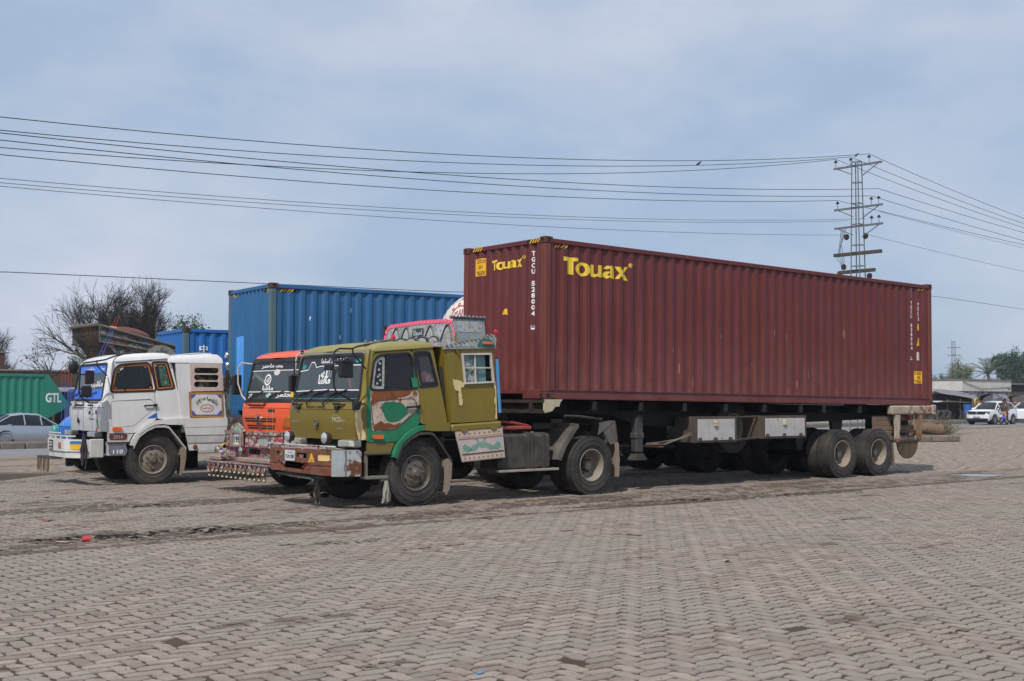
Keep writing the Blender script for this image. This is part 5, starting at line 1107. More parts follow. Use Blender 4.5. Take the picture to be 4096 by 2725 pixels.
for cc, pl in (('c8343a', ell(.22, 1.475, .06, .05, 14)), ('2d5fae', [(.22 + .058 * math.cos(rad(180 + 18 * k)), 1.475 + .048 * math.sin(rad(180 + 18 * k))) for k in range(11)])): g = G(); g.plate(pl, fF, -.003 - .001 * (cc[0] == '2'), -.003 - .001 * (cc[0] == '2')); g.obj('round_sticker', e['panel'], M('sticker ' + cc, cc, .5), smooth=0)
g = G(); g.plate([(.27, 1.09), (.40, 1.09), (.30, 1.19)], fF, -.003, -.003); g.obj('red_triangle', e['panel'], M('red reflector sheet', 'cf2f2a', .5), smooth=0)
g = G(); g.plate([(.16, 1.13), (.27, 1.13), (.28, 1.24), (.25, 1.26), (.28, 1.34), (.25, 1.34), (.22, 1.27), (.20, 1.34), (.17, 1.33), (.19, 1.26), (.15, 1.23)], fF, -.0035, -.0035); g.obj('green_sticker', e['panel'], M('sage sticker', '6a9a86', .5), smooth=0)
for y0, y1 in ((1.0, 1.9), (.42, .55)): g = G(); g.tube([fF(y1, 1.61, -.01), fF(y1, 1.61, -.05), fF(y0, 1.61, -.05), fF(y0, 1.61, -.01)], .02, 8); g.obj('grab_handle', e['cowl'], BLACKP)
rg = rag('draped_cloth', 'striped grey cloth', -3.93, 1.35, 1.70, 'a9a79f', .16, wt, 9)
for y0, y1 in ((.02, .55), (1.70, 2.26)):
    g = G(); g.box(-3.90, -3.74, y0, y1, .965, 1.085, .025); lm = g.obj('headlamp', wt, M('dark lamp housing', '5a5d5c', .35, .3)); g = G(); g.box(-3.912, -3.88, y0 + .03, y1 - .03, .98, 1.07, .012); g.obj('lens', lm, LENS)
g = G(); g.box(-3.72, -3.60, .1, 2.2, .80, 1.09); g.obj('radiator', wt, HOLE)
def aW(b): t = abs(b - 1.17); return -4.36 + .62 * max(0, (t - .62)) ** 1.15
fW = lambda p, q, d: (aW(p) + d, p, q); wcut = [.1 * k for k in range(0, 24)] + [.55, 1.79]
g = G(); g.plate([(-.0, .69), (2.34, .69), (2.34, .93), (-.0, .93)], fW, 0, .06, cuts=wcut); wb = g.obj('bumper', wt, WP)
g = G(); g.plate([(.03, .56), (2.31, .56), (2.31, .683), (.03, .683)], lambda p, q, d: (aW(p) + .03 + d, p, q), 0, .06, cuts=wcut); g.obj('bumper_lip', wb, M('chipped white lip', 'cfcdc8', .5, rust=.22, rcol='7d5f48', rscale=6, dirt=.3))
g = G(); g.box(-4.0, -3.73, -.02, .04, .57, .94, .02); g.obj('side_wing', wb, WPD)
for z in (.995, 1.05):
    g = G(); g.plate([(.9 if z > 1 else .3, z - .012), (2.28, z - .012), (2.28, z + .012), (.9 if z > 1 else .3, z + .012)], lambda p, q, d: (aW(p) + .02 + d, p, q), 0, .02, cuts=wcut); g.obj('rail', wb, WP)
for y in (.5, .9, 1.3, 1.7, 2.1): g = G(); g.box(aW(y) + .02, aW(y) + .045, y - .02, y + .02, .93, 1.0); g.obj('rail_post', wb, WP)
g = G(); g.plate([(1.35, .70), (1.62, .70), (1.62, .90), (1.35, .90)], fW, -.012, 0); pl = g.obj('number_plate', wb, M('black plate', '1d1e20', .5))
for tx, z0, z1 in (('JT 8888', .765, .815), ('SINDH', .835, .87), ('10123', .715, .745)): g = G(); g.flat(t_fit(text2d(tx, 1, .02), 1.60, 1.37, z0, z1), fW, -.0145); g.obj('lettering', pl, WHTPRINT, smooth=0)
for y in (.84, 2.2): g = G(); g.plate(rrect(y - .08, y + .08, .74, .86, .01), fW, -.012, 0); g.obj('orange_reflector', wb, M('orange reflector', 'a8542a', .4, var=.2))
g = G(); g.plate(rrect(.12, .36, .73, .86, .05), fW, -.012, 0); yl = g.obj('eye_lamp', wb, M('yellow lamp', 'd9a928', .35)); g = G(); g.plate(rpoly([(.10, .84), (.38, .84), (.36, .90), (.12, .90)], .03), fW, -.016, 0); g.obj('eyelid', yl, M('blue lid', '3d6f9a', .5))
rag('hanging_cloth', 'purple black cloth', -4.12, .02, 1.02, '2c2434', .68, wt, 12)
g = G(); g.box(-4.42, -4.2, 1.2, 2.42, .515, .545); g.obj('front_step', wb, DUSTM)
r = random.Random(6); g = G()
for k in range(46): y = 1.45 + r.random() * .95; g.tube([(-4.41, y, .52), (-4.41 + r.uniform(-.01, .01), y + r.uniform(-.01, .01), .24 + r.uniform(-.03, .06))], .006, 4)
g.obj('chain_fringe', wb, M('brown chain fringe', '6d5a40', .7), kind='stuff')
g = G(); g.box(-4.15, -4.0, 1.1, 1.22, .36, .54, .02); g.obj('tow_eye', wb, BLACK)
for k, (yy, tx) in enumerate(((1.0, '2016'), (.70, '110'))):
    fL = lambda p, q, d: (p, .004 + d, q)
    g = G(); g.plate(rpoly([(-3.60, yy - .085), (-3.28, yy - .085), (-3.25, yy), (-3.28, yy + .04 if k == 0 else yy + .1), (-3.60, yy + .04 if k == 0 else yy + .1), (-3.63, yy)], .02), fL, 0, .01); q_ = g.obj('year_plaque', wt, M('maroon plaque', '5d3330', .6) if k == 0 else M('dirty blue plaque', '6d6f7d', .6)); g = G(); g.flat(t_fit(text2d(tx, 1, .02), -3.54, -3.34, yy - .06, yy + .02), fL, -.004); g.obj('lettering', q_, M('pink print', 'b58d84', .6) if k == 0 else WHTPRINT, smooth=0)
g = G(); g.box(-3.66, -3.28, .01, .3, .60, .64, .01); g.box(-3.66, -3.62, .02, .1, .6, .88); g.plate([(-3.64, .63), (-3.30, .63), (-3.26, .86), (-3.64, .86)], lambda p, q, d: (p, .03 + d, q), 0, .02); g.obj('step_box', wt, WPD)
g = G(); y = -.30; g.tube([(-3.0, .25, 2.68), (-3.45, .12, 2.62), (-3.75, -.1, 2.52), (-3.98, y, 2.48), (-4.22, y, 2.44), (-4.29, y, 2.37), (-4.31, y, 1.85), (-4.25, y, 1.75), (-4.10, y + .05, 1.66), (-3.86, .0, 1.66)], .016, 8); g.tube([(-3.98, y, 2.5), (-3.96, y, 2.38), (-3.68, .03, 2.21)], .014, 8); g.obj('mirror_bracket', wt, BLACKP)
for x0, x1, z0, z1 in ((-4.20, -4.03, 2.03, 2.30), (-4.27, -4.07, 1.77, 1.99)): g = G(); g.box(x0, x1, y - .05, y + .03, z0, z1, .05); g.tube([(-4.31, y, (z0 + z1) / 2 + .05), (x0 + .05, y, (z0 + z1) / 2 + .05)], .015); g.obj('mirror', wt, BLACKP)
g = G(); g.ball((-4.42, y, 2.36), .13, 14, 8, (.75, .35, 1)); g.tube([(-4.32, y, 2.36), (-4.42, y, 2.36)], .015); g.obj('round_mirror', wt, BLACKP)
# sleeper
SLP = [(-2.29, 2.49), (-2.15, 1.34), (-1.18, 1.345), (-1.29, 2.50)]; WW = [(-1.97, 2.42), (-1.33, 2.435), (-1.285, 1.955), (-1.93, 1.935)]
g = G(); g.plate(SLP, fP, 0, .03, [WW]); sb = g.obj('sleeper_side', wt, WP)
g = G(); g.plate(SLP, lambda p, q, d: (p, 2.31 - d, q), 0, .03); g.obj('sleeper_side', wt, WP)
rings = []
for x, zt in ((-2.45, 2.60), (-2.25, 2.64), (-1.6, 2.69), (-1.35, 2.68), (-1.27, 2.62)):
    rr_ = [(-.02, 2.49)] + [(-.02 + .14 * (1 - math.cos(rad(a))), 2.49 + (zt - 2.49) * math.sin(rad(a))) for a in (25, 50, 75, 90)]; rr_ += [(2.3 - a, b) for a, b in reversed(rr_)]; rings.append([(x, a, b) for a, b in rr_])
g = G(); g.loft(rings); g.add(rings[-1], [list(range(len(rings[-1])))]); g.obj('sleeper_roof', wt, WP, smooth=50)
g = G(); g.box(-2.1, -1.25, .02, 2.28, 1.34, 1.37); g.plate([(.0, 1.34), (2.3, 1.34), (2.3, 2.5), (.0, 2.5)], lambda p, q, d: (-1.19 - .09 * (q - 1.34) - d, p, q), 0, .02); g.plate([(.0, 1.34), (2.3, 1.34), (2.3, 2.5), (.0, 2.5)], lambda p, q, d: (-2.14 - .12 * (q - 1.34) + d, p, q), 0, .02); g.obj('sleeper_wall', wt, WP)
hol = [rrect(-1.90, -1.365, z, z + .115, .05) for z in (1.985, 2.13, 2.275)]
o, i = ring_of(WW, 0, .05); g = G(); g.plate(o, fP, -.04, -.005, hol); wf_ = g.obj('window_grille', sb, M('pale pink tin', 'c4b0a8', .5, var=.12, scale=8))
g = G(); g.box(-1.95, -1.32, .06, .07, 1.95, 2.42); g.obj('painted_shutter', wf_, art('green shutter painting', ['20382a', '3d5a34', '1a1a1a', '7d6a3c', '8a8d7c', '121212'], 9, .5))
fX = lambda p, q, d: (p, -.035 + d, q); pq = [(-2.0, 1.885), (-1.28, 1.89), (-1.24, 1.345), (-1.965, 1.35)]
g = G(); g.plate(pq, fX, 0, .03); sg = g.obj('sign_board', wt, M('maroon sign edge', '7d3a2a', .6))
o, i = ring_of(pq, -.012, -.055); g = G(); g.plate(i, fX, -.004, 0); g.obj('ochre_border', sg, M('ochre border', 'b5842c', .55)); 
g = G(); g.plate(o, fX, -.007, 0); g.obj('blue_field', sg, M('blue corner field', '3f5fb0', .55))
g = G(); g.plate(rpoly([(-1.86, 1.83), (-1.40, 1.83), (-1.36, 1.77), (-1.30, 1.74), (-1.29, 1.50), (-1.35, 1.47), (-1.38, 1.41), (-1.85, 1.41), (-1.88, 1.47), (-1.94, 1.50), (-1.95, 1.74), (-1.89, 1.77)], .03), fX, -.010, 0); wh = g.obj('white_field', sg, M('sign white', 'd2d0cb', .5))
for a, b in ((-1.92, 1.82), (-1.35, 1.82), (-1.90, 1.42), (-1.32, 1.42)): g = G(); g.plate(ell(a, b, .022, .022, 10), fX, -.0105, -.0105); g.obj('rosette', sg, M('red rosette', 'a8554a', .5), smooth=0)
r = random.Random(4)
for k, s_ in enumerate(('\ufeae\ufed4\ufe9f', '\ufea5\ufe8e\ufef3\ufead', '\ufecb\ufe8d\ufead', '\ufebb\ufe8e\ufee8', '\ufef3\ufef7\ufed7')):
    t = rad(150 - 30 * k); cxx, czz = -1.62 + .22 * math.cos(t), 1.60 + .14 * math.sin(t); m_ = t_fit(text2d(s_, 1, .02), -.075, .075, -.05, .05); an = t - math.pi / 2
    g = G(); g.flat(([(cxx + a * math.cos(an) - b * math.sin(an), czz + a * math.sin(an) + b * math.cos(an)) for a, b in m_[0]], m_[1]), fX, -.012); g.obj('script', wh, M('dark green ink', '1f4a3c', .6), smooth=0)
o, i = ring_of(ell(-1.62, 1.545, .145, .075, 20), -.008, .006); g = G(); g.plate(o, fX, -.012, -.011, [i]); g.obj('red_oval', wh, M('red ink', 'a8403c', .6), smooth=0)
g = G(); g.flat(t_fit(text2d('\ufe8e\ufee3\ufea3\ufe94 \ufeec\ufed4', 1, .02), -1.72, -1.52, 1.51, 1.585), fX, -.012); g.obj('script', wh, M('red ink'), smooth=0)
g = G(); g.plate(rpoly([(-2.16, 1.34), (-1.17, 1.35), (-1.16, 1.16), (-2.12, 1.15)], .03), lambda p, q, d: (p, -.06 + d, q), 0, .3); g.obj('sill_beam', wt, WP)
for z0, z1, y0, mt in ((.99, 1.15, -.055, WP), (.83, .985, -.045, WPD), (.67, .825, -.03, WP)):
    x = lambda z: -2.10 + (1.15 - z) * .25; g = G(); g.plate([(x(z1), z1), (-1.17 - (1.15 - z1) * .2, z1), (-1.17 - (1.15 - z0) * .2, z0), (x(z0), z0)], lambda p, q, d: (p, y0 + d, q), 0, .02); g.obj('skirt_panel', wt, mt)
g = G(); g.lathe([(0, -.03), (.035, -.025), (.05, 0)], (-1.86, -.05, .745), 'y', 14); g.obj('round_reflector', wt, M('copper lens', '8a5a48', .2, .4))
g = G(); g.box(-1.75, -1.4, .3, 1.9, 2.69, 2.715, .01); g.obj('roof_hatch', wt, WPD)
for z, yy in ((2.66, -.08), (2.45, -.1)): g = G(); g.lathe([(0, -.03), (.06, -.02), (.075, .01), (.05, .05)], (-1.22, yy, z), 'x', 16); g.obj('round_lamp', wt, CHROME)
g = G(); g.tube([(-1.2, -.09, 2.4), (-1.17, -.09, 1.95), (-1.17, -.09, 1.75), (-1.22, -.06, 1.68)], .02, 8); g.obj('exhaust_pipe', wt, CHROME)
rag('hanging_tassel', 'black tassel', -1.20, -.1, 2.35, '1a1718', .5, wt, 15)
# thin whip aerials with coloured sleeves
for k, (x, y, z0, z1) in enumerate(((-4.05, 1.95, 1.0, 2.5), (-4.05, 1.7, 1.0, 2.5), (-4.05, 1.45, 1.0, 2.45), (-4.05, 1.25, 1.0, 2.4), (-4.1, .12, .98, 2.3), (-3.95, .04, .98, 2.3), (-3.78, .3, 2.58, 3.4), (-3.72, .28, 2.58, 3.42))):
    lean = .35 if k > 5 else .0
    g = G(); zm = z0 + (z1 - z0) * .72; g.tube([(x, y, z0), (x + lean * .72, y, zm)], .0045, 4); wr = g.obj('whip_aerial', wt, M('blue plastic sleeve', '4a6fd0', .5)); g = G(); g.tube([(x + lean * .72, y, zm), (x + lean, y, z1)], .0045, 4); g.obj('red_tip', wr, M('red plastic sleeve', 'd0483c', .5))
trailer('dark trailer under the blue container beside the white lorry', Vector(wloc) + Vector((math.cos(WY), math.sin(WY), 0)) * -.19, (0, 0, WY), L=12.1, detail=False, top=1.37)
BLUE = M('blue container paint', '235f8e', .5, var=.12, scale=.9, dirt=.2, dcol='3f6d8a', streak=.22, scol='2f4d62', rust=.06, rcol='4a3f3a', rscale=5)
BLUEP = M('weathered post paint', '4a6a74', .6, var=.12, dirt=.4, dcol='6a6258', rust=.35, rcol='5a4232', rscale=3)
BCAST = M('rusted blue casting', '4a3a34', .7, rust=.6, rcol='5a3626', rscale=6)
bl = Vector(wloc) + Vector((math.cos(WY), math.sin(WY), 0)) * -.19
b1 = Container('shipping_container', 'blue corrugated container with rusty corner posts above the orange cab', 'shipping containers', (bl.x, bl.y, 1.375), (0, 0, WY), 6.058, 2.896, BLUE, BLUEP, BCAST, fp=.215, fd=.045, seed=5)
b1.hazard(.22, .62, 2.71, 2.775)
for y0, y1 in ((.17, .40), (2.0, 2.25)): b1.hazard(y0, y1, 2.70, 2.765, True)
for u, z in ((.95, 2.1), (1.95, 2.32), (1.68, 1.7)): b1.patch('white_label', [(u, z), (u + .028, z), (u + .028, z + .09), (u, z + .09)], WHTPRINT)
b1.patch('fresh_paint_patch', [(1.62, .55), (1.98, .55), (1.98, 1.78), (1.62, 1.80)], M('light blue touch-up', '4f95dc', .5), True)
# brighter blue container further back
BLUE2 = M('bright blue container paint', '1f66ad', .5, var=.06, dirt=.12, dcol='4a80b0', streak=.1)
y2 = YAW - rad(6); p2 = (-8.30, 31.05, .96)
b2 = Container('shipping_container', 'bright blue container with a white character behind the white lorry', 'shipping containers', p2, (0, 0, y2), 6.058, 2.591, BLUE2, BLUEP, BCAST, fp=.215, fd=.045, seed=8)
m_ = text2d('中', 1, .02); b2.print_('white_character', t_fit(m_, .42, .64, 1.97, 2.16), WHTPRINT)
g = G(); g.box(.05, 6.0, .3, 2.1, -.3, -.01); g.box(.1, .5, .3, 2.1, -.96, -.3); g.box(5.2, 5.8, .3, 2.1, -.96, -.3); bs = thing('container_stand', 'dark timber blocks under the bright blue container', 'stand', p2, y2); o = g.obj('blocks', bs, BLACK)

# ------------------------------------------------------------------ orange lorry
ORP = M('orange cab paint', 'ee5c2c', .38, var=.05, scale=1.2, dirt=.1, dcol='c46a48', coat=.3, bump=.08, bscale=2.2)
oo = thing('tractor_lorry', 'bright orange lorry with an ornate painted bumper between the other two', 'lorry', yard(.75, 3.25), (0, 0, YAW), 'cab-over lorries parked in the yard')
e = cab(oo, dict(paint=ORP, sideglass=GLASS_DK, frame=M('black screen frame', '1a1a1c', .5), wipers=(2.05, 1.25))); chassis(oo)
for far in (0, 1): wheel(oo, -2.72, .155 if not far else 2.15, .53, True, bool(far)); duals(oo, 1.13, bool(far), RUBBER_D)
wsq('sun_band', [(.125, 2.28), (2.17, 2.28), (2.16, 2.43), (.135, 2.43)], BAND, .007, e)
for q0, q1 in ((2.268, 2.282), (1.865, 1.88)): wsq('white_line', [(.12, q0), (2.18, q0), (2.18, q1), (.12, q1)], WHTPRINT, .0055, e)
wst('script', ar('\ufeae\ufee4\ufea3\ufe8e\ufee3 \ufeb4\ufe92', .85, 1.75, 2.31, 2.41, .03), WHTPRINT, .004, e); wst('script', ar('\ufe8e\ufeb7\ufe8e\ufee3', 1.1, 1.55, 1.90, 1.99, .04), WHTPRINT, .004, e); wst('script', ar('\ufeae\ufee4\ufe98\ufea3', .4, .95, 1.75, 1.84, .03), WHTPRINT, .004, e); wst('script', ar('\ufeae\ufee4', 1.95, 2.12, 1.75, 1.84, .03), WHTPRINT, .004, e)
o, i = ring_of(ell(1.38, 2.10, .13, .10, 18), -.025, .01); g = G(); g.plate(o, fF, .005, .005, [i]); g.obj('medallion', e['ws'], WHTPRINT, smooth=0); wst('script', ar('\ufeea\ufee0\ufedf', 1.31, 1.45, 2.05, 2.15, .05), WHTPRINT, .004, e)
wsq('white_sticker', ell(1.05, 2.24, .12, .06, 14), M('red and white sticker', 'd9c9c4', .5), .0035, e)
wsq('triangle_sticker', [(.28, 1.77), (.46, 1.77), (.37, 1.93)], YELLOWS, .0035, e); wsq('mint_sticker', [(1.1, 1.80), (1.3, 1.76), (1.36, 1.80), (1.22, 1.86)], M('mint sticker', '9fd0c0', .5), .0035, e)
GRL = M('dark grille', '15110f', .7); 
for z0, z1, y0, y1 in ((1.30, 1.375, .85, 2.1), (1.165, 1.24, .93, 2.02)):
    g = G(); g.plate(rpoly([(y0, z0), (y1, z0), (y1 + .04, z1), (y0 - .04, z1)], .01), fF, -.004, .001, cuts=[1.2, 1.5, 1.8]); gl_ = g.obj('grille_slot', e['panel'], GRL)
    g = G(); g.plate([(y0, (z0 + z1) / 2 - .006), (y1, (z0 + z1) / 2 - .006), (y1, (z0 + z1) / 2 + .006), (y0, (z0 + z1) / 2 + .006)], fF, -.012, 0, cuts=[1.2, 1.5, 1.8]); g.obj('grille_bar', gl_, ORP)
sw = rpoly([(.75, 1.12), (2.2, 1.12), (2.25, 1.41), (1.65, 1.42), (1.47, 1.47), (1.30, 1.42), (.72, 1.41)], .04); o, i = ring_of(sw, -.01, .006); g = G(); g.plate(o, fF, -.006, .0, [i], [1.0, 1.2, 1.5, 1.8, 2.1]); g.obj('grille_surround', e['panel'], ORP)
o, i = ring_of(ell(1.47, 1.30, .10, .125, 22), -.012, .012); g = G(); g.plate(o, fF, -.03, -.005, [i]); em = g.obj('emblem', e['panel'], CHROME); g = G(); g.plate([(1.37, 1.285), (1.57, 1.285), (1.57, 1.31), (1.37, 1.31)], fF, -.03, -.01); g.obj('bar', em, CHROME)
g = G(); g.plate(rrect(.85, 1.10, 1.49, 1.545, .01), fF, -.004, -.002); g.obj('dark_badge', e['panel'], M('navy badge', '1c2a38', .4))
g = G(); g.plate(rpoly([(.10, 1.22), (.62, 1.20), (.50, 1.36), (.12, 1.52)], .03), fF, -.02, .0, cuts=[.15, .25, .4]); hl = g.obj('corner_lamp', e['panel'], M('amber lamp', 'b5651e', .2, coat=.5))
for k in range(4): g = G(); z = 1.39 + k * .03; g.plate([(.13, z), (.36 - k * .05, z), (.36 - k * .05, z + .014), (.13, z + .014)], fF, -.026, -.02); g.obj('lens_rib', hl, YELLOWS)
g = G(); g.tube([fF(1.9, 1.63, 0), fF(1.86, 1.62, -.04), fF(1.3, 1.62, -.04), fF(1.26, 1.63, 0)], .018, 8); g.obj('grab_handle', e['cowl'], BLACKP)
g = G(); g.box(-3.8, -3.66, .05, 2.25, .8, 1.09); g.obj('radiator', oo, HOLE)
g = G(); y = -.32; g.tube([(-3.62, .1, 2.55), (-3.95, y + .05, 2.56), (-4.05, y, 2.5), (-4.08, y, 2.2), (-4.14, y, 1.95), (-4.05, y, 1.7), (-3.8, 0, 1.66)], .017, 8); g.obj('mirror_bracket', oo, M('taped white bar', 'b9aaa2', .6, rust=.3, rcol='7d4a3c')); 
RM = art('red floral mirror back', ['a83a46', 'c2606a', '7d2f3f', '8fb5a0', 'b5485a'], 8, .4)
for z0, z1, x0 in ((2.05, 2.40, -3.98), (1.72, 1.98, -3.98)): g = G(); g.box(x0, x0 + .26, y - .06, y + .02, z0, z1, .05); g.obj('mirror', oo, RM)
g = G(); g.box(-3.72, -3.5, -.02, .3, 2.44, 2.52, .02); g.tube([(-3.66, .1, 2.5), (-3.7, .12, 2.62)], .03); g.obj('mirror_mount', oo, BLACKP)
g = G(); yf = CW + .25; g.tube([(-3.60, CW - .06, 2.42), (-3.68, yf, 2.45), (-3.75, yf + .02, 2.35), (-3.76, yf, 2.05), (-3.72, yf - .1, 1.8), (-3.72, CW - .05, 1.70)], .017, 8); g.obj('mirror_bracket', oo, M('taped white bar'))
g = G(); g.box(-3.85, -3.66, yf + .02, yf + .12, 1.82, 2.22, .05); g.obj('mirror', oo, BLACKP)
# ornate bumper
A1 = art('red truck art', ['b53c46', 'cf6e76', 'a03642', 'd8b0b0', '7682a6', '5a947a', 'd9ccc4'], 15, .45, line='4a2028'); A2 = art('pink studded trim', ['8f5a55', 'a87a70', '7d4a48', 'b59a8c', 'c9b9a8'], 20, .45, line='3f2a28')
TIN = M('hammered tin trim', 'a08a80', .4, .3, var=.25, scale=14)
fO = lambda p, q, d: (-4.20 + .25 * max(0, abs(p - 1.15) - .9) + d, p, q); oc = [.1, .3, .6, .9, 1.15, 1.4, 1.7, 2.0, 2.2]
hl1 = rpoly([(.42, .89), (.92, .88), (.90, 1.03), (.48, 1.05)], .05)
g = G(); g.plate([(.0, .84), (2.30, .84), (2.30, 1.07), (.0, 1.07)], fO, 0, .5, [hl1], oc); ob = g.obj('bumper', oo, A1)
g = G(); g.plate(hl1, fO, .03, .05); g.obj('headlamp', ob, LENS)
g = G(); g.plate([(-.02, 1.072), (2.32, 1.072), (2.32, 1.135), (-.02, 1.135)], fO, -.02, .1, cuts=oc); g.obj('top_trim', ob, A2)
g = G(); g.plate([(.0, .62), (2.3, .62), (2.3, .835), (.0, .835)], lambda p, q, d: (-4.12 + d, p, q), 0, .4, [rrect(.9, 1.35, .70, .80, .02)]); g.obj('lower_face', ob, A1)
for y0, y1 in ((.0, 1.25), (1.95, 2.42)): g = G(); g.box(-4.42, -4.1, y0, y1, .57, .66, .02); lg = g.obj('ledge', ob, TIN)
g = G(); g.box(-4.45, -4.1, .0, 2.45, .515, .56, .012); g.obj('lip', ob, A2)
for k in range(30): g = G(); g.ball((-4.452, .05 + k * .08, .54), .017, 6, 4); g.obj('stud', ob, CHROME)
g = G(); g.plate(rpoly([(1.30, .84), (1.78, .84), (1.76, 1.10), (1.66, 1.16), (1.42, 1.16), (1.32, 1.10)], .03), lambda p, q, d: (-4.30 + d, p, q), 0, .05, [rrect(1.40, 1.68, .88, 1.10, .03)]); nf = g.obj('plate_frame', ob, TIN)
g = G(); g.plate([(1.40, .88), (1.68, .88), (1.68, 1.10), (1.40, 1.10)], lambda p, q, d: (-4.27 + d, p, q), 0, .01); np_ = g.obj('number_plate', nf, M('plate white')); g = G(); g.flat(t_fit(text2d('199', 1, .03), 1.66, 1.42, .91, 1.04), lambda p, q, d: (-4.275, p, q)); g.obj('lettering', np_, BLKPRINT, smooth=0)
g = G(); g.plate(rpoly([(1.25, 1.12), (1.85, 1.12), (1.78, 1.24), (1.55, 1.30), (1.38, 1.22)], .04), lambda p, q, d: (-4.26 + d, p, q), 0, .03); cg = g.obj('crest', ob, A2); g = G(); g.plate(rpoly([(1.36, 1.14), (1.72, 1.14), (1.62, 1.23), (1.46, 1.22)], .03), lambda p, q, d: (-4.265 + d, p, q), 0, .005); g.obj('crest_eye', cg, M('mint enamel', '6fae94', .4))
for y in (2.2, 1.22): g = G(); g.lathe([(.04, .1), (.07, .06), (.078, 0)], (-4.36, y, .77), 'x', 14); sl = g.obj('spot_lamp', ob, M('copper shell', '7d3a24', .4)); g = G(); g.lathe([(.078, 0), (.06, -.02), (0, -.03)], (-4.36, y, .77), 'x', 14); g.obj('lens', sl, CHROME)
g = G(); g.ball((-4.42, 1.86, .73), .05, 10, 7); g.obj('mauve_globe', ob, M('mauve globe', '8f86b5', .3)); g = G(); g.tube([(-4.4, 1.95, .66), (-4.42, 1.98, .78), (-4.38, 1.82, .9)], .016, 6); g.obj('yellow_pipe', ob, M('yellow paint', 'd9c24a', .5))
for k in range(13):                                              # leaf-shaped pendants and bells
    y = .12 + k * .185; g = G(); f_ = lambda p, q, d: (-4.45 + d, p, q); g.plate(rpoly([(y - .055, .515), (y + .055, .515), (y + .045, .44), (y, .40), (y - .045, .44)], .02), f_, 0, .006); pd = g.obj('pendant', ob, A2)
    g = G(); g.plate(rpoly([(y + .03, .43), (y + .085, .46), (y + .14, .43), (y + .11, .38), (y + .085, .345), (y + .06, .38)], .01), lambda p, q, d: (-4.44 + d, p, q), 0, .006); pl = g.obj('petal', ob, TIN); g = G(); g.plate(ell(y + .085, .415, .022, .022, 10), lambda p, q, d: (-4.445 + d, p, q), 0, .003); g.obj('petal_eye', pl, M('maroon bead', '7d3a36', .4))
    for z in (.37, .27): g = G(); g.lathe([(0, .03), (.014, .022), (.024, 0), (.0, .0)], (-4.45, y + (.03 if z > .3 else -.02), z), 'z', 8); g.obj('bell', ob, M('brass cream bell', 'bfb08d', .4))
r = random.Random(8); g = G()
for k in range(90): y = r.uniform(.05, 2.4); g.tube([(-4.43, y, .50), (-4.43 + r.uniform(-.01, .01), y + r.uniform(-.01, .01), .23 + r.uniform(0, .04))], .005, 3)
g.obj('chain_fringe', ob, M('dark chain fringe', '4a4034', .6), kind='stuff')
for k, y in enumerate((.10, .22, .33, .44)): g = G(); g.tube([(-4.22, y, 1.1), (-4.23, y, 1.55)], .0025, 4); wr = g.obj('whip_aerial', oo, M(('violet', 'yellow', 'blue', 'yellow')[k] + ' whip', ('8a6f9a', 'd9c24a', '6f86b5', 'd9c24a')[k], .5))
for k, y in enumerate((1.9, 2.1, 2.35)): g = G(); g.tube([(-1.6, y - .6, 2.65), (-1.55, y - .6, 4.0)], .005, 4); w_ = g.obj('whip_aerial', oo, M('blue plastic sleeve')) if k < 0 else g.bm.free()
# sleeper and cream tank behind the orange cab
g = G(); g.box(-2.1, -1.1, .02, 2.28, 1.3, 2.62, .08); g.obj('sleeper', oo, ORP)
tk = thing('tanker_trailer', 'cream tank trailer with red calligraphy on its rounded front', 'tanker', yard(0, 3.25), (0, 0, YAW))
CRM = M('cream tank enamel', 'e2ddd2', .35, var=.04, dirt=.15, dcol='b5aa98', coat=.3)
rings = []; cyy, czz = 1.17, 2.95; nn = 36
for x, k in ((1.36, .0), (1.37, .25), (1.40, .5), (1.46, .72), (1.56, .88), (1.68, .96), (1.8, .985), (1.84, 1.0), (6, 1), (10.6, 1), (10.8, .9), (10.95, .5), (11, 0)):
    rings.append([(x, cyy + 1.16 * max(k, .001) * math.cos(2 * math.pi * j / nn), czz + 1.05 * max(k, .001) * math.sin(2 * math.pi * j / nn)) for j in range(nn)])
g = G(); g.loft(rings, closed=True); ta = g.obj('tank', tk, CRM, smooth=50)
def fTk(p, q, d):
    k = min(1, math.hypot((p - cyy) / 1.16, (q - czz) / 1.05)); return (interp(k, [(0, 1.36), (.25, 1.37), (.5, 1.40), (.72, 1.46), (.88, 1.56), (.96, 1.68)]) - .006 - d, p, q)
RC = M('red tank paint', 'b5383a', .5)
def tkp(nm, m2, par=None): g = G(); g.flat(m2, fTk, 0, [cyy + .1 * j for j in range(-10, 11)]); return g.obj(nm, par or ta, RC, smooth=0)
o, i = ring_of(ell(1.17, 3.50, .30, .22, 24), -.012, .012); tkp('red_ring', polys2d([(o, [i])]))
tkp('script', t_fit(text2d('\ufe8e\ufeb7\ufe8e\ufee3', 1, .03), 1.40, .95, 3.40, 3.52)); tkp('script', t_fit(text2d('\ufeea\ufee0\ufedf\ufe8d', 1, .02), 1.36, 1.0, 3.53, 3.64))
for k in range(10): t = 2 * math.pi * k / 10; tkp('scroll', polys2d([(ell(1.17 + .35 * math.cos(t), 3.50 + .27 * math.sin(t), .05, .035, 10), [ell(1.17 + .35 * math.cos(t), 3.50 + .27 * math.sin(t), .025, .015, 8)])]))
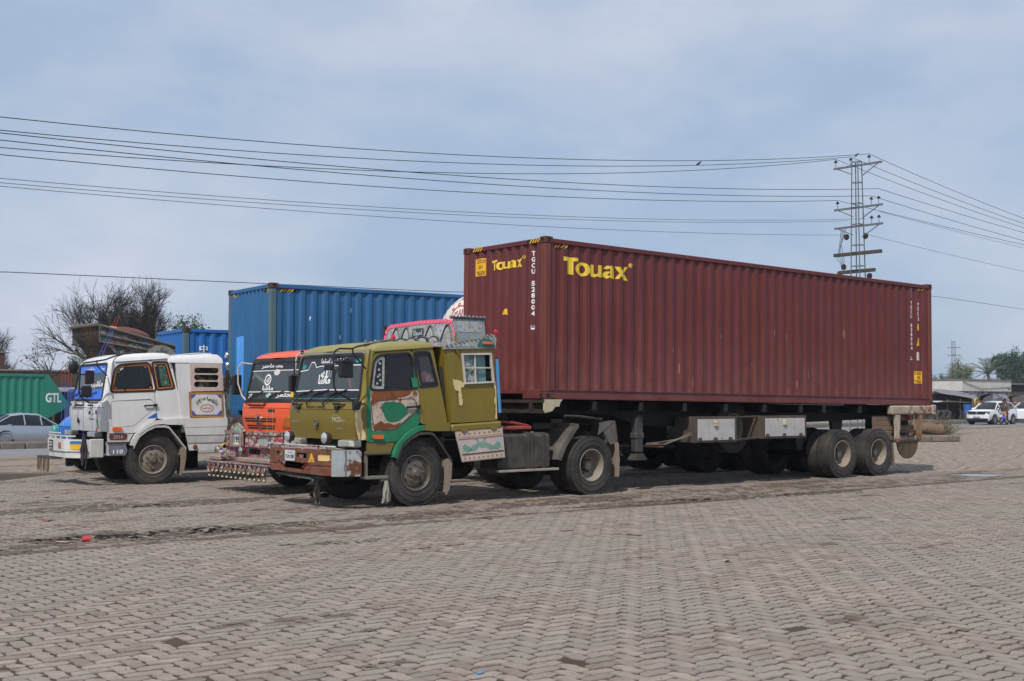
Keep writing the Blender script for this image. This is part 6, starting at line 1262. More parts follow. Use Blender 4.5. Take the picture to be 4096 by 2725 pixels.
for k in range(16):
    t0 = rad(12 + k * 10); t1 = t0 + rad(8); pl = [(cyy + 1.0 * math.cos(t0), czz + .905 * math.sin(t0)), (cyy + 1.0 * math.cos(t1), czz + .905 * math.sin(t1)), (cyy + 1.06 * math.cos(t1), czz + .96 * math.sin(t1)), (cyy + 1.06 * math.cos(t0), czz + .96 * math.sin(t0))]
    g = G(); g.plate(pl, fTk, 0, 0); g.obj('reflective_tape', ta, M('red tape', '9a3a3c', .5) if k % 2 else M('silver tape', 'bfc4c6', .4), smooth=0)
for y in (.55, 1.72): g = G(); g.box(1.2, 10.8, y, y + .1, 1.3, 1.95, .01); g.obj('frame_rail', tk, BLACK)
for x in (7.9, 9.15):
    g = G(); g.tube([(x, .3, .53), (x, 2.1, .53)], .07, 8); g.obj('axle', tk, BLACK)
    for far in (0, 1): duals(tk, x, bool(far), RUBBER_D, M('dark rim', '4a4640', .6))
for y in (.4, 1.9): g = G(); g.box(2.6, 2.8, y, y + .15, .4, 1.6); g.obj('landing_leg', tk, BLACK)
g = G(); g.box(3.5, 6.6, .1, .5, .75, 1.2, .03); g.obj('side_locker', tk, BLACK)
g = G(); g.box(6.9, 10.9, .05, .6, 1.12, 1.45, .03); g.box(9.9, 10.9, .05, 2.3, .6, 1.15, .03); g.obj('wheel_cover', tk, BLACK)

# ------------------------------------------------------------------ old blue bonneted truck with a timber crown, behind the white lorry
bd = thing('painted_truck', 'old blue bonneted truck with a weathered carved wooden crown over its cab', 'truck', yard(.25, 11.5), (0, 0, YAW))
BB = M('bright blue bonnet paint', '2f7fd6', .35, var=.06, coat=.3); WOOD = art('weathered truck art', ['7a7268', '968f84', '655b52', '85736a', '5a7268', '8d6258', 'a29d92', '66728a'], 8, .8, line='4a433b')
OLDW = M('old grey timber', '6d665b', .9, var=.25, scale=5, dirt=.4, dcol='4a4238')
rings = []
for x, w_, zt in ((-4.30, .42, 1.10), (-4.27, .55, 1.22), (-4.1, .68, 1.36), (-3.8, .78, 1.48), (-3.3, .85, 1.58), (-2.9, .88, 1.62)):
    rings.append([(x, 1.15 - w_, .82), (x, 1.15 - w_, zt - .25), (x, 1.15 - w_ * .8, zt - .08), (x, 1.15, zt), (x, 1.15 + w_ * .8, zt - .08), (x, 1.15 + w_, zt - .25), (x, 1.15 + w_, .82)])
g = G(); g.loft(rings); g.add(rings[0], [list(range(7))]); g.obj('bonnet', bd, BB, smooth=60)
for k in range(5): g = G(); y = .85 + k * .15; g.box(-4.34, -4.28, y - .03, y + .03, .86, 1.08, .01); g.obj('grille_bar', bd, BB)
g = G(); g.box(-4.31, -4.29, .8, 1.5, .85, 1.1); g.obj('grille', bd, HOLE)
for y in (.52, 1.78): g = G(); g.lathe([(.09, .16), (.13, .1), (.14, 0), (.12, -.03), (0, -.05)], (-4.34, y, .98), 'x', 16); g.obj('headlamp', bd, M('teal lamp shell', '3f9a8c', .35)); 
g = G(); g.box(-4.40, -4.3, .4, 1.9, .62, .76, .03); g.obj('bumper', bd, BLACK)
g = G(); g.box(-2.95, -1.6, .12, 2.18, .75, 2.65, .08); g.obj('cab', bd, M('dark painted cab', '3a3230', .7, dirt=.4))
for far in (0, 1): wheel(bd, -3.3, .17 if not far else 2.12, .5, True, bool(far), RUBBER_D)
fs_ = lambda y0, s_: (lambda p, q, d: (p, y0 + s_ * d, q))
top = [(-3.93, 3.45), (-3.0, 3.23), (-2.08, 3.01)]; bot = [(-2.10, 2.80), (-2.81, 2.80), (-3.56, 2.97), (-3.92, 3.07)]
for y0, s_ in ((-.0, 1), (1.8, -1)):
    g = G(); g.plate(top + bot, fs_(y0, s_), 0, .05); cs = g.obj('crown_side', bd, WOOD)
    for dz, w_ in ((.0, .03), (-.20, .02), (-.38, .02)): g = G(); g.tube([(-3.93, y0 - .02 * s_, 3.44 + dz), (-2.08, y0 - .02 * s_, 3.0 + dz * .55)], w_, 6); g.obj('moulding', cs, OLDW)
    g = G(); g.plate([(-3.55, 2.97), (-2.80, 2.80), (-2.1, 2.80), (-2.1, 2.35), (-2.9, 2.42), (-3.1, 2.62), (-3.45, 2.66)], fs_(y0 + .02 * s_, s_), 0, .04); g.obj('lower_board', bd, WOOD)
    for k in range(7): x = -3.7 + k * .2; z = 3.20 - (x + 3.7) * .22; g = G(); g.plate(ell(x, z, .06, .05, 8), fs_(y0 - .008 * s_, s_), 0, .008); g.obj('painted_flower', cs, M('faded ' + ('green', 'blue', 'rose')[k % 3], ('4f6f60', '4f5a7d', '8d5f5c')[k % 3], .7))
rg_ = []
for t in range(9): y = 1.8 * t / 8; bow = -.06 * (1 - abs(t - 4) / 4) ** .7; rg_.append([(-3.93 + bow, y, 3.44 + .0), (-3.90 + bow * .7, y, 3.25), (-3.75 + bow * .4, y, 3.02), (-3.55, y, 2.80), (-3.5, y, 2.55)])
g = G(); g.loft(rg_); g.obj('crown_prow', bd, art('dark painted prow', ['5a4d46', '6a4a40', '7d6038', '4a4440', '685850'], 4, .8, line='3a332e'))
g = G(); g.tube([(-3.95 - .06 * (1 - abs(t - 4) / 4) ** .7, 1.8 * t / 8, 3.46) for t in range(9)], .045, 6); g.obj('prow_rail', bd, OLDW)
g = G(); g.plate([(-2.45 + .38 * math.cos(rad(15 * k)), 2.70 + .32 * math.sin(rad(15 * k))) for k in range(13)], fs_(-.06, 1), 0, .03); mdl = g.obj('star_medallion', bd, M('grey tin medallion', '8a8880', .6, var=.2, scale=8))
g = G(); g.plate([(-2.45 + (.15 if j % 2 == 0 else .07) * math.sin(j * math.pi / 5), 2.84 + (.15 if j % 2 == 0 else .07) * math.cos(j * math.pi / 5)) for j in range(10)], fs_(-.07, 1), 0, .008); g.obj('star', mdl, OLDW)
g = G(); g.box(-2.2, 1.5, .05, 2.25, .9, 2.3, .03); g.obj('cargo_body', bd, WOOD)
sk_ = thing('sack', 'brown stuffed sack with orange neck lying on the wooden crown', 'sack', yard(-2.65, 12.2, 3.28), (0, .18, YAW)); g = G(); g.ball((0, 0, 0), .17, 14, 8, (3.0, 1.4, 1)); g.obj('cloth', sk_, M('brown sacking', '6a4540', .95, var=.2, bump=.5, bscale=14)); g = G(); g.lathe([(.05, -.62), (.09, -.52), (.10, -.40)], (0, 0, .02), 'x', 10, True); g.obj('tied_neck', sk_, M('orange cloth', 'd0802a', .8))
# a driver stands between the lorries, only the trouser legs and shoes show under the bumper
# ------------------------------------------------------------------ background placing: along the road at lateral distance s, where a sight line of the yard survey meets it
def at(px, s, z=0.0):
    k = (px - 2048) / 4915; r = (k * (R0.y + NR.y * s) - R0.x - NR.x * s) / (ER.x - k * ER.y); return rd(r, s, z)
def hz_(P, py): return CAM_H + (1600 - py) / 4915 * P.y
# ------------------------------------------------------------------ pylon and wires
GALV = M('galvanised steel', '767d80', .5, .5, var=.12, dirt=.25, dcol='6d6a64'); PORC = M('brown porcelain', '33241f', .3); WIRE = M('wire', '202226', .6); TIMB = M('dark weathered crossarm', '4a4239', .9)
def lattice(T, h, w0, w1, n, r=.035):
    c = [[(sx * (w0 + (w1 - w0) * i / n) / 2, sy * (w0 + (w1 - w0) * i / n) / 2, h * i / n) for sx, sy in ((-1, -1), (1, -1), (1, 1), (-1, 1))] for i in range(n + 1)]
    for k in range(4): g = G(); g.tube([c[0][k], c[n][k]], r, 4); g.obj('tower_leg', T, GALV)
    for i in range(1, n + 1):
        g = G()
        for k in range(4): g.tube([c[i][k], c[i][(k + 1) % 4]], r * .8, 4, False)
        g.obj('tie_frame', T, GALV)
        if i <= n // 2: g = G(); g.tube([c[i - 1][0], c[i][1]], r * .5, 4, False); g.tube([c[i - 1][1], c[i][2]], r * .5, 4, False); g.obj('brace', T, GALV)
def insul(T, p, up=.28, s=1.0):
    g = G(); g.tube([p, (p[0], p[1], p[2] + up)], .018, 6); o = g.obj('insulator_pin', T, GALV); g = G(); z = p[2] + up
    g.lathe([(.0, .14 * s), (.06 * s, .12 * s), (.05 * s, .07 * s), (.11 * s, .04 * s), (.09 * s, .0), (0, 0)], (p[0], p[1], z), 'z', 10); g.obj('insulator', o, PORC)
pyl = Vector((18.38, 65, 0)); py_yaw = RY
py_ = thing('pylon', 'grey lattice electricity pylon rising behind the maroon container', 'pylon', (pyl.x, pyl.y, -.1), py_yaw, None)
lattice(py_, 14.5, .76, .36, 13, .03)
# the arms reach across the line: local y; the camera sees the -y end to the right
for z, ins in ((14.3, ((1.28, 0), (.35, 0), (-.75, 0))), (12.05, ((1.2, 0), (-.85, 0), (-1.28, .35))), (11.05, ((-.85, 0), (-1.28, .2)))):
    g = G(); g.box(-.05, .05, -1.5, 1.4, z - .05, z + .05); g.tube([(0, -1.35, z), (0, -.28, z - .6)], .03, 4); g.tube([(0, 1.25, z), (0, .28, z - .45)], .03, 4); ca = g.obj('crossarm', py_, GALV)
    for y, du in ins: insul(ca, (0, y, z), .33)
for z, y0, y1, t in ((9.6, -1.4, 1.45, .03), (8.65, -1.0, 1.1, -.05)):
    g = G(); g.box(-.09, .09, y0, y1, z - .09, z + .09, .01); g.obj('timber_arm', py_, TIMB)
for y, z in ((.75, 10.55), (-.4, 10.5), (.95, 8.95), (1.2, 8.6), (-.6, 8.35)): g = G(); g.lathe([(0, -.06), (.14, -.05), (.17, 0), (.1, .05), (.04, .1)], (.12, y, z), 'x', 14); g.obj('strain_disc', py_, PORC)
r = random.Random(2)
for k in range(4): g = G(); g.tube([(.1, .75 + .1 * k, 11.0), (.15, 1.1 + .08 * k, 10.2 - .3 * k), (.12, .9 + .1 * k, 9.3), (.1, 1.0, 8.8)], .012, 4); g.obj('jumper_lead', py_, WIRE)
ORD = ['highest', 'second highest', 'third highest', 'fourth highest', 'fifth highest', 'sixth highest', 'seventh highest', 'eighth highest', 'ninth highest', 'tenth highest']
pa, pb = (pyl - R0).dot(ER), (pyl - R0).dot(NR)
def wire(label, y, zp, edge_py, right=False, r_=.012):
    """sagging conductor from the pylon arm (offset y) along the road; passes the frame edge at the surveyed height"""
    s = pb + y; px = 4096 if right else 0; E_ = at(px, s); ze = hz_(E_, edge_py); re = (E_ - R0).dot(ER)
    am = pa + 49 if right else pa - 61; end = pa + 90 if right else pa - 95
    k = (zp - ze) / ((pa - am) ** 2 - (re - am) ** 2)
    pts = [tuple(rd(pa + (end - pa) * i / 40, s, zp + k * ((pa + (end - pa) * i / 40 - am) ** 2 - (pa - am) ** 2))) for i in range(41)]
    g = G(); g.tube(pts, r_, 5); o = g.obj('power_line', None, WIRE); tag(o, label, 'wire', 'overhead wires')
for k, (y, zp, ey) in enumerate(((-.75, 14.72, 460), (.35, 14.72, 514), (-1.28, 12.80, 525), (-.85, 12.47, 554), (1.28, 14.72, 584), (1.2, 12.47, 613), (-.5, 11.3, 709), (.6, 11.3, 727), (.75, 10.55, 741))):
    wire(ORD[k] + ' overhead wire at the left edge, running to the pylon', y, zp, ey, False, .014 if k < 6 else .009)
for k, (y, zp, ey) in enumerate(((-.75, 14.72, 866), (.35, 14.72, 888), (1.28, 14.72, 905), (-1.28, 12.80, 925), (-.85, 12.47, 958), (1.2, 12.47, 975), (-1.28, 11.6, 988), (-.4, 10.5, 1083))):
    wire(ORD[k] + ' overhead wire at the right edge beyond the pylon', y, zp, ey, True, .014 if k < 6 else .009)
A_, B_ = at(-400, pb), at(4500, pb)
pts = []
for i in range(61):
    px = -300 + 4800 * i / 60; P = at(px, pb); pyy = 1086 + .0452 * max(px, 0) if px < 1820 else (1168 - .00002 * (px - 1820) * (3733 - px) * .5 + (px - 1820) * .0073 if px < 3733 else 1182 + (px - 3733) * .151); pts.append((P.x, P.y, hz_(P, pyy)))
g = G(); g.tube(pts, .012, 5); tag(g.obj('power_line', None, WIRE), 'lowest single wire passing just above the blue container roof', 'wire', 'overhead wires')
def bird(P, label):
    T = thing('bird', label, 'bird', P, .6); g = G(); g.loft([[(x, w_ * math.cos(t), z + h_ * math.sin(t)) for t in [k * math.pi / 4 for k in range(8)]] for x, w_, h_, z in ((-.2, .005, .005, -.06), (-.08, .035, .04, 0), (.02, .05, .06, .05), (.08, .04, .045, .1), (.12, .035, .035, .13), (.16, .02, .02, .13), (.2, .003, .003, .125))], closed=True); g.obj('body', T, M('dark plumage', '26262a', .8))
bird(Vector((pyl.x, pyl.y, 14.72)), 'small dark bird perched on top of the lattice pylon')
Pw = at(2800, pb - .75); bird(Vector((Pw.x, Pw.y, hz_(Pw, 652))), 'small dark bird sitting on the highest wire')
p2_ = at(3815, 60); t2 = thing('pylon', 'distant thin lattice pole beside the sparse tree on the right', 'pylon', (p2_.x, p2_.y, -.3), RY); lattice(t2, hz_(p2_, 1365) + .3, .7, .4, 11, .035)
for z in (.93, .82): g = G(); h = hz_(p2_, 1365); g.box(-.06, .06, -1.2, 1.0, h * z, h * z + .1); g.obj('crossarm', t2, GALV)

# ------------------------------------------------------------------ trees
def branch_tree(name, label, P, h, spread, seed, mat, levels=5, kids=(5, 5, 5, 4, 3), r0=.22, droop=0.0, trunk=.25, leaf=None, group='trees beyond the road', up=.35, tw=.008, width=None):
    """tapered trunk with limbs forking into twigs; optional leaf faces near the twig ends"""
    R_ = random.Random(seed); T = thing(name, label, 'tree', P, R_.random() * 6, group); g0, g1 = G(), G(); ends = []
    def grow(p, d, L, r, lev):
        n = 3 if lev < 3 else 2; pts = [p]; q = p
        for i in range(n):
            d = (d + Vector((R_.gauss(0, .13), R_.gauss(0, .13), R_.gauss(0, .1) + .05 - droop * lev * .04))).normalized(); q = q + d * (L / n); pts.append(q)
        (g0 if lev < 2 else g1).tube(pts, [max(tw, r * (1 - .45 * i / n)) for i in range(n + 1)], 6 if lev < 2 else 3, False)
        if lev >= levels - 2: ends.extend(pts[1:])
        if lev >= levels: return
        for k in range(kids[min(lev, len(kids) - 1)]):
            t = R_.uniform(.35, 1) if lev else R_.uniform(.75, 1); b = pts[min(n, int(t * n) + (1 if lev == 0 else 0))]
            a = R_.uniform(0, 6.28) + k * 2.4; sp = R_.uniform(.45, 1.0) * spread
            side = d.orthogonal().normalized(); s2 = d.cross(side); nd = (d + (side * math.cos(a) + s2 * math.sin(a)) * sp + Vector((0, 0, up * .5))).normalized()
            grow(b, nd, L * R_.uniform(.55, .85) * (1.9 if lev == 0 else 1), r * .55, lev + 1)
    grow(Vector((0, 0, -.2)), Vector((.03, 0, 1)), h * trunk, r0, 0)
    zs = max(e.z for e in ends); k = h / zs; kw = 1.0 if not width else width / 2 / sorted(math.hypot(e.x, e.y) for e in ends)[int(len(ends) * .97)]
    for gg in (g0, g1):
        for v in gg.bm.verts: v.co.z *= k; v.co.x *= kw; v.co.y *= kw
    g0.obj('trunk', T, mat); g1.obj('twigs', T, mat, smooth=0, kind='stuff')
    if leaf:
        N, size, lm = leaf; rn = np.random.RandomState(seed); E_ = np.array([(e.x * kw, e.y * kw, e.z * k) for e in ends]); C = E_[rn.randint(0, len(E_), N)] + rn.normal(0, size * 1.6, (N, 3))
        leaves('crown', C, size, rn, T, lm)
    return T
def leaves(name, C, size, rn, T, mat):
    N = len(C); a = rn.normal(0, 1, (N, 3)); a /= np.linalg.norm(a, axis=1)[:, None]; b = np.cross(a, rn.normal(0, 1, (N, 3))); b /= np.linalg.norm(b, axis=1)[:, None]
    s = size * rn.uniform(.6, 1.3, (N, 1)); V = np.stack([C - a * s, C + b * s * .45, C + a * s, C - b * s * .45], 1).reshape(-1, 3)
    me = bpy.data.meshes.new(name); me.from_pydata(V.tolist(), [], np.arange(N * 4).reshape(-1, 4).tolist()); me.update(); return put(name, me, T, mat, 'stuff')
BARK = M('dark twig bark', '463f3b', .9, var=.2); BARK2 = M('pale bark', '5d5348', .9)
LG = M('deep green leaf', '2f4a24', .6, var=.35, scale=.6); LG2 = M('mid green leaf', '4a6a2c', .6, var=.3, scale=.8); LG3 = M('pale sparse leaf', '76805a', .7, var=.25, scale=.8); LD = M('far dark leaf', '2f4a2e', .7, var=.35, scale=.25)
P = at(428, 46); branch_tree('bare_tree', 'big leafless tree with fine dark twigs above the wooden crown', P, hz_(P, 1095), .85, 15, BARK, 6, (12, 5, 4, 4, 3, 3), .10, .1, .10, tw=.004, up=.25, width=9.5)
P = at(-75, 46); branch_tree('bare_tree', 'leafless tree cut off by the left edge of the frame', P, hz_(P, 1235), .8, 23, BARK, 6, (9, 5, 4, 4, 3, 3), .11, .12, .14, tw=.005, up=.2, width=5)
P = at(680, 52); branch_tree('leafy_tree', 'green leafy tree behind the bright blue container', P, hz_(P, 1255), .7, 5, BARK, 4, (5, 5, 4, 4), .25, 0, .3, (12000, .12, LG), width=4.5)
P = at(330, 43); branch_tree('leafy_tree', 'thin pale green tree over the brick wall', P, hz_(P, 1395), .7, 9, BARK2, 4, (5, 4, 4, 3), .12, 0, .3, (1500, .1, LG2))
P = at(210, 36); branch_tree('bare_tree', 'crooked bare sapling with dry pods over the brick wall', P, hz_(P, 1370), 1.1, 31, BARK, 3, (4, 3, 3), .09, .9, .35, (120, .09, M('dry pod', '5a4a3c', .9)), tw=.016)
P = at(800, 60); branch_tree('bare_tree', 'thin bare branches above the bright blue container', P, hz_(P, 1255), .6, 17, BARK, 4, (4, 4, 3, 3), .1, 0, .3, tw=.012)
P = at(3840, 64); branch_tree('sparse_tree', 'sparse pale tree beside the distant lattice pole', P, hz_(P, 1425), .75, 41, BARK2, 4, (5, 5, 4, 4), .22, 0, .22, (5200, .13, LG3), tw=.02)
for px, py, s, sd, lab, N in ((4025, 1398, 95, 51, 'dense dark green tree behind the white wall on the right', 30000), (4110, 1395, 100, 52, 'dark green tree cut off by the right edge', 16000), (4060, 1440, 110, 57, 'lower dark green tree between the two tallest on the right', 12000)):
    P = at(px, s); branch_tree('leafy_tree', lab, P, hz_(P, py), .8, sd, BARK, 4, (6, 5, 4, 4), .5, 0, .2, (N, .23, LD), tw=.03, width=13 if N > 20000 else 9)
for px, py, s, sd, lab in ((3760, 1500, 150, 61, 'low hazy tree right beside the container end'), (3885, 1508, 170, 62, 'small round hazy tree beyond the white wall')):
    P = at(px, s); branch_tree('leafy_tree', lab, P, hz_(P, py), .9, sd, BARK, 3, (6, 5, 4), .3, 0, .2, (5000, .3, LD), tw=.03)
# date palm
P = at(3952, 85); pm = thing('palm_tree', 'date palm with arching grey green fronds behind the white wall', 'tree', P, 0, 'trees beyond the road'); h = hz_(P, 1495)
g = G(); g.tube([(0, 0, -.3), (.1, 0, h * .5), (0, 0, h)], [.35, .3, .28], 8); g.obj('trunk', pm, BARK2); rp_ = random.Random(3)
for k in range(34):
    a = k * 2.4; el = rad(rp_.uniform(-25, 70)); L = rp_.uniform(4.2, 5.6); d = Vector((math.cos(a) * math.cos(el), math.sin(a) * math.cos(el), math.sin(el))); g = G(); pts = [Vector((0, 0, h)) + d * L * t + Vector((0, 0, -1.5 * t * t)) for t in [i / 6 for i in range(7)]]; g.tube(pts, .05, 3, False)
    for i in range(1, 7):
        for q in range(3):
            b = pts[i - 1].lerp(pts[i], q / 3); sv = d.cross(Vector((0, 0, 1))).normalized()
            for sg in (-1, 1): tip = b + sv * sg * .75 + d * .5 + Vector((0, 0, -.15)); g.add([tuple(b), tuple(b + d * .09), tuple(tip)], [(0, 1, 2)])
    g.obj('frond', pm, M('dusty palm green', '56654c', .7, var=.2), smooth=0)

# ------------------------------------------------------------------ vehicles on the road
def car(name, label, P, yaw, paint, L, Wd, st, gh, cat='car', wr=.32, parts=None):
    """st: stations (x, z_bottom, z_belt, half width); gh: greenhouse stations (x, z_base, z_roof, half width at roof); front is -x"""
    T = thing(name, label, cat, P, yaw); rings = []
    for x, zb, zt, w_ in st: rings.append([(x, -w_ * .92, zb), (x, -w_, zb + .12), (x, -w_, zb + (zt - zb) * .6), (x, -w_ * .95, zt - .03), (x, -w_ * .8, zt), (x, 0, zt + .025), (x, w_ * .8, zt), (x, w_ * .95, zt - .03), (x, w_, zb + (zt - zb) * .6), (x, w_, zb + .12), (x, w_ * .92, zb)])
    g = G(); g.loft(rings); g.add(rings[0], [list(range(11))]); g.add(rings[-1], [list(range(11))]); g.obj('body', T, paint, smooth=50)
    hw = max(s[3] for s in st) * .93; rr_ = [[(x, -hw, z0), (x, -w_ - .02, z1 - .06), (x, -w_ * .8, z1), (x, 0, z1 + .02), (x, w_ * .8, z1), (x, w_ + .02, z1 - .06), (x, hw, z0)] for x, z0, z1, w_ in gh]
    g = G(); g.loft(rr_); g.obj('glasshouse', T, GLASS_DK, smooth=40)
    g = G(); top = [r_ for r_, q in zip(rr_, gh) if q[2] - q[1] > .3]; g.loft([[(p[0], p[1], p[2] + .006) for p in r_[1:6]] for r_ in top]); g.obj('roof', T, paint, smooth=50)
    for i in range(len(rr_)):
        if gh[i][2] - gh[i][1] > .02 or True:
            for s_ in (0, 1):
                g = G(); a, b = (rr_[i][0], rr_[i][1]) if not s_ else (rr_[i][6], rr_[i][5]); 
                if i + 1 < len(rr_) and abs(gh[i][2] - gh[i + 1][2]) > .25: b = rr_[i + 1][1] if not s_ else rr_[i + 1][5]
                elif i and abs(gh[i][2] - gh[i - 1][2]) > .25 and i == len(rr_) - 1: b = rr_[i - 1][1] if not s_ else rr_[i - 1][5]
                g.tube([a, b], .035, 5); g.obj('pillar', T, paint)
    for x in (st[0][0] + L * .19, st[-1][0] - L * .2):
        for s_ in (-1, 1):
            g = G(); g.lathe([(wr * .6, -.11), (wr * .9, -.115), (wr, -.09), (wr, .09), (wr * .9, .115)], (x, s_ * (Wd / 2 - .1), wr), 'y', 20); w_ = g.obj('wheel', T, RUBBER); g = G(); g.lathe([(0, -.105), (wr * .2, -.11), (wr * .6, -.1)] if s_ < 0 else [(0, .105), (wr * .2, .11), (wr * .6, .1)], (x, s_ * (Wd / 2 - .1), wr), 'y', 14); g.obj('rim', w_, M('alloy rim', '8d9093', .35, .6))
            g = G(); g.lathe([(wr + .005, -.01), (wr + .07, 0)], (x, s_ * (Wd / 2 + .005 - .005), wr + .02), 'y', 20); g.obj('arch', T, BLACKP)
    if parts: parts(T)
    return T
SIL = M('silver car paint', 'a9b0b8', .3, .5, var=.04, coat=.4); WHC = M('white car paint', 'e4e6e8', .25, var=.03, coat=.5)
def sil(T):
    for s_ in (-1, 1): g = G(); g.box(2.02, 2.26, s_ * .84 - .05, s_ * .84 + .05, .78, .95, .03); g.obj('tail_lamp', T, REDL)
    g = G(); g.box(-.1, .1, -.86, -.84, .84, .86); g.obj('door_handle', T, CHROME)
P = at(122, 19.0, -.35); car('saloon_car', 'silver saloon car driving past behind the median on the left', P, RY + math.pi, SIL, 4.5, 1.76, [(-2.25, .3, .62, .6), (-2.1, .22, .70, .78), (-1.4, .2, .84, .87), (-.6, .2, .92, .88), (1.0, .2, .96, .88), (1.8, .22, .98, .86), (2.15, .3, .95, .78), (2.27, .4, .85, .66)], [(-1.0, .90, .92, .7), (-.25, .93, 1.42, .56), (.5, .95, 1.47, .57), (1.1, .96, 1.40, .55), (1.85, .97, 1.0, .66)], parts=sil)
def suvp(T):
    g = G(); g.plate(rpoly([(-.62, .78), (.62, .78), (.70, .98), (-.70, .98)], .04), lambda p, q, d: (-2.37 + d, p, q), 0, .08); gr = g.obj('grille', T, BLACKP); g = G(); g.lathe([(0, -.02), (.07, 0)], (-2.375, 0, .89), 'x', 12); g.obj('emblem', gr, CHROME)
    for s_ in (-1, 1): g = G(); g.box(-2.34, -2.08, s_ * .74 - .16, s_ * .74 + .12, .90, 1.0, .02); g.obj('headlamp', T, CHROME); g = G(); g.box(-1.0, -.85, s_ * 1.0 - .1, s_ * 1.0 + .1, 1.08, 1.22, .04); g.obj('door_mirror', T, WHC)
    g = G(); g.box(-2.40, -2.2, -.8, .8, .30, .48, .03); g.obj('lower_intake', T, BLACKP); g = G(); g.box(-2.42, -2.3, -.26, .26, .56, .70, .01); g.obj('number_plate', T, M('plate white'))
    g = G(); g.box(-2.0, 2.2, -.9, .9, .2, .4); g.obj('underbody', T, BLACK)
SUVS = [(-2.33, .35, .95, .62), (-2.2, .28, 1.02, .85), (-1.4, .25, 1.10, .92), (-.5, .25, 1.14, .93), (1.0, .25, 1.16, .93), (2.0, .28, 1.16, .90), (2.3, .35, 1.10, .82), (2.36, .5, 1.0, .74)]
SUVG = [(-1.25, 1.10, 1.12, .72), (-.45, 1.14, 1.62, .62), (.6, 1.15, 1.70, .64), (1.6, 1.16, 1.66, .62), (2.2, 1.16, 1.2, .7)]
P = at(3965, 6.3, -.09); car('suv', 'white sport utility car on the road behind the motorbike', P, RY, WHC, 4.7, 1.86, SUVS, SUVG, wr=.36, parts=suvp)
P = at(4118, 7.5, -.09); car('hatchback', 'white car at the right edge, only its nose in view', P, RY, WHC, 4.0, 1.7, SUVS, SUVG, wr=.33)
# motorbike with two riders
def skin(name, joints, edges, T, mat, sub=2):
    me = bpy.data.meshes.new(name); me.from_pydata([j[0] for j in joints], edges, []); o = bpy.data.objects.new(name, me); COL.objects.link(o)
    m = o.modifiers.new('s', 'SKIN'); u = o.modifiers.new('u', 'SUBSURF'); u.levels = sub; u.render_levels = sub
    for i, j in enumerate(joints): v = me.skin_vertices[0].data[i]; v.radius = (j[1], j[1] if len(j) < 3 else j[2]); v.use_root = (i == 0)
    dg = bpy.context.evaluated_depsgraph_get(); dg.update(); m2 = bpy.data.meshes.new_from_object(o.evaluated_get(dg)); bpy.data.objects.remove(o); bpy.data.meshes.remove(me)
    m2.polygons.foreach_set('use_smooth', [True] * len(m2.polygons)); m2.materials.clear(); return put(name, m2, T, mat)
BY = RY + rad(8); P = at(4012, 4.6, -.085); mb = thing('motorbike', 'small motorbike with a blue tank bag in front of the white car', 'motorbike', P, BY)
for x in (-.62, .62): g = G(); g.lathe([(.20, -.03), (.25, -.045), (.28, -.03), (.28, .03), (.25, .045), (.20, .03)], (x, 0, .28), 'y', 22); w_ = g.obj('wheel', mb, RUBBER); g = G(); g.lathe([(0, -.05), (.05, -.05), (.05, .05), (0, .05)], (x, 0, .28), 'y', 10); [g.tube([(x, 0, .28), (x + .21 * math.cos(k * .785), 0, .28 + .21 * math.sin(k * .785))], .006, 4) for k in range(8)]; g.obj('rim', w_, CHROME)
g = G(); g.tube([(-.62, .06, .28), (-.48, .06, .75), (-.42, .06, .95)], .022, 6); g.tube([(-.62, -.06, .28), (-.48, -.06, .75), (-.42, -.06, .95)], .022, 6); g.tube([(-.42, -.3, 1.0), (-.45, 0, .96), (-.42, .3, 1.0)], .015, 6); g.obj('fork', mb, CHROME)
g = G(); g.ball((-.22, 0, .74), .16, 12, 8, (1.6, .8, .8)); g.obj('fuel_tank', mb, M('red tank enamel', '9a2a28', .3)); g = G(); g.box(-.02, .68, -.12, .12, .70, .80, .04); g.obj('seat', mb, BLACKP); g = G(); g.box(-.25, .15, -.12, .12, .28, .58, .05); g.tube([(.0, -.14, .3), (.6, -.16, .28)], .035, 8); g.obj('engine', mb, M('engine alloy', '55575a', .4, .5))
g = G(); g.lathe([(0, -.06), (.07, -.04), (.08, .04)], (-.56, 0, .86), 'x', 12); g.obj('headlamp', mb, CHROME); g = G(); g.box(-.72, -.70, -.1, .1, .58, .76); g.obj('number_plate', mb, M('plate white')); g = G(); g.ball((-.45, -.14, .50), .13, 12, 8); g.obj('blue_bag', mb, M('blue plastic bag', '1f4fd0', .4))
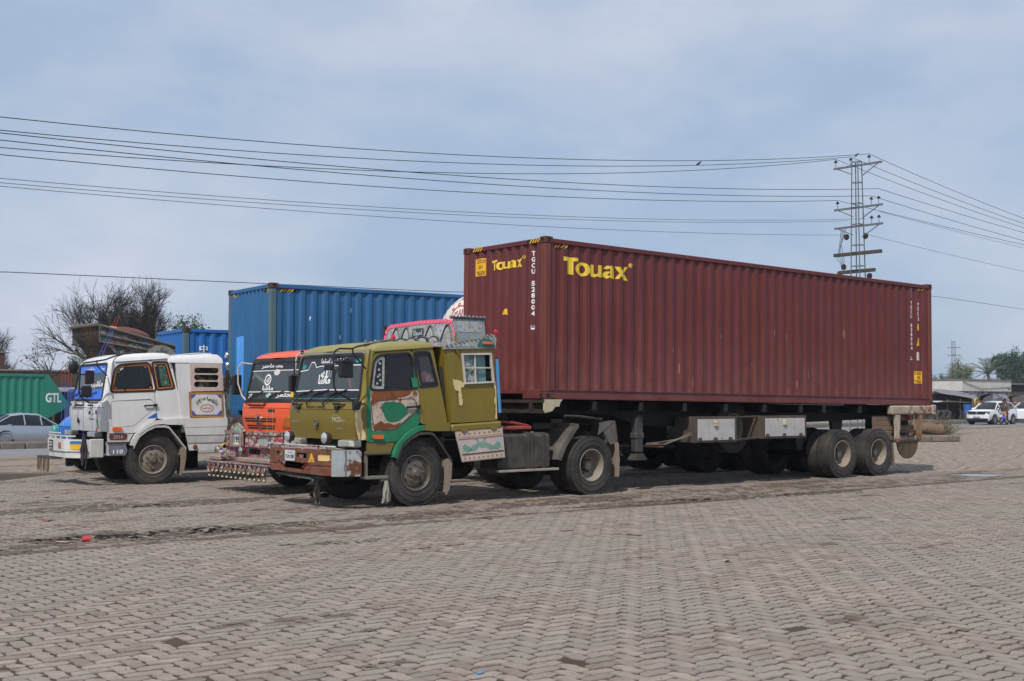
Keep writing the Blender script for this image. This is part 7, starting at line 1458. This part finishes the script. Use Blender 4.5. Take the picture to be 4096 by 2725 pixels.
def rider(label, x, shirt, trous, cap, lean, arms):
    T = thing('person', label, 'person', mb.location, BY); z = .80; hp = (x, 0, z + .08); ch = (x - lean, 0, z + .50); nk = (x - lean * 1.2, 0, z + .64); hd = (x - lean * 1.3, 0, z + .80)
    J = [(hp, .15, .17), ((x - lean * .5, 0, z + .28), .14, .17), (ch, .14, .19), (nk, .065)]; Ed = [(0, 1), (1, 2), (2, 3)]
    for s_ in (-1, 1):
        b = len(J); J += [((ch[0], s_ * .20, ch[2] + .05), .07), ((ch[0] - .12, s_ * .27, ch[2] - .2), .055), ((x - arms, s_ * .24, z + .20), .04)]; Ed += [(2, b), (b, b + 1), (b + 1, b + 2)]
    skin('upper_body', J, Ed, T, shirt); J = [(hp, .15, .16)]; Ed = []
    for s_ in (-1, 1): b = len(J); J += [((x - .1, s_ * .12, z + .02), .11), ((x - .42, s_ * .20, z - .10), .085), ((x - .32, s_ * .20, z - .48), .06), ((x - .44, s_ * .20, z - .53), .04)]; Ed += [(0, b), (b, b + 1), (b + 1, b + 2), (b + 2, b + 3)]
    skin('legs', J, Ed, T, trous)
    SK = M('brown skin', '8a5f48', .6); g = G(); g.ball(hd, .105, 14, 10, (1, .8, 1.15)); g.ball((hd[0] - .105, 0, hd[2] - .01), .02, 8, 5); hdo = g.obj('head', T, SK); g = G(); g.ball((hd[0] + .015, 0, hd[2] + .03), .115, 14, 8, (1, .85, 1.05)); g.obj('headwear', hdo, cap)
    for s_ in (-1, 1):
        g = G(); hx, hy, hzz = x - arms, s_ * .24, z + .20; g.ball((hx, hy, hzz), .04, 8, 6, (1.2, .7, .9)); [g.tube([(hx - .03, hy + (f - 1.5) * .018, hzz + .01), (hx - .075, hy + (f - 1.5) * .02, hzz), (hx - .08, hy + (f - 1.5) * .02, hzz - .035)], .009, 5) for f in range(4)]; g.tube([(hx - .01, hy - s_ * .03, hzz), (hx - .05, hy - s_ * .045, hzz - .01)], .010, 5); g.obj('hand', T, SK)
        g = G(); g.ball((x - .42, s_ * .20, z - .55), .05, 8, 6, (2.1, .9, .8)); g.obj('shoe', T, M('pink sandal', 'c99a98', .6) if x > .3 else BLACKP)
rider('person in a brown shirt and helmet steering the motorbike', .08, M('brown shirt', '4f3d32', .9), M('tan trousers', 'a87f5e', .9), BLACKP, .10, .42)
rider('person in a patterned brown shawl seated behind on the motorbike', .48, art('brown print shawl', ['5d4438', '7d5a4a', '6a4c40', '8d6a58'], 14, .9), M('maroon trousers', '6a2a2c', .9), M('maroon scarf', '6d3038', .9), .06, .30)
# ------------------------------------------------------------------ left background: wall, green trailer, blue tractor
BRK = M('sooty brick wall', '5d463c', .9, var=.2, scale=3, dirt=.5, dcol='463830', streak=.4, bump=.5, bscale=12)
P0, P1 = at(-250, 38), at(560, 38); yw = RY; h = hz_(at(150, 38), 1487)
T = thing('brick_wall', 'long dark brick wall behind the green container', 'wall', rd((P0 - R0).dot(ER), 38, -.3), RY); Lw = (P1 - P0).length
g = G(); g.box(0, Lw, 0, .3, 0, h + .3); wl_ = g.obj('masonry', T, BRK); g = G(); n_ = int(Lw / 2.2)
for k in range(n_): g = G(); g.box(k * 2.2, k * 2.2 + 2.16, -.06, .36, h + .3, h + .42, .02); g.obj('coping_stone', T, M('grey coping', '7d756b', .9, dirt=.5))
P = at(-5, 39.5); T = thing('brick_pillar', 'square brick pillar standing above the wall at the left edge', 'pillar', (P.x, P.y, -.3), RY); hh = hz_(P, 1412); g = G(); g.box(-1.0, .35, 0, 1.1, 0, hh + .3); g.obj('shaft', T, BRK); g = G(); g.box(-1.05, .4, -.05, 1.15, hh + .3, hh + .4); g.obj('cap', T, M('grey coping'))
P = at(290, 37.2); T = thing('shop_front', 'small shop with grey canopy in the brick wall beside the green container', 'shop', (P.x, P.y, -.3), RY); 
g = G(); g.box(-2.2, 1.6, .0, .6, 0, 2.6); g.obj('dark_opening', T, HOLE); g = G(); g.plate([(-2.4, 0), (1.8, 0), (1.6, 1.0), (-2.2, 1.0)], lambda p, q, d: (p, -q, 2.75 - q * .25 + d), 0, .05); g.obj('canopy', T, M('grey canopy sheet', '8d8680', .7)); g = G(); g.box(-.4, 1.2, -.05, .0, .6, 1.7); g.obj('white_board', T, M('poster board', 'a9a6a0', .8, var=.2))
GRC = M('green container paint', '1f7d68', .5, var=.08, dirt=.15, dcol='3a6f60', streak=.12)
P = at(176, 26.5); rr0 = (P - R0).dot(ER); z0 = hz_(P, 1692); z1 = hz_(P, 1498); Hh = z1 - z0
T = thing('box_trailer', 'green corrugated box trailer with a pointed nose on the far road', 'trailer', rd(rr0 - 12, 26.5, z0), RY)
bk = corr_breaks(0, 12, .40)
for y, s_ in ((0, 1), (2.4, -1)):
    g = G(); g.loft([[(u, y + s_ * corr(u, 0, 12, .40, .05), z) for u in bk] for z in (0, Hh)]); g.obj('side_wall', T, GRC, smooth=20)
    g = G(); g.box(0, 12, y - .03, y + .05, Hh - .12, Hh + .02); g.obj('top_rail', T, GRC)
    g = G(); g.plate([(12, Hh), (12.25, Hh), (13.45, Hh * .40), (13.4, Hh * .32), (12, Hh * .05)], lambda p, q, d: (p, y + s_ * (d + max(0, p - 12.3) * .25), q), 0, .05, cuts=(12.3,)); ns = g.obj('nose_plate', T, GRC)
    if y == 0: g = G(); g.flat(t_fit(text2d('GTL', 1, .03), 12.1, 13.0, Hh * .42, Hh * .62), lambda p, q, d: (p, -.008 + max(0, p - 12.3) * .25, q), 0, [12.3]); g.obj('lettering', ns, WHTPRINT, smooth=0)
g = G(); g.plate([(0, 0), (12, 0), (12, 2.4), (0, 2.4)], lambda p, q, d: (p, q, Hh - .03 + d), 0, .03); g.plate([(0, 0), (2.4, 0), (2.4, Hh), (0, Hh)], lambda p, q, d: (12 - d, p, q), 0, .03); g.box(0, 12, .05, 2.35, 0, .1); g.obj('roof', T, GRC)
g = G(); g.box(.2, 13, .7, 1.7, -.5, 0); g.obj('chassis', T, BLACK)
for x in (1.5, 2.9, 11.2): g = G(); g.lathe([(.3, -.1), (.48, -.12), (.5, 0), (.48, .2)], (x, .2, -.55 + .2), 'y', 20); g.obj('wheel', T, RUBBER)
T = thing('tractor_lorry', 'dark blue lorry cab half hidden ahead of the green box trailer', 'lorry', rd(rr0 + 2.2, 26.6, -.3), RY)
g = G(); g.box(0, 2.0, .0, 2.4, .7, 2.6, .15); g.obj('cab', T, M('navy cab paint', '1a2f6a', .5)); g = G(); g.box(1.98, 2.06, .15, 2.25, 1.6, 2.4, .03); g.box(.5, 1.5, -.02, .02, 1.6, 2.35); g.obj('window', T, GLASS_DK); g = G(); g.flat(t_fit(text2d('S', 1, .03), .5, 1.4, .9, 1.4), lambda p, q, d: (p, -.03, q)); g.obj('white_monogram', T, WHTPRINT, smooth=0)
for y in (.1, 2.3): g = G(); g.lathe([(.2, -.1), (.48, -.12), (.5, .12)], (1.0, y, .5), 'y', 18); g.obj('wheel', T, RUBBER)
# ------------------------------------------------------------------ right background: wall, stalls, parked painted trucks
WALLW = M('flaking white wall', 'c9c6bf', .85, var=.1, scale=.5, dirt=.35, dcol='96918a', rust=.12, rcol='77726c', rscale=1.2); MUR = art('faded mural wall', ['9a9aa0', '8a8a92', 'b0aeb0', '75757d', 'a29ea8', '6a6a6c'], 1.1, .9, line='5d5d60')
def block(name, label, cat, px0, px1, s, py0, py1, mat, depth=4, part='wall'):
    a, b = at(px0, s), at(px1, s); ra, rb = (a - R0).dot(ER), (b - R0).dot(ER); m_ = (a + b) / 2
    T = thing(name, label, cat, rd(ra, s, -.2), RY); g = G(); g.box(0, rb - ra, 0, depth, max(0, hz_(m_, py1) + .2), hz_(m_, py0) + .2, .03); g.obj(part, T, mat); return T, rb - ra, m_
T, Lb, m_ = block('market_building', 'low building with a flaking white upper wall on the right', 'building', 3848, 4044, 34, 1522, 1566, WALLW)
g = G(); zt = hz_(m_, 1566) + .2; g.box(.3, Lb - .5, .15, 3.8, 0, zt); g.obj('mural_wall', T, MUR); g = G(); g.tube([(0.2, -.05, hz_(m_, 1524)), (Lb * .35, -.08, hz_(m_, 1548)), (Lb * .7, -.06, hz_(m_, 1545)), (Lb, -.05, hz_(m_, 1540))], .03, 4); g.obj('cable', T, WIRE); g = G(); g.box(Lb * .93, Lb * .98, -.03, .02, hz_(m_, 1551), hz_(m_, 1548)); g.obj('vent', T, HOLE)
g = G(); g.box(-.1, Lb + .1, -.1, 4.1, hz_(m_, 1522) + .2, hz_(m_, 1522) + .32); g.obj('parapet', T, M('grey coping'))
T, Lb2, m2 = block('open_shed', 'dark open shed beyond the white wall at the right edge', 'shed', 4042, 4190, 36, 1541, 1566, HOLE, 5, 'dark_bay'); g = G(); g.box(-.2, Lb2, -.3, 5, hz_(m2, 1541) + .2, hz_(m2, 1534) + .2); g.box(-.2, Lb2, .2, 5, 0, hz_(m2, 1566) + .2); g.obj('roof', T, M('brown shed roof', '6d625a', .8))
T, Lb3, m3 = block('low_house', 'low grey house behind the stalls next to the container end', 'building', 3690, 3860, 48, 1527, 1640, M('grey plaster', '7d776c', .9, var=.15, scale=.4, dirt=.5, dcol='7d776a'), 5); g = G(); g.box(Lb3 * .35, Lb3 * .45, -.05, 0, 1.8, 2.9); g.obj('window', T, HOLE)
T, Lb4, m4 = block('blue_roof_building', 'faint building with blue roof line between the right trees', 'building', 4060, 4180, 130, 1512, 1560, M('far blue wall', '8e99a8', .9), 8)
# stalls under tarpaulins
TARP = M('grey tarpaulin', '77757a', .85, var=.12, scale=.8, dirt=.3, dcol='8d877d')
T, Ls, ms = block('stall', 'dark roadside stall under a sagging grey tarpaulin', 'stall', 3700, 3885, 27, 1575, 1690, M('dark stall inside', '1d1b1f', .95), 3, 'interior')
g = G(); za, zb = hz_(ms, 1562), hz_(ms, 1588); rr_ = []
for i in range(9):
    t = i / 8; rr_.append([(Ls * (.14 + .92 * t), -2.0 + 2.2 * j / 5, za + .35 + ((zb - za) * (.55 + .7 * t) - .25) * (1 - j / 5) - .12 * math.sin(math.pi * j / 5) - .55 * t * t) for j in range(6)])
g.loft(rr_); g.obj('tarpaulin', T, TARP)
for k in range(4): g = G(); x = Ls * (.02 + .27 * k); g.tube([(x, -2.2, 0), (x + .15, -2.2, 2.0)], .05, 6); g.obj('pole', T, BARK2)
g = G(); rr_ = [[(Ls * t, -2.8 + .5 * j, hz_(ms, 1605) + .25 - .15 * math.sin(3.1 * j / 4) - .3 * t * (j < 2)) for j in range(5)] for t in (-.1, .1, .3, .45)]; g.loft(rr_); g.obj('pale_awning', T, M('pale canvas', 'b9bbba', .85, var=.1))
for k, c in enumerate(('c9a53a', 'c9ccd0')): g = G(); g.lathe([(.33, -.06), (.45, -.06), (.45, .06), (.33, .06), (.33, -.06)], (Ls * .50, -3.0, hz_(ms, 1602) - k * .95), 'y', 20); g.obj('hanging_ring', T, M('ring ' + c, c, .4))
g = G(); g.box(Ls * .62, Ls * .82, -.2, .0, .8, 2.6); g.obj('red_cloth', T, M('maroon cloth', '4a1a22', .9))
P = at(3755, 22.5); T = thing('used_tyres', 'old tyres leaning against each other beside the stall', 'tyre', (P.x, P.y, -.25), RY)
for k in range(3): lk('tyre', TYW, T, RUBBER_D, (-.5 + k * .7, -.1 * k, .5), (.3, 0, .5 + k * .4))
P = at(3866, 22); T = thing('bucket', 'blue plastic drum beside the stall', 'drum', (P.x, P.y, -.22), RY); g = G(); g.lathe([(0, 0), (.3, 0), (.38, .9), (.4, .92), (.36, .9), (.28, .1)], (0, 0, .6), 'z', 16); g.obj('drum', T, M('blue plastic', '2a5fae', .5)); g = G(); g.box(-.5, .5, -.4, .4, 0, .6); g.obj('plinth', T, M('brown crate', '4f443a', .9))
P = at(3872, 24); g = G(); a_ = at(3885, 24); g.tube([(P.x, P.y, -.2), (a_.x + .8, a_.y, hz_(a_, 1588))], .06, 6); tag(g.obj('tent_pole', None, BARK2), 'slanting pole holding the corner of the grey tarpaulin', 'pole')
P = at(3845, 21.5); T = thing('motorbike', 'dark parked motorbike in the shade of the stall', 'motorbike', (P.x, P.y, -.2), RY + .3)
for x in (-.6, .6): g = G(); g.lathe([(.2, -.04), (.28, -.03), (.28, .03), (.2, .04)], (x, 0, .28), 'y', 18); g.obj('wheel', T, RUBBER)
g = G(); g.tube([(-.6, 0, .28), (-.4, 0, .95), (-.42, .3, 1.0)], .03); g.box(-.3, .6, -.12, .12, .55, .8, .05); g.box(-.25, .15, -.1, .1, .25, .55, .04); g.obj('frame', T, BLACKP)
TA = art('faded truck tailboard', ['b59a6a', '8d4a3a', '9aa86a', 'c9bfa0', '4f6f9a', '7d2f2a', 'bfa88a'], 2.6, .7, line='5a3a2a')
def ptruck(label, px, s, w_, py0, py1):
    P = at(px, s); T = thing('painted_truck', label, 'truck', (P.x, P.y, -.25), rad(62), 'painted trucks parked by the stalls'); h0, h1 = hz_(P, py1), hz_(P, py0)
    # tail faces -x
    g = G(); g.box(0, 5.5, -w_ / 2, w_ / 2, 1.0, h1 - .7, .03); g.obj('cargo_body', T, TA); g = G(); g.box(-.06, 0, -w_ / 2, w_ / 2, .9, h1 - .8, .02); tb = g.obj('tailboard', T, TA)
    for z in (1.1, (h1 + .3) / 2, h1 - .9): g = G(); g.box(-.1, -.05, -w_ / 2, w_ / 2, z, z + .1); g.obj('tail_rail', tb, M('red brown rail', '6d3426', .7))
    g = G(); g.loft([[(x, w_ / 2 * 1.02 * math.cos(t), h1 - .75 + .75 * math.sin(t)) for t in [math.pi * k / 10 for k in range(11)]] for x in (-.15, 1.5, 3.5, 5.6)]); g.obj('tarpaulin', T, TARP)
    for y in (-.8, .8): g = G(); g.lathe([(.2, -.15), (.48, -.16), (.5, 0), (.48, .16)], (1.2, y, .5), 'y', 18); g.obj('wheel', T, RUBBER)
ptruck('painted truck with grey tarpaulin top behind the white car', 3962, 23, 2.9, 1566, 1640); ptruck('painted truck with red patterned tail at the right edge', 4072, 22, 3.2, 1572, 1640)
# ------------------------------------------------------------------ traffic island in the yard with log and dry bush
isl = thing('traffic_island', 'broken concrete kerb island at the far end of the maroon trailer', 'kerb', yard(32.6, 11.6), YAW - rad(30)); r = random.Random(3)
for k in range(7): g = G(); g.box(-.62, .62, -.2, .2, -.02, .26, .05); o = g.obj('kerb_stone', isl, KERB); o.location = (-.7 - k * 1.25, r.uniform(-.03, .03), r.uniform(-.02, .02)); o.rotation_euler = (r.uniform(-.03, .03), 0, r.uniform(-.03, .03))
g = G(); n_ = 24; g.loft([[(-8.7 + 8.4 * i / n_, .2 + j * .6, .2 + .12 * noise.noise((i * .4, j * .7, 2)) + (.1 if 0 < j < 4 else 0)) for j in range(5)] for i in range(n_ + 1)]); g.obj('soil_bed', isl, SOILD)
lg = thing('log', 'pale cut tree trunk lying on the traffic island', 'log', yard(32.0, 12.7, .48), (0, 0, YAW - rad(30))); g = G(); rr_ = []
for i in range(14): t = i / 13; rr_.append([(-.75 + 1.35 * t, (.27 + .05 * noise.noise((t * 3, k * .6, 1))) * math.cos(2 * math.pi * k / 14) * (.93 if i in (0, 13) else 1), (.28 + .06 * noise.noise((t * 4, k * .5, 5))) * math.sin(2 * math.pi * k / 14) + .04 * math.sin(t * 5)) for k in range(14)])
g.loft(rr_, True, True); g.obj('trunk', lg, M('weathered pale wood', '75604c', .9, var=.35, scale=6, dirt=.6, dcol='54402f', streak=.4, bump=.8, bscale=9))
for k, (a, b, hh, lab) in enumerate(((34.2, 13.6, 1.05, 'dry grey bush behind the log on the traffic island'), (33.0, 13.9, 1.2, 'dry bush left of the other behind the log'))):
    rn = random.Random(70 + k); T = thing('dry_bush', lab, 'bush', yard(a, b, .1), 0, 'dry bushes'); g = G()
    for i in range(420):
        t = rn.uniform(0, 6.28); e_ = rn.uniform(.15, 1.4); L = hh * rn.uniform(.5, 1.1); d = Vector((math.cos(t) * math.cos(e_) * 1.2, math.sin(t) * math.cos(e_) * 1.2, math.sin(e_))); p = Vector((rn.uniform(-.5, .5), rn.uniform(-.3, .3), 0)); g.tube([p, p + d * L * .6, p + d * L + Vector((rn.uniform(-.1, .1), rn.uniform(-.1, .1), rn.uniform(-.15, .05)))], [.008, .006, .003], 3, False)
    g.obj('stems', T, M('dry stem', '6f6350', .95, var=.25), smooth=0, kind='stuff')
# ------------------------------------------------------------------ person between the lorries
pe = thing('person', 'person in dark jeans standing behind the olive bumper, only lower legs showing', 'person', yard(-2.95, 2.62), YAW + rad(20))
J = [((0, 0, .95), .15, .13)]; Ed = []
for s_ in (-1, 1): b = len(J); J += [((0, s_ * .09, .86), .10), ((-.02, s_ * .11, .48), .07), ((.02, s_ * .12, .10), .055)]; Ed += [(0, b), (b, b + 1), (b + 1, b + 2)]
skin('jeans', J, Ed, pe, M('dark blue denim', '232c3a', .9))
J = [((0, 0, .98), .14, .16), ((0, 0, 1.2), .13, .16), ((0, 0, 1.42), .12, .18), ((0, 0, 1.54), .06)]; Ed = [(0, 1), (1, 2), (2, 3)]
for s_ in (-1, 1): b = len(J); J += [((0, s_ * .2, 1.44), .06), ((.02, s_ * .26, 1.15), .05), ((-.06, s_ * .25, .92), .04)]; Ed += [(2, b), (b, b + 1), (b + 1, b + 2)]
skin('shirt', J, Ed, pe, M('grey shirt', '5d6066', .9))
g = G(); g.ball((0, 0, 1.66), .11, 14, 10, (1, .82, 1.15)); g.ball((-.11, 0, 1.65), .02, 8, 5); hd = g.obj('head', pe, M('brown skin', '8a5f48', .6)); g = G(); g.ball((.02, 0, 1.70), .115, 14, 8, (1, .86, .95)); g.obj('hair', hd, M('black hair', '141212', .7))
for s_ in (-1, 1): g = G(); g.ball((-.06, s_ * .12, .045), .055, 10, 6, (2.3, .9, .8)); g.obj('shoe', pe, M('dark brown shoe', '2c2420', .6))
# ------------------------------------------------------------------ litter and puddle
cp = thing('paper_cup', 'crushed red and white paper cup lying on the pavers', 'litter', (-5.16, 14.98, .0), .4); g = G(); g.lathe([(0, -.045), (.03, -.045), (.04, .045), (.043, .048), (.038, .045), (.027, -.04)], (0, 0, .036), 'x', 16); g.obj('cup', cp, M('red cup print', 'b52f34', .6, var=.15, rust=.25, rcol='d8cfca', rscale=14))
fc = thing('flattened_carton', 'flat torn red and white carton beside the crushed cup', 'litter', (-5.40, 14.86, .006), .2); g = G(); g.loft([[(x, y, .012 + .02 * noise.noise((x * 9, y * 9, 1))) for y in (-.05, -.02, .02, .05)] for x in (-.08, -.04, 0, .04, .08)]); g.obj('card', fc, M('pink printed card', 'c79a9c', .7, rust=.4, rcol='a83a40', rscale=12))
for k, (p, c, sz, lab) in enumerate((((-.20, 7.80), '4a7fae', .026, 'scrap of shiny blue wrapper at the bottom of the frame'), ((-2.72, 17.1), 'd9b23a', .05, 'small yellow scrap ahead of the olive lorry'), ((2.30, 13.15), 'cdbf8a', .05, 'pale yellow scrap on the pavers right of centre'), ((2.42, 8.95), 'd9c27a', .02, 'tiny yellow peel near the lower right'), ((-6.6, 17.6), '8a3a3a', .12, 'faded red strip lying ahead of the parked lorries'))):
    T = thing('wrapper', lab, 'litter', (p[0], p[1], .004), .5 + k); g = G(); g.loft([[(x, y, .01 + .018 * noise.noise((x * 30 + k, y * 30, k))) for y in (-sz * .5, 0, sz * .5)] for x in (-sz, -sz * .3, sz * .3, sz)]); g.obj('scrap', T, M('scrap ' + c, c, .4))
pud = G(); P = Vector((10.62, 28.1, 0)); pud.plate([(P.x + .62 * math.cos(t) * (1 + .2 * math.sin(3 * t)), P.y + .38 * math.sin(t) * (1 + .25 * math.cos(4 * t))) for t in [2 * math.pi * k / 40 for k in range(40)]], lambda p, q, d: (p, q, .006), 0, 0)
wm, t_, b_, n_ = nodes('puddle water'); b_.inputs['Base Color'].default_value = lin('4a453f') + (1,); b_.inputs['Roughness'].default_value = .06
o = pud.obj('puddle', None, wm); o['kind'] = 'structure'

# mud trodden over the blocks, a lime spill, and grit
def gpx(px, py): d = Vector(((px - 2048) / 4915, math.cos(rad(2.7694)) + (py - 1362.5) / 4915 * math.sin(rad(2.7694)), math.sin(rad(2.7694)) - (py - 1362.5) / 4915 * math.cos(rad(2.7694)))); t = -CAM_H / d.z; return d.x * t, d.y * t
MUD = M('damp trodden mud', '62564b', .8, var=.2, scale=3, dirt=.4, dcol='655848')
def patchy(m, sc, lo, hi):                       # breaks a thin coat of dirt into patches
    t = m.node_tree; n = t.nodes.new; L = t.links.new; o = t.nodes['Material Output']; g_ = n('ShaderNodeNewGeometry'); k = n('ShaderNodeTexNoise'); k.inputs['Scale'].default_value = sc; k.inputs['Detail'].default_value = 6; L(g_.outputs['Position'], k.inputs['Vector'])
    q = n('ShaderNodeMapRange'); q.inputs[1].default_value = lo; q.inputs[2].default_value = hi; L(k.outputs['Fac'], q.inputs[0]); tr = n('ShaderNodeBsdfTransparent'); mx = n('ShaderNodeMixShader'); L(q.outputs[0], mx.inputs[0]); L(tr.outputs[0], mx.inputs[1]); L(t.nodes['Principled BSDF'].outputs[0], mx.inputs[2]); L(mx.outputs[0], o.inputs['Surface'])
patchy(MUD, 9, .46, .58); LIME = M('lime dust', 'a9a39c', .95, var=.1); patchy(LIME, 7, .46, .6)
for k, (px, py, la, lb, mt) in enumerate(((1570, 2655, .17, .07, MUD), (1470, 2523, .10, .05, MUD), (690, 2135, 1.3, .55, MUD), (400, 2150, .9, .4, MUD), (1050, 2105, 1.2, .35, MUD), (1380, 2170, .6, .16, MUD), (1720, 2190, .5, .05, MUD), (2950, 1992, 1.8, .35, MUD), (3260, 1972, 1.5, .3, MUD), (2200, 2015, 1.6, .35, MUD), (1700, 2060, 1.2, .3, MUD), (2600, 2010, 1.6, .3, MUD), (250, 2040, 1.6, .6, MUD), (800, 2010, 1.4, .6, MUD), (3420, 2075, .35, .08, MUD), (3840, 2525, .12, .05, MUD), (2600, 1950, .9, .10, LIME), (1330, 2042, .5, .05, LIME), (3560, 1890, 1.0, .25, MUD))):
    x, y = gpx(px, py); rr_ = random.Random(k); pl = []
    for i in range(36):
        t = 2 * math.pi * i / 36; f_ = 1 + .55 * noise.noise((math.cos(t) * 1.7 + k * 3, math.sin(t) * 1.7, k)) + rr_.uniform(-.12, .12); a, b = la * math.cos(t) * f_, lb * math.sin(t) * f_; pl.append((x + E1.x * a + E2.x * b, y + E1.y * a + E2.y * b))
    g = G(); g.plate(pl, lambda p, q, d: (p, q, .0065), 0, 0); g.obj('mud_patch' if mt is MUD else 'lime_spill', YARD, mt, smooth=0)
rn = np.random.RandomState(12); gg = G()
for i in range(420):
    if i % 3: a, b = rn.uniform(-12, 10), -2.3 + rn.normal(0, .5)
    else: yy = rn.uniform(7.6, 20); xx = rn.uniform(-.42, .42) * yy; a = None
    if a is not None: v_ = yard(a, b); xx, yy = v_.x, v_.y
    r_ = rn.uniform(.004, .013); gg.ball((xx, yy, r_ * .5), r_, 5, 3, (1, rn.uniform(.6, 1.2), .7))
gg.obj('grit', YARD, M('grit', '8d857b', .95, var=.4, scale=.7), kind='stuff')
# ------------------------------------------------------------------ dusty air
hm, ht, hb, hn = nodes('dusty air'); ht.nodes.remove(hb); pv = hn('ShaderNodeVolumePrincipled'); pv.inputs['Color'].default_value = (.80, .87, .97, 1); pv.inputs['Density'].default_value = .00035; pv.inputs['Anisotropy'].default_value = .2
ht.links.new(pv.outputs[0], ht.nodes['Material Output'].inputs['Volume'])
g = G(); g.box(-2400, 2400, -2400, 2400, -2.2, 17.5); o = g.obj('haze', None, hm, smooth=0); o['kind'] = 'stuff'; o['label'] = 'thin dusty haze filling the air over the yard'; o['category'] = 'haze'
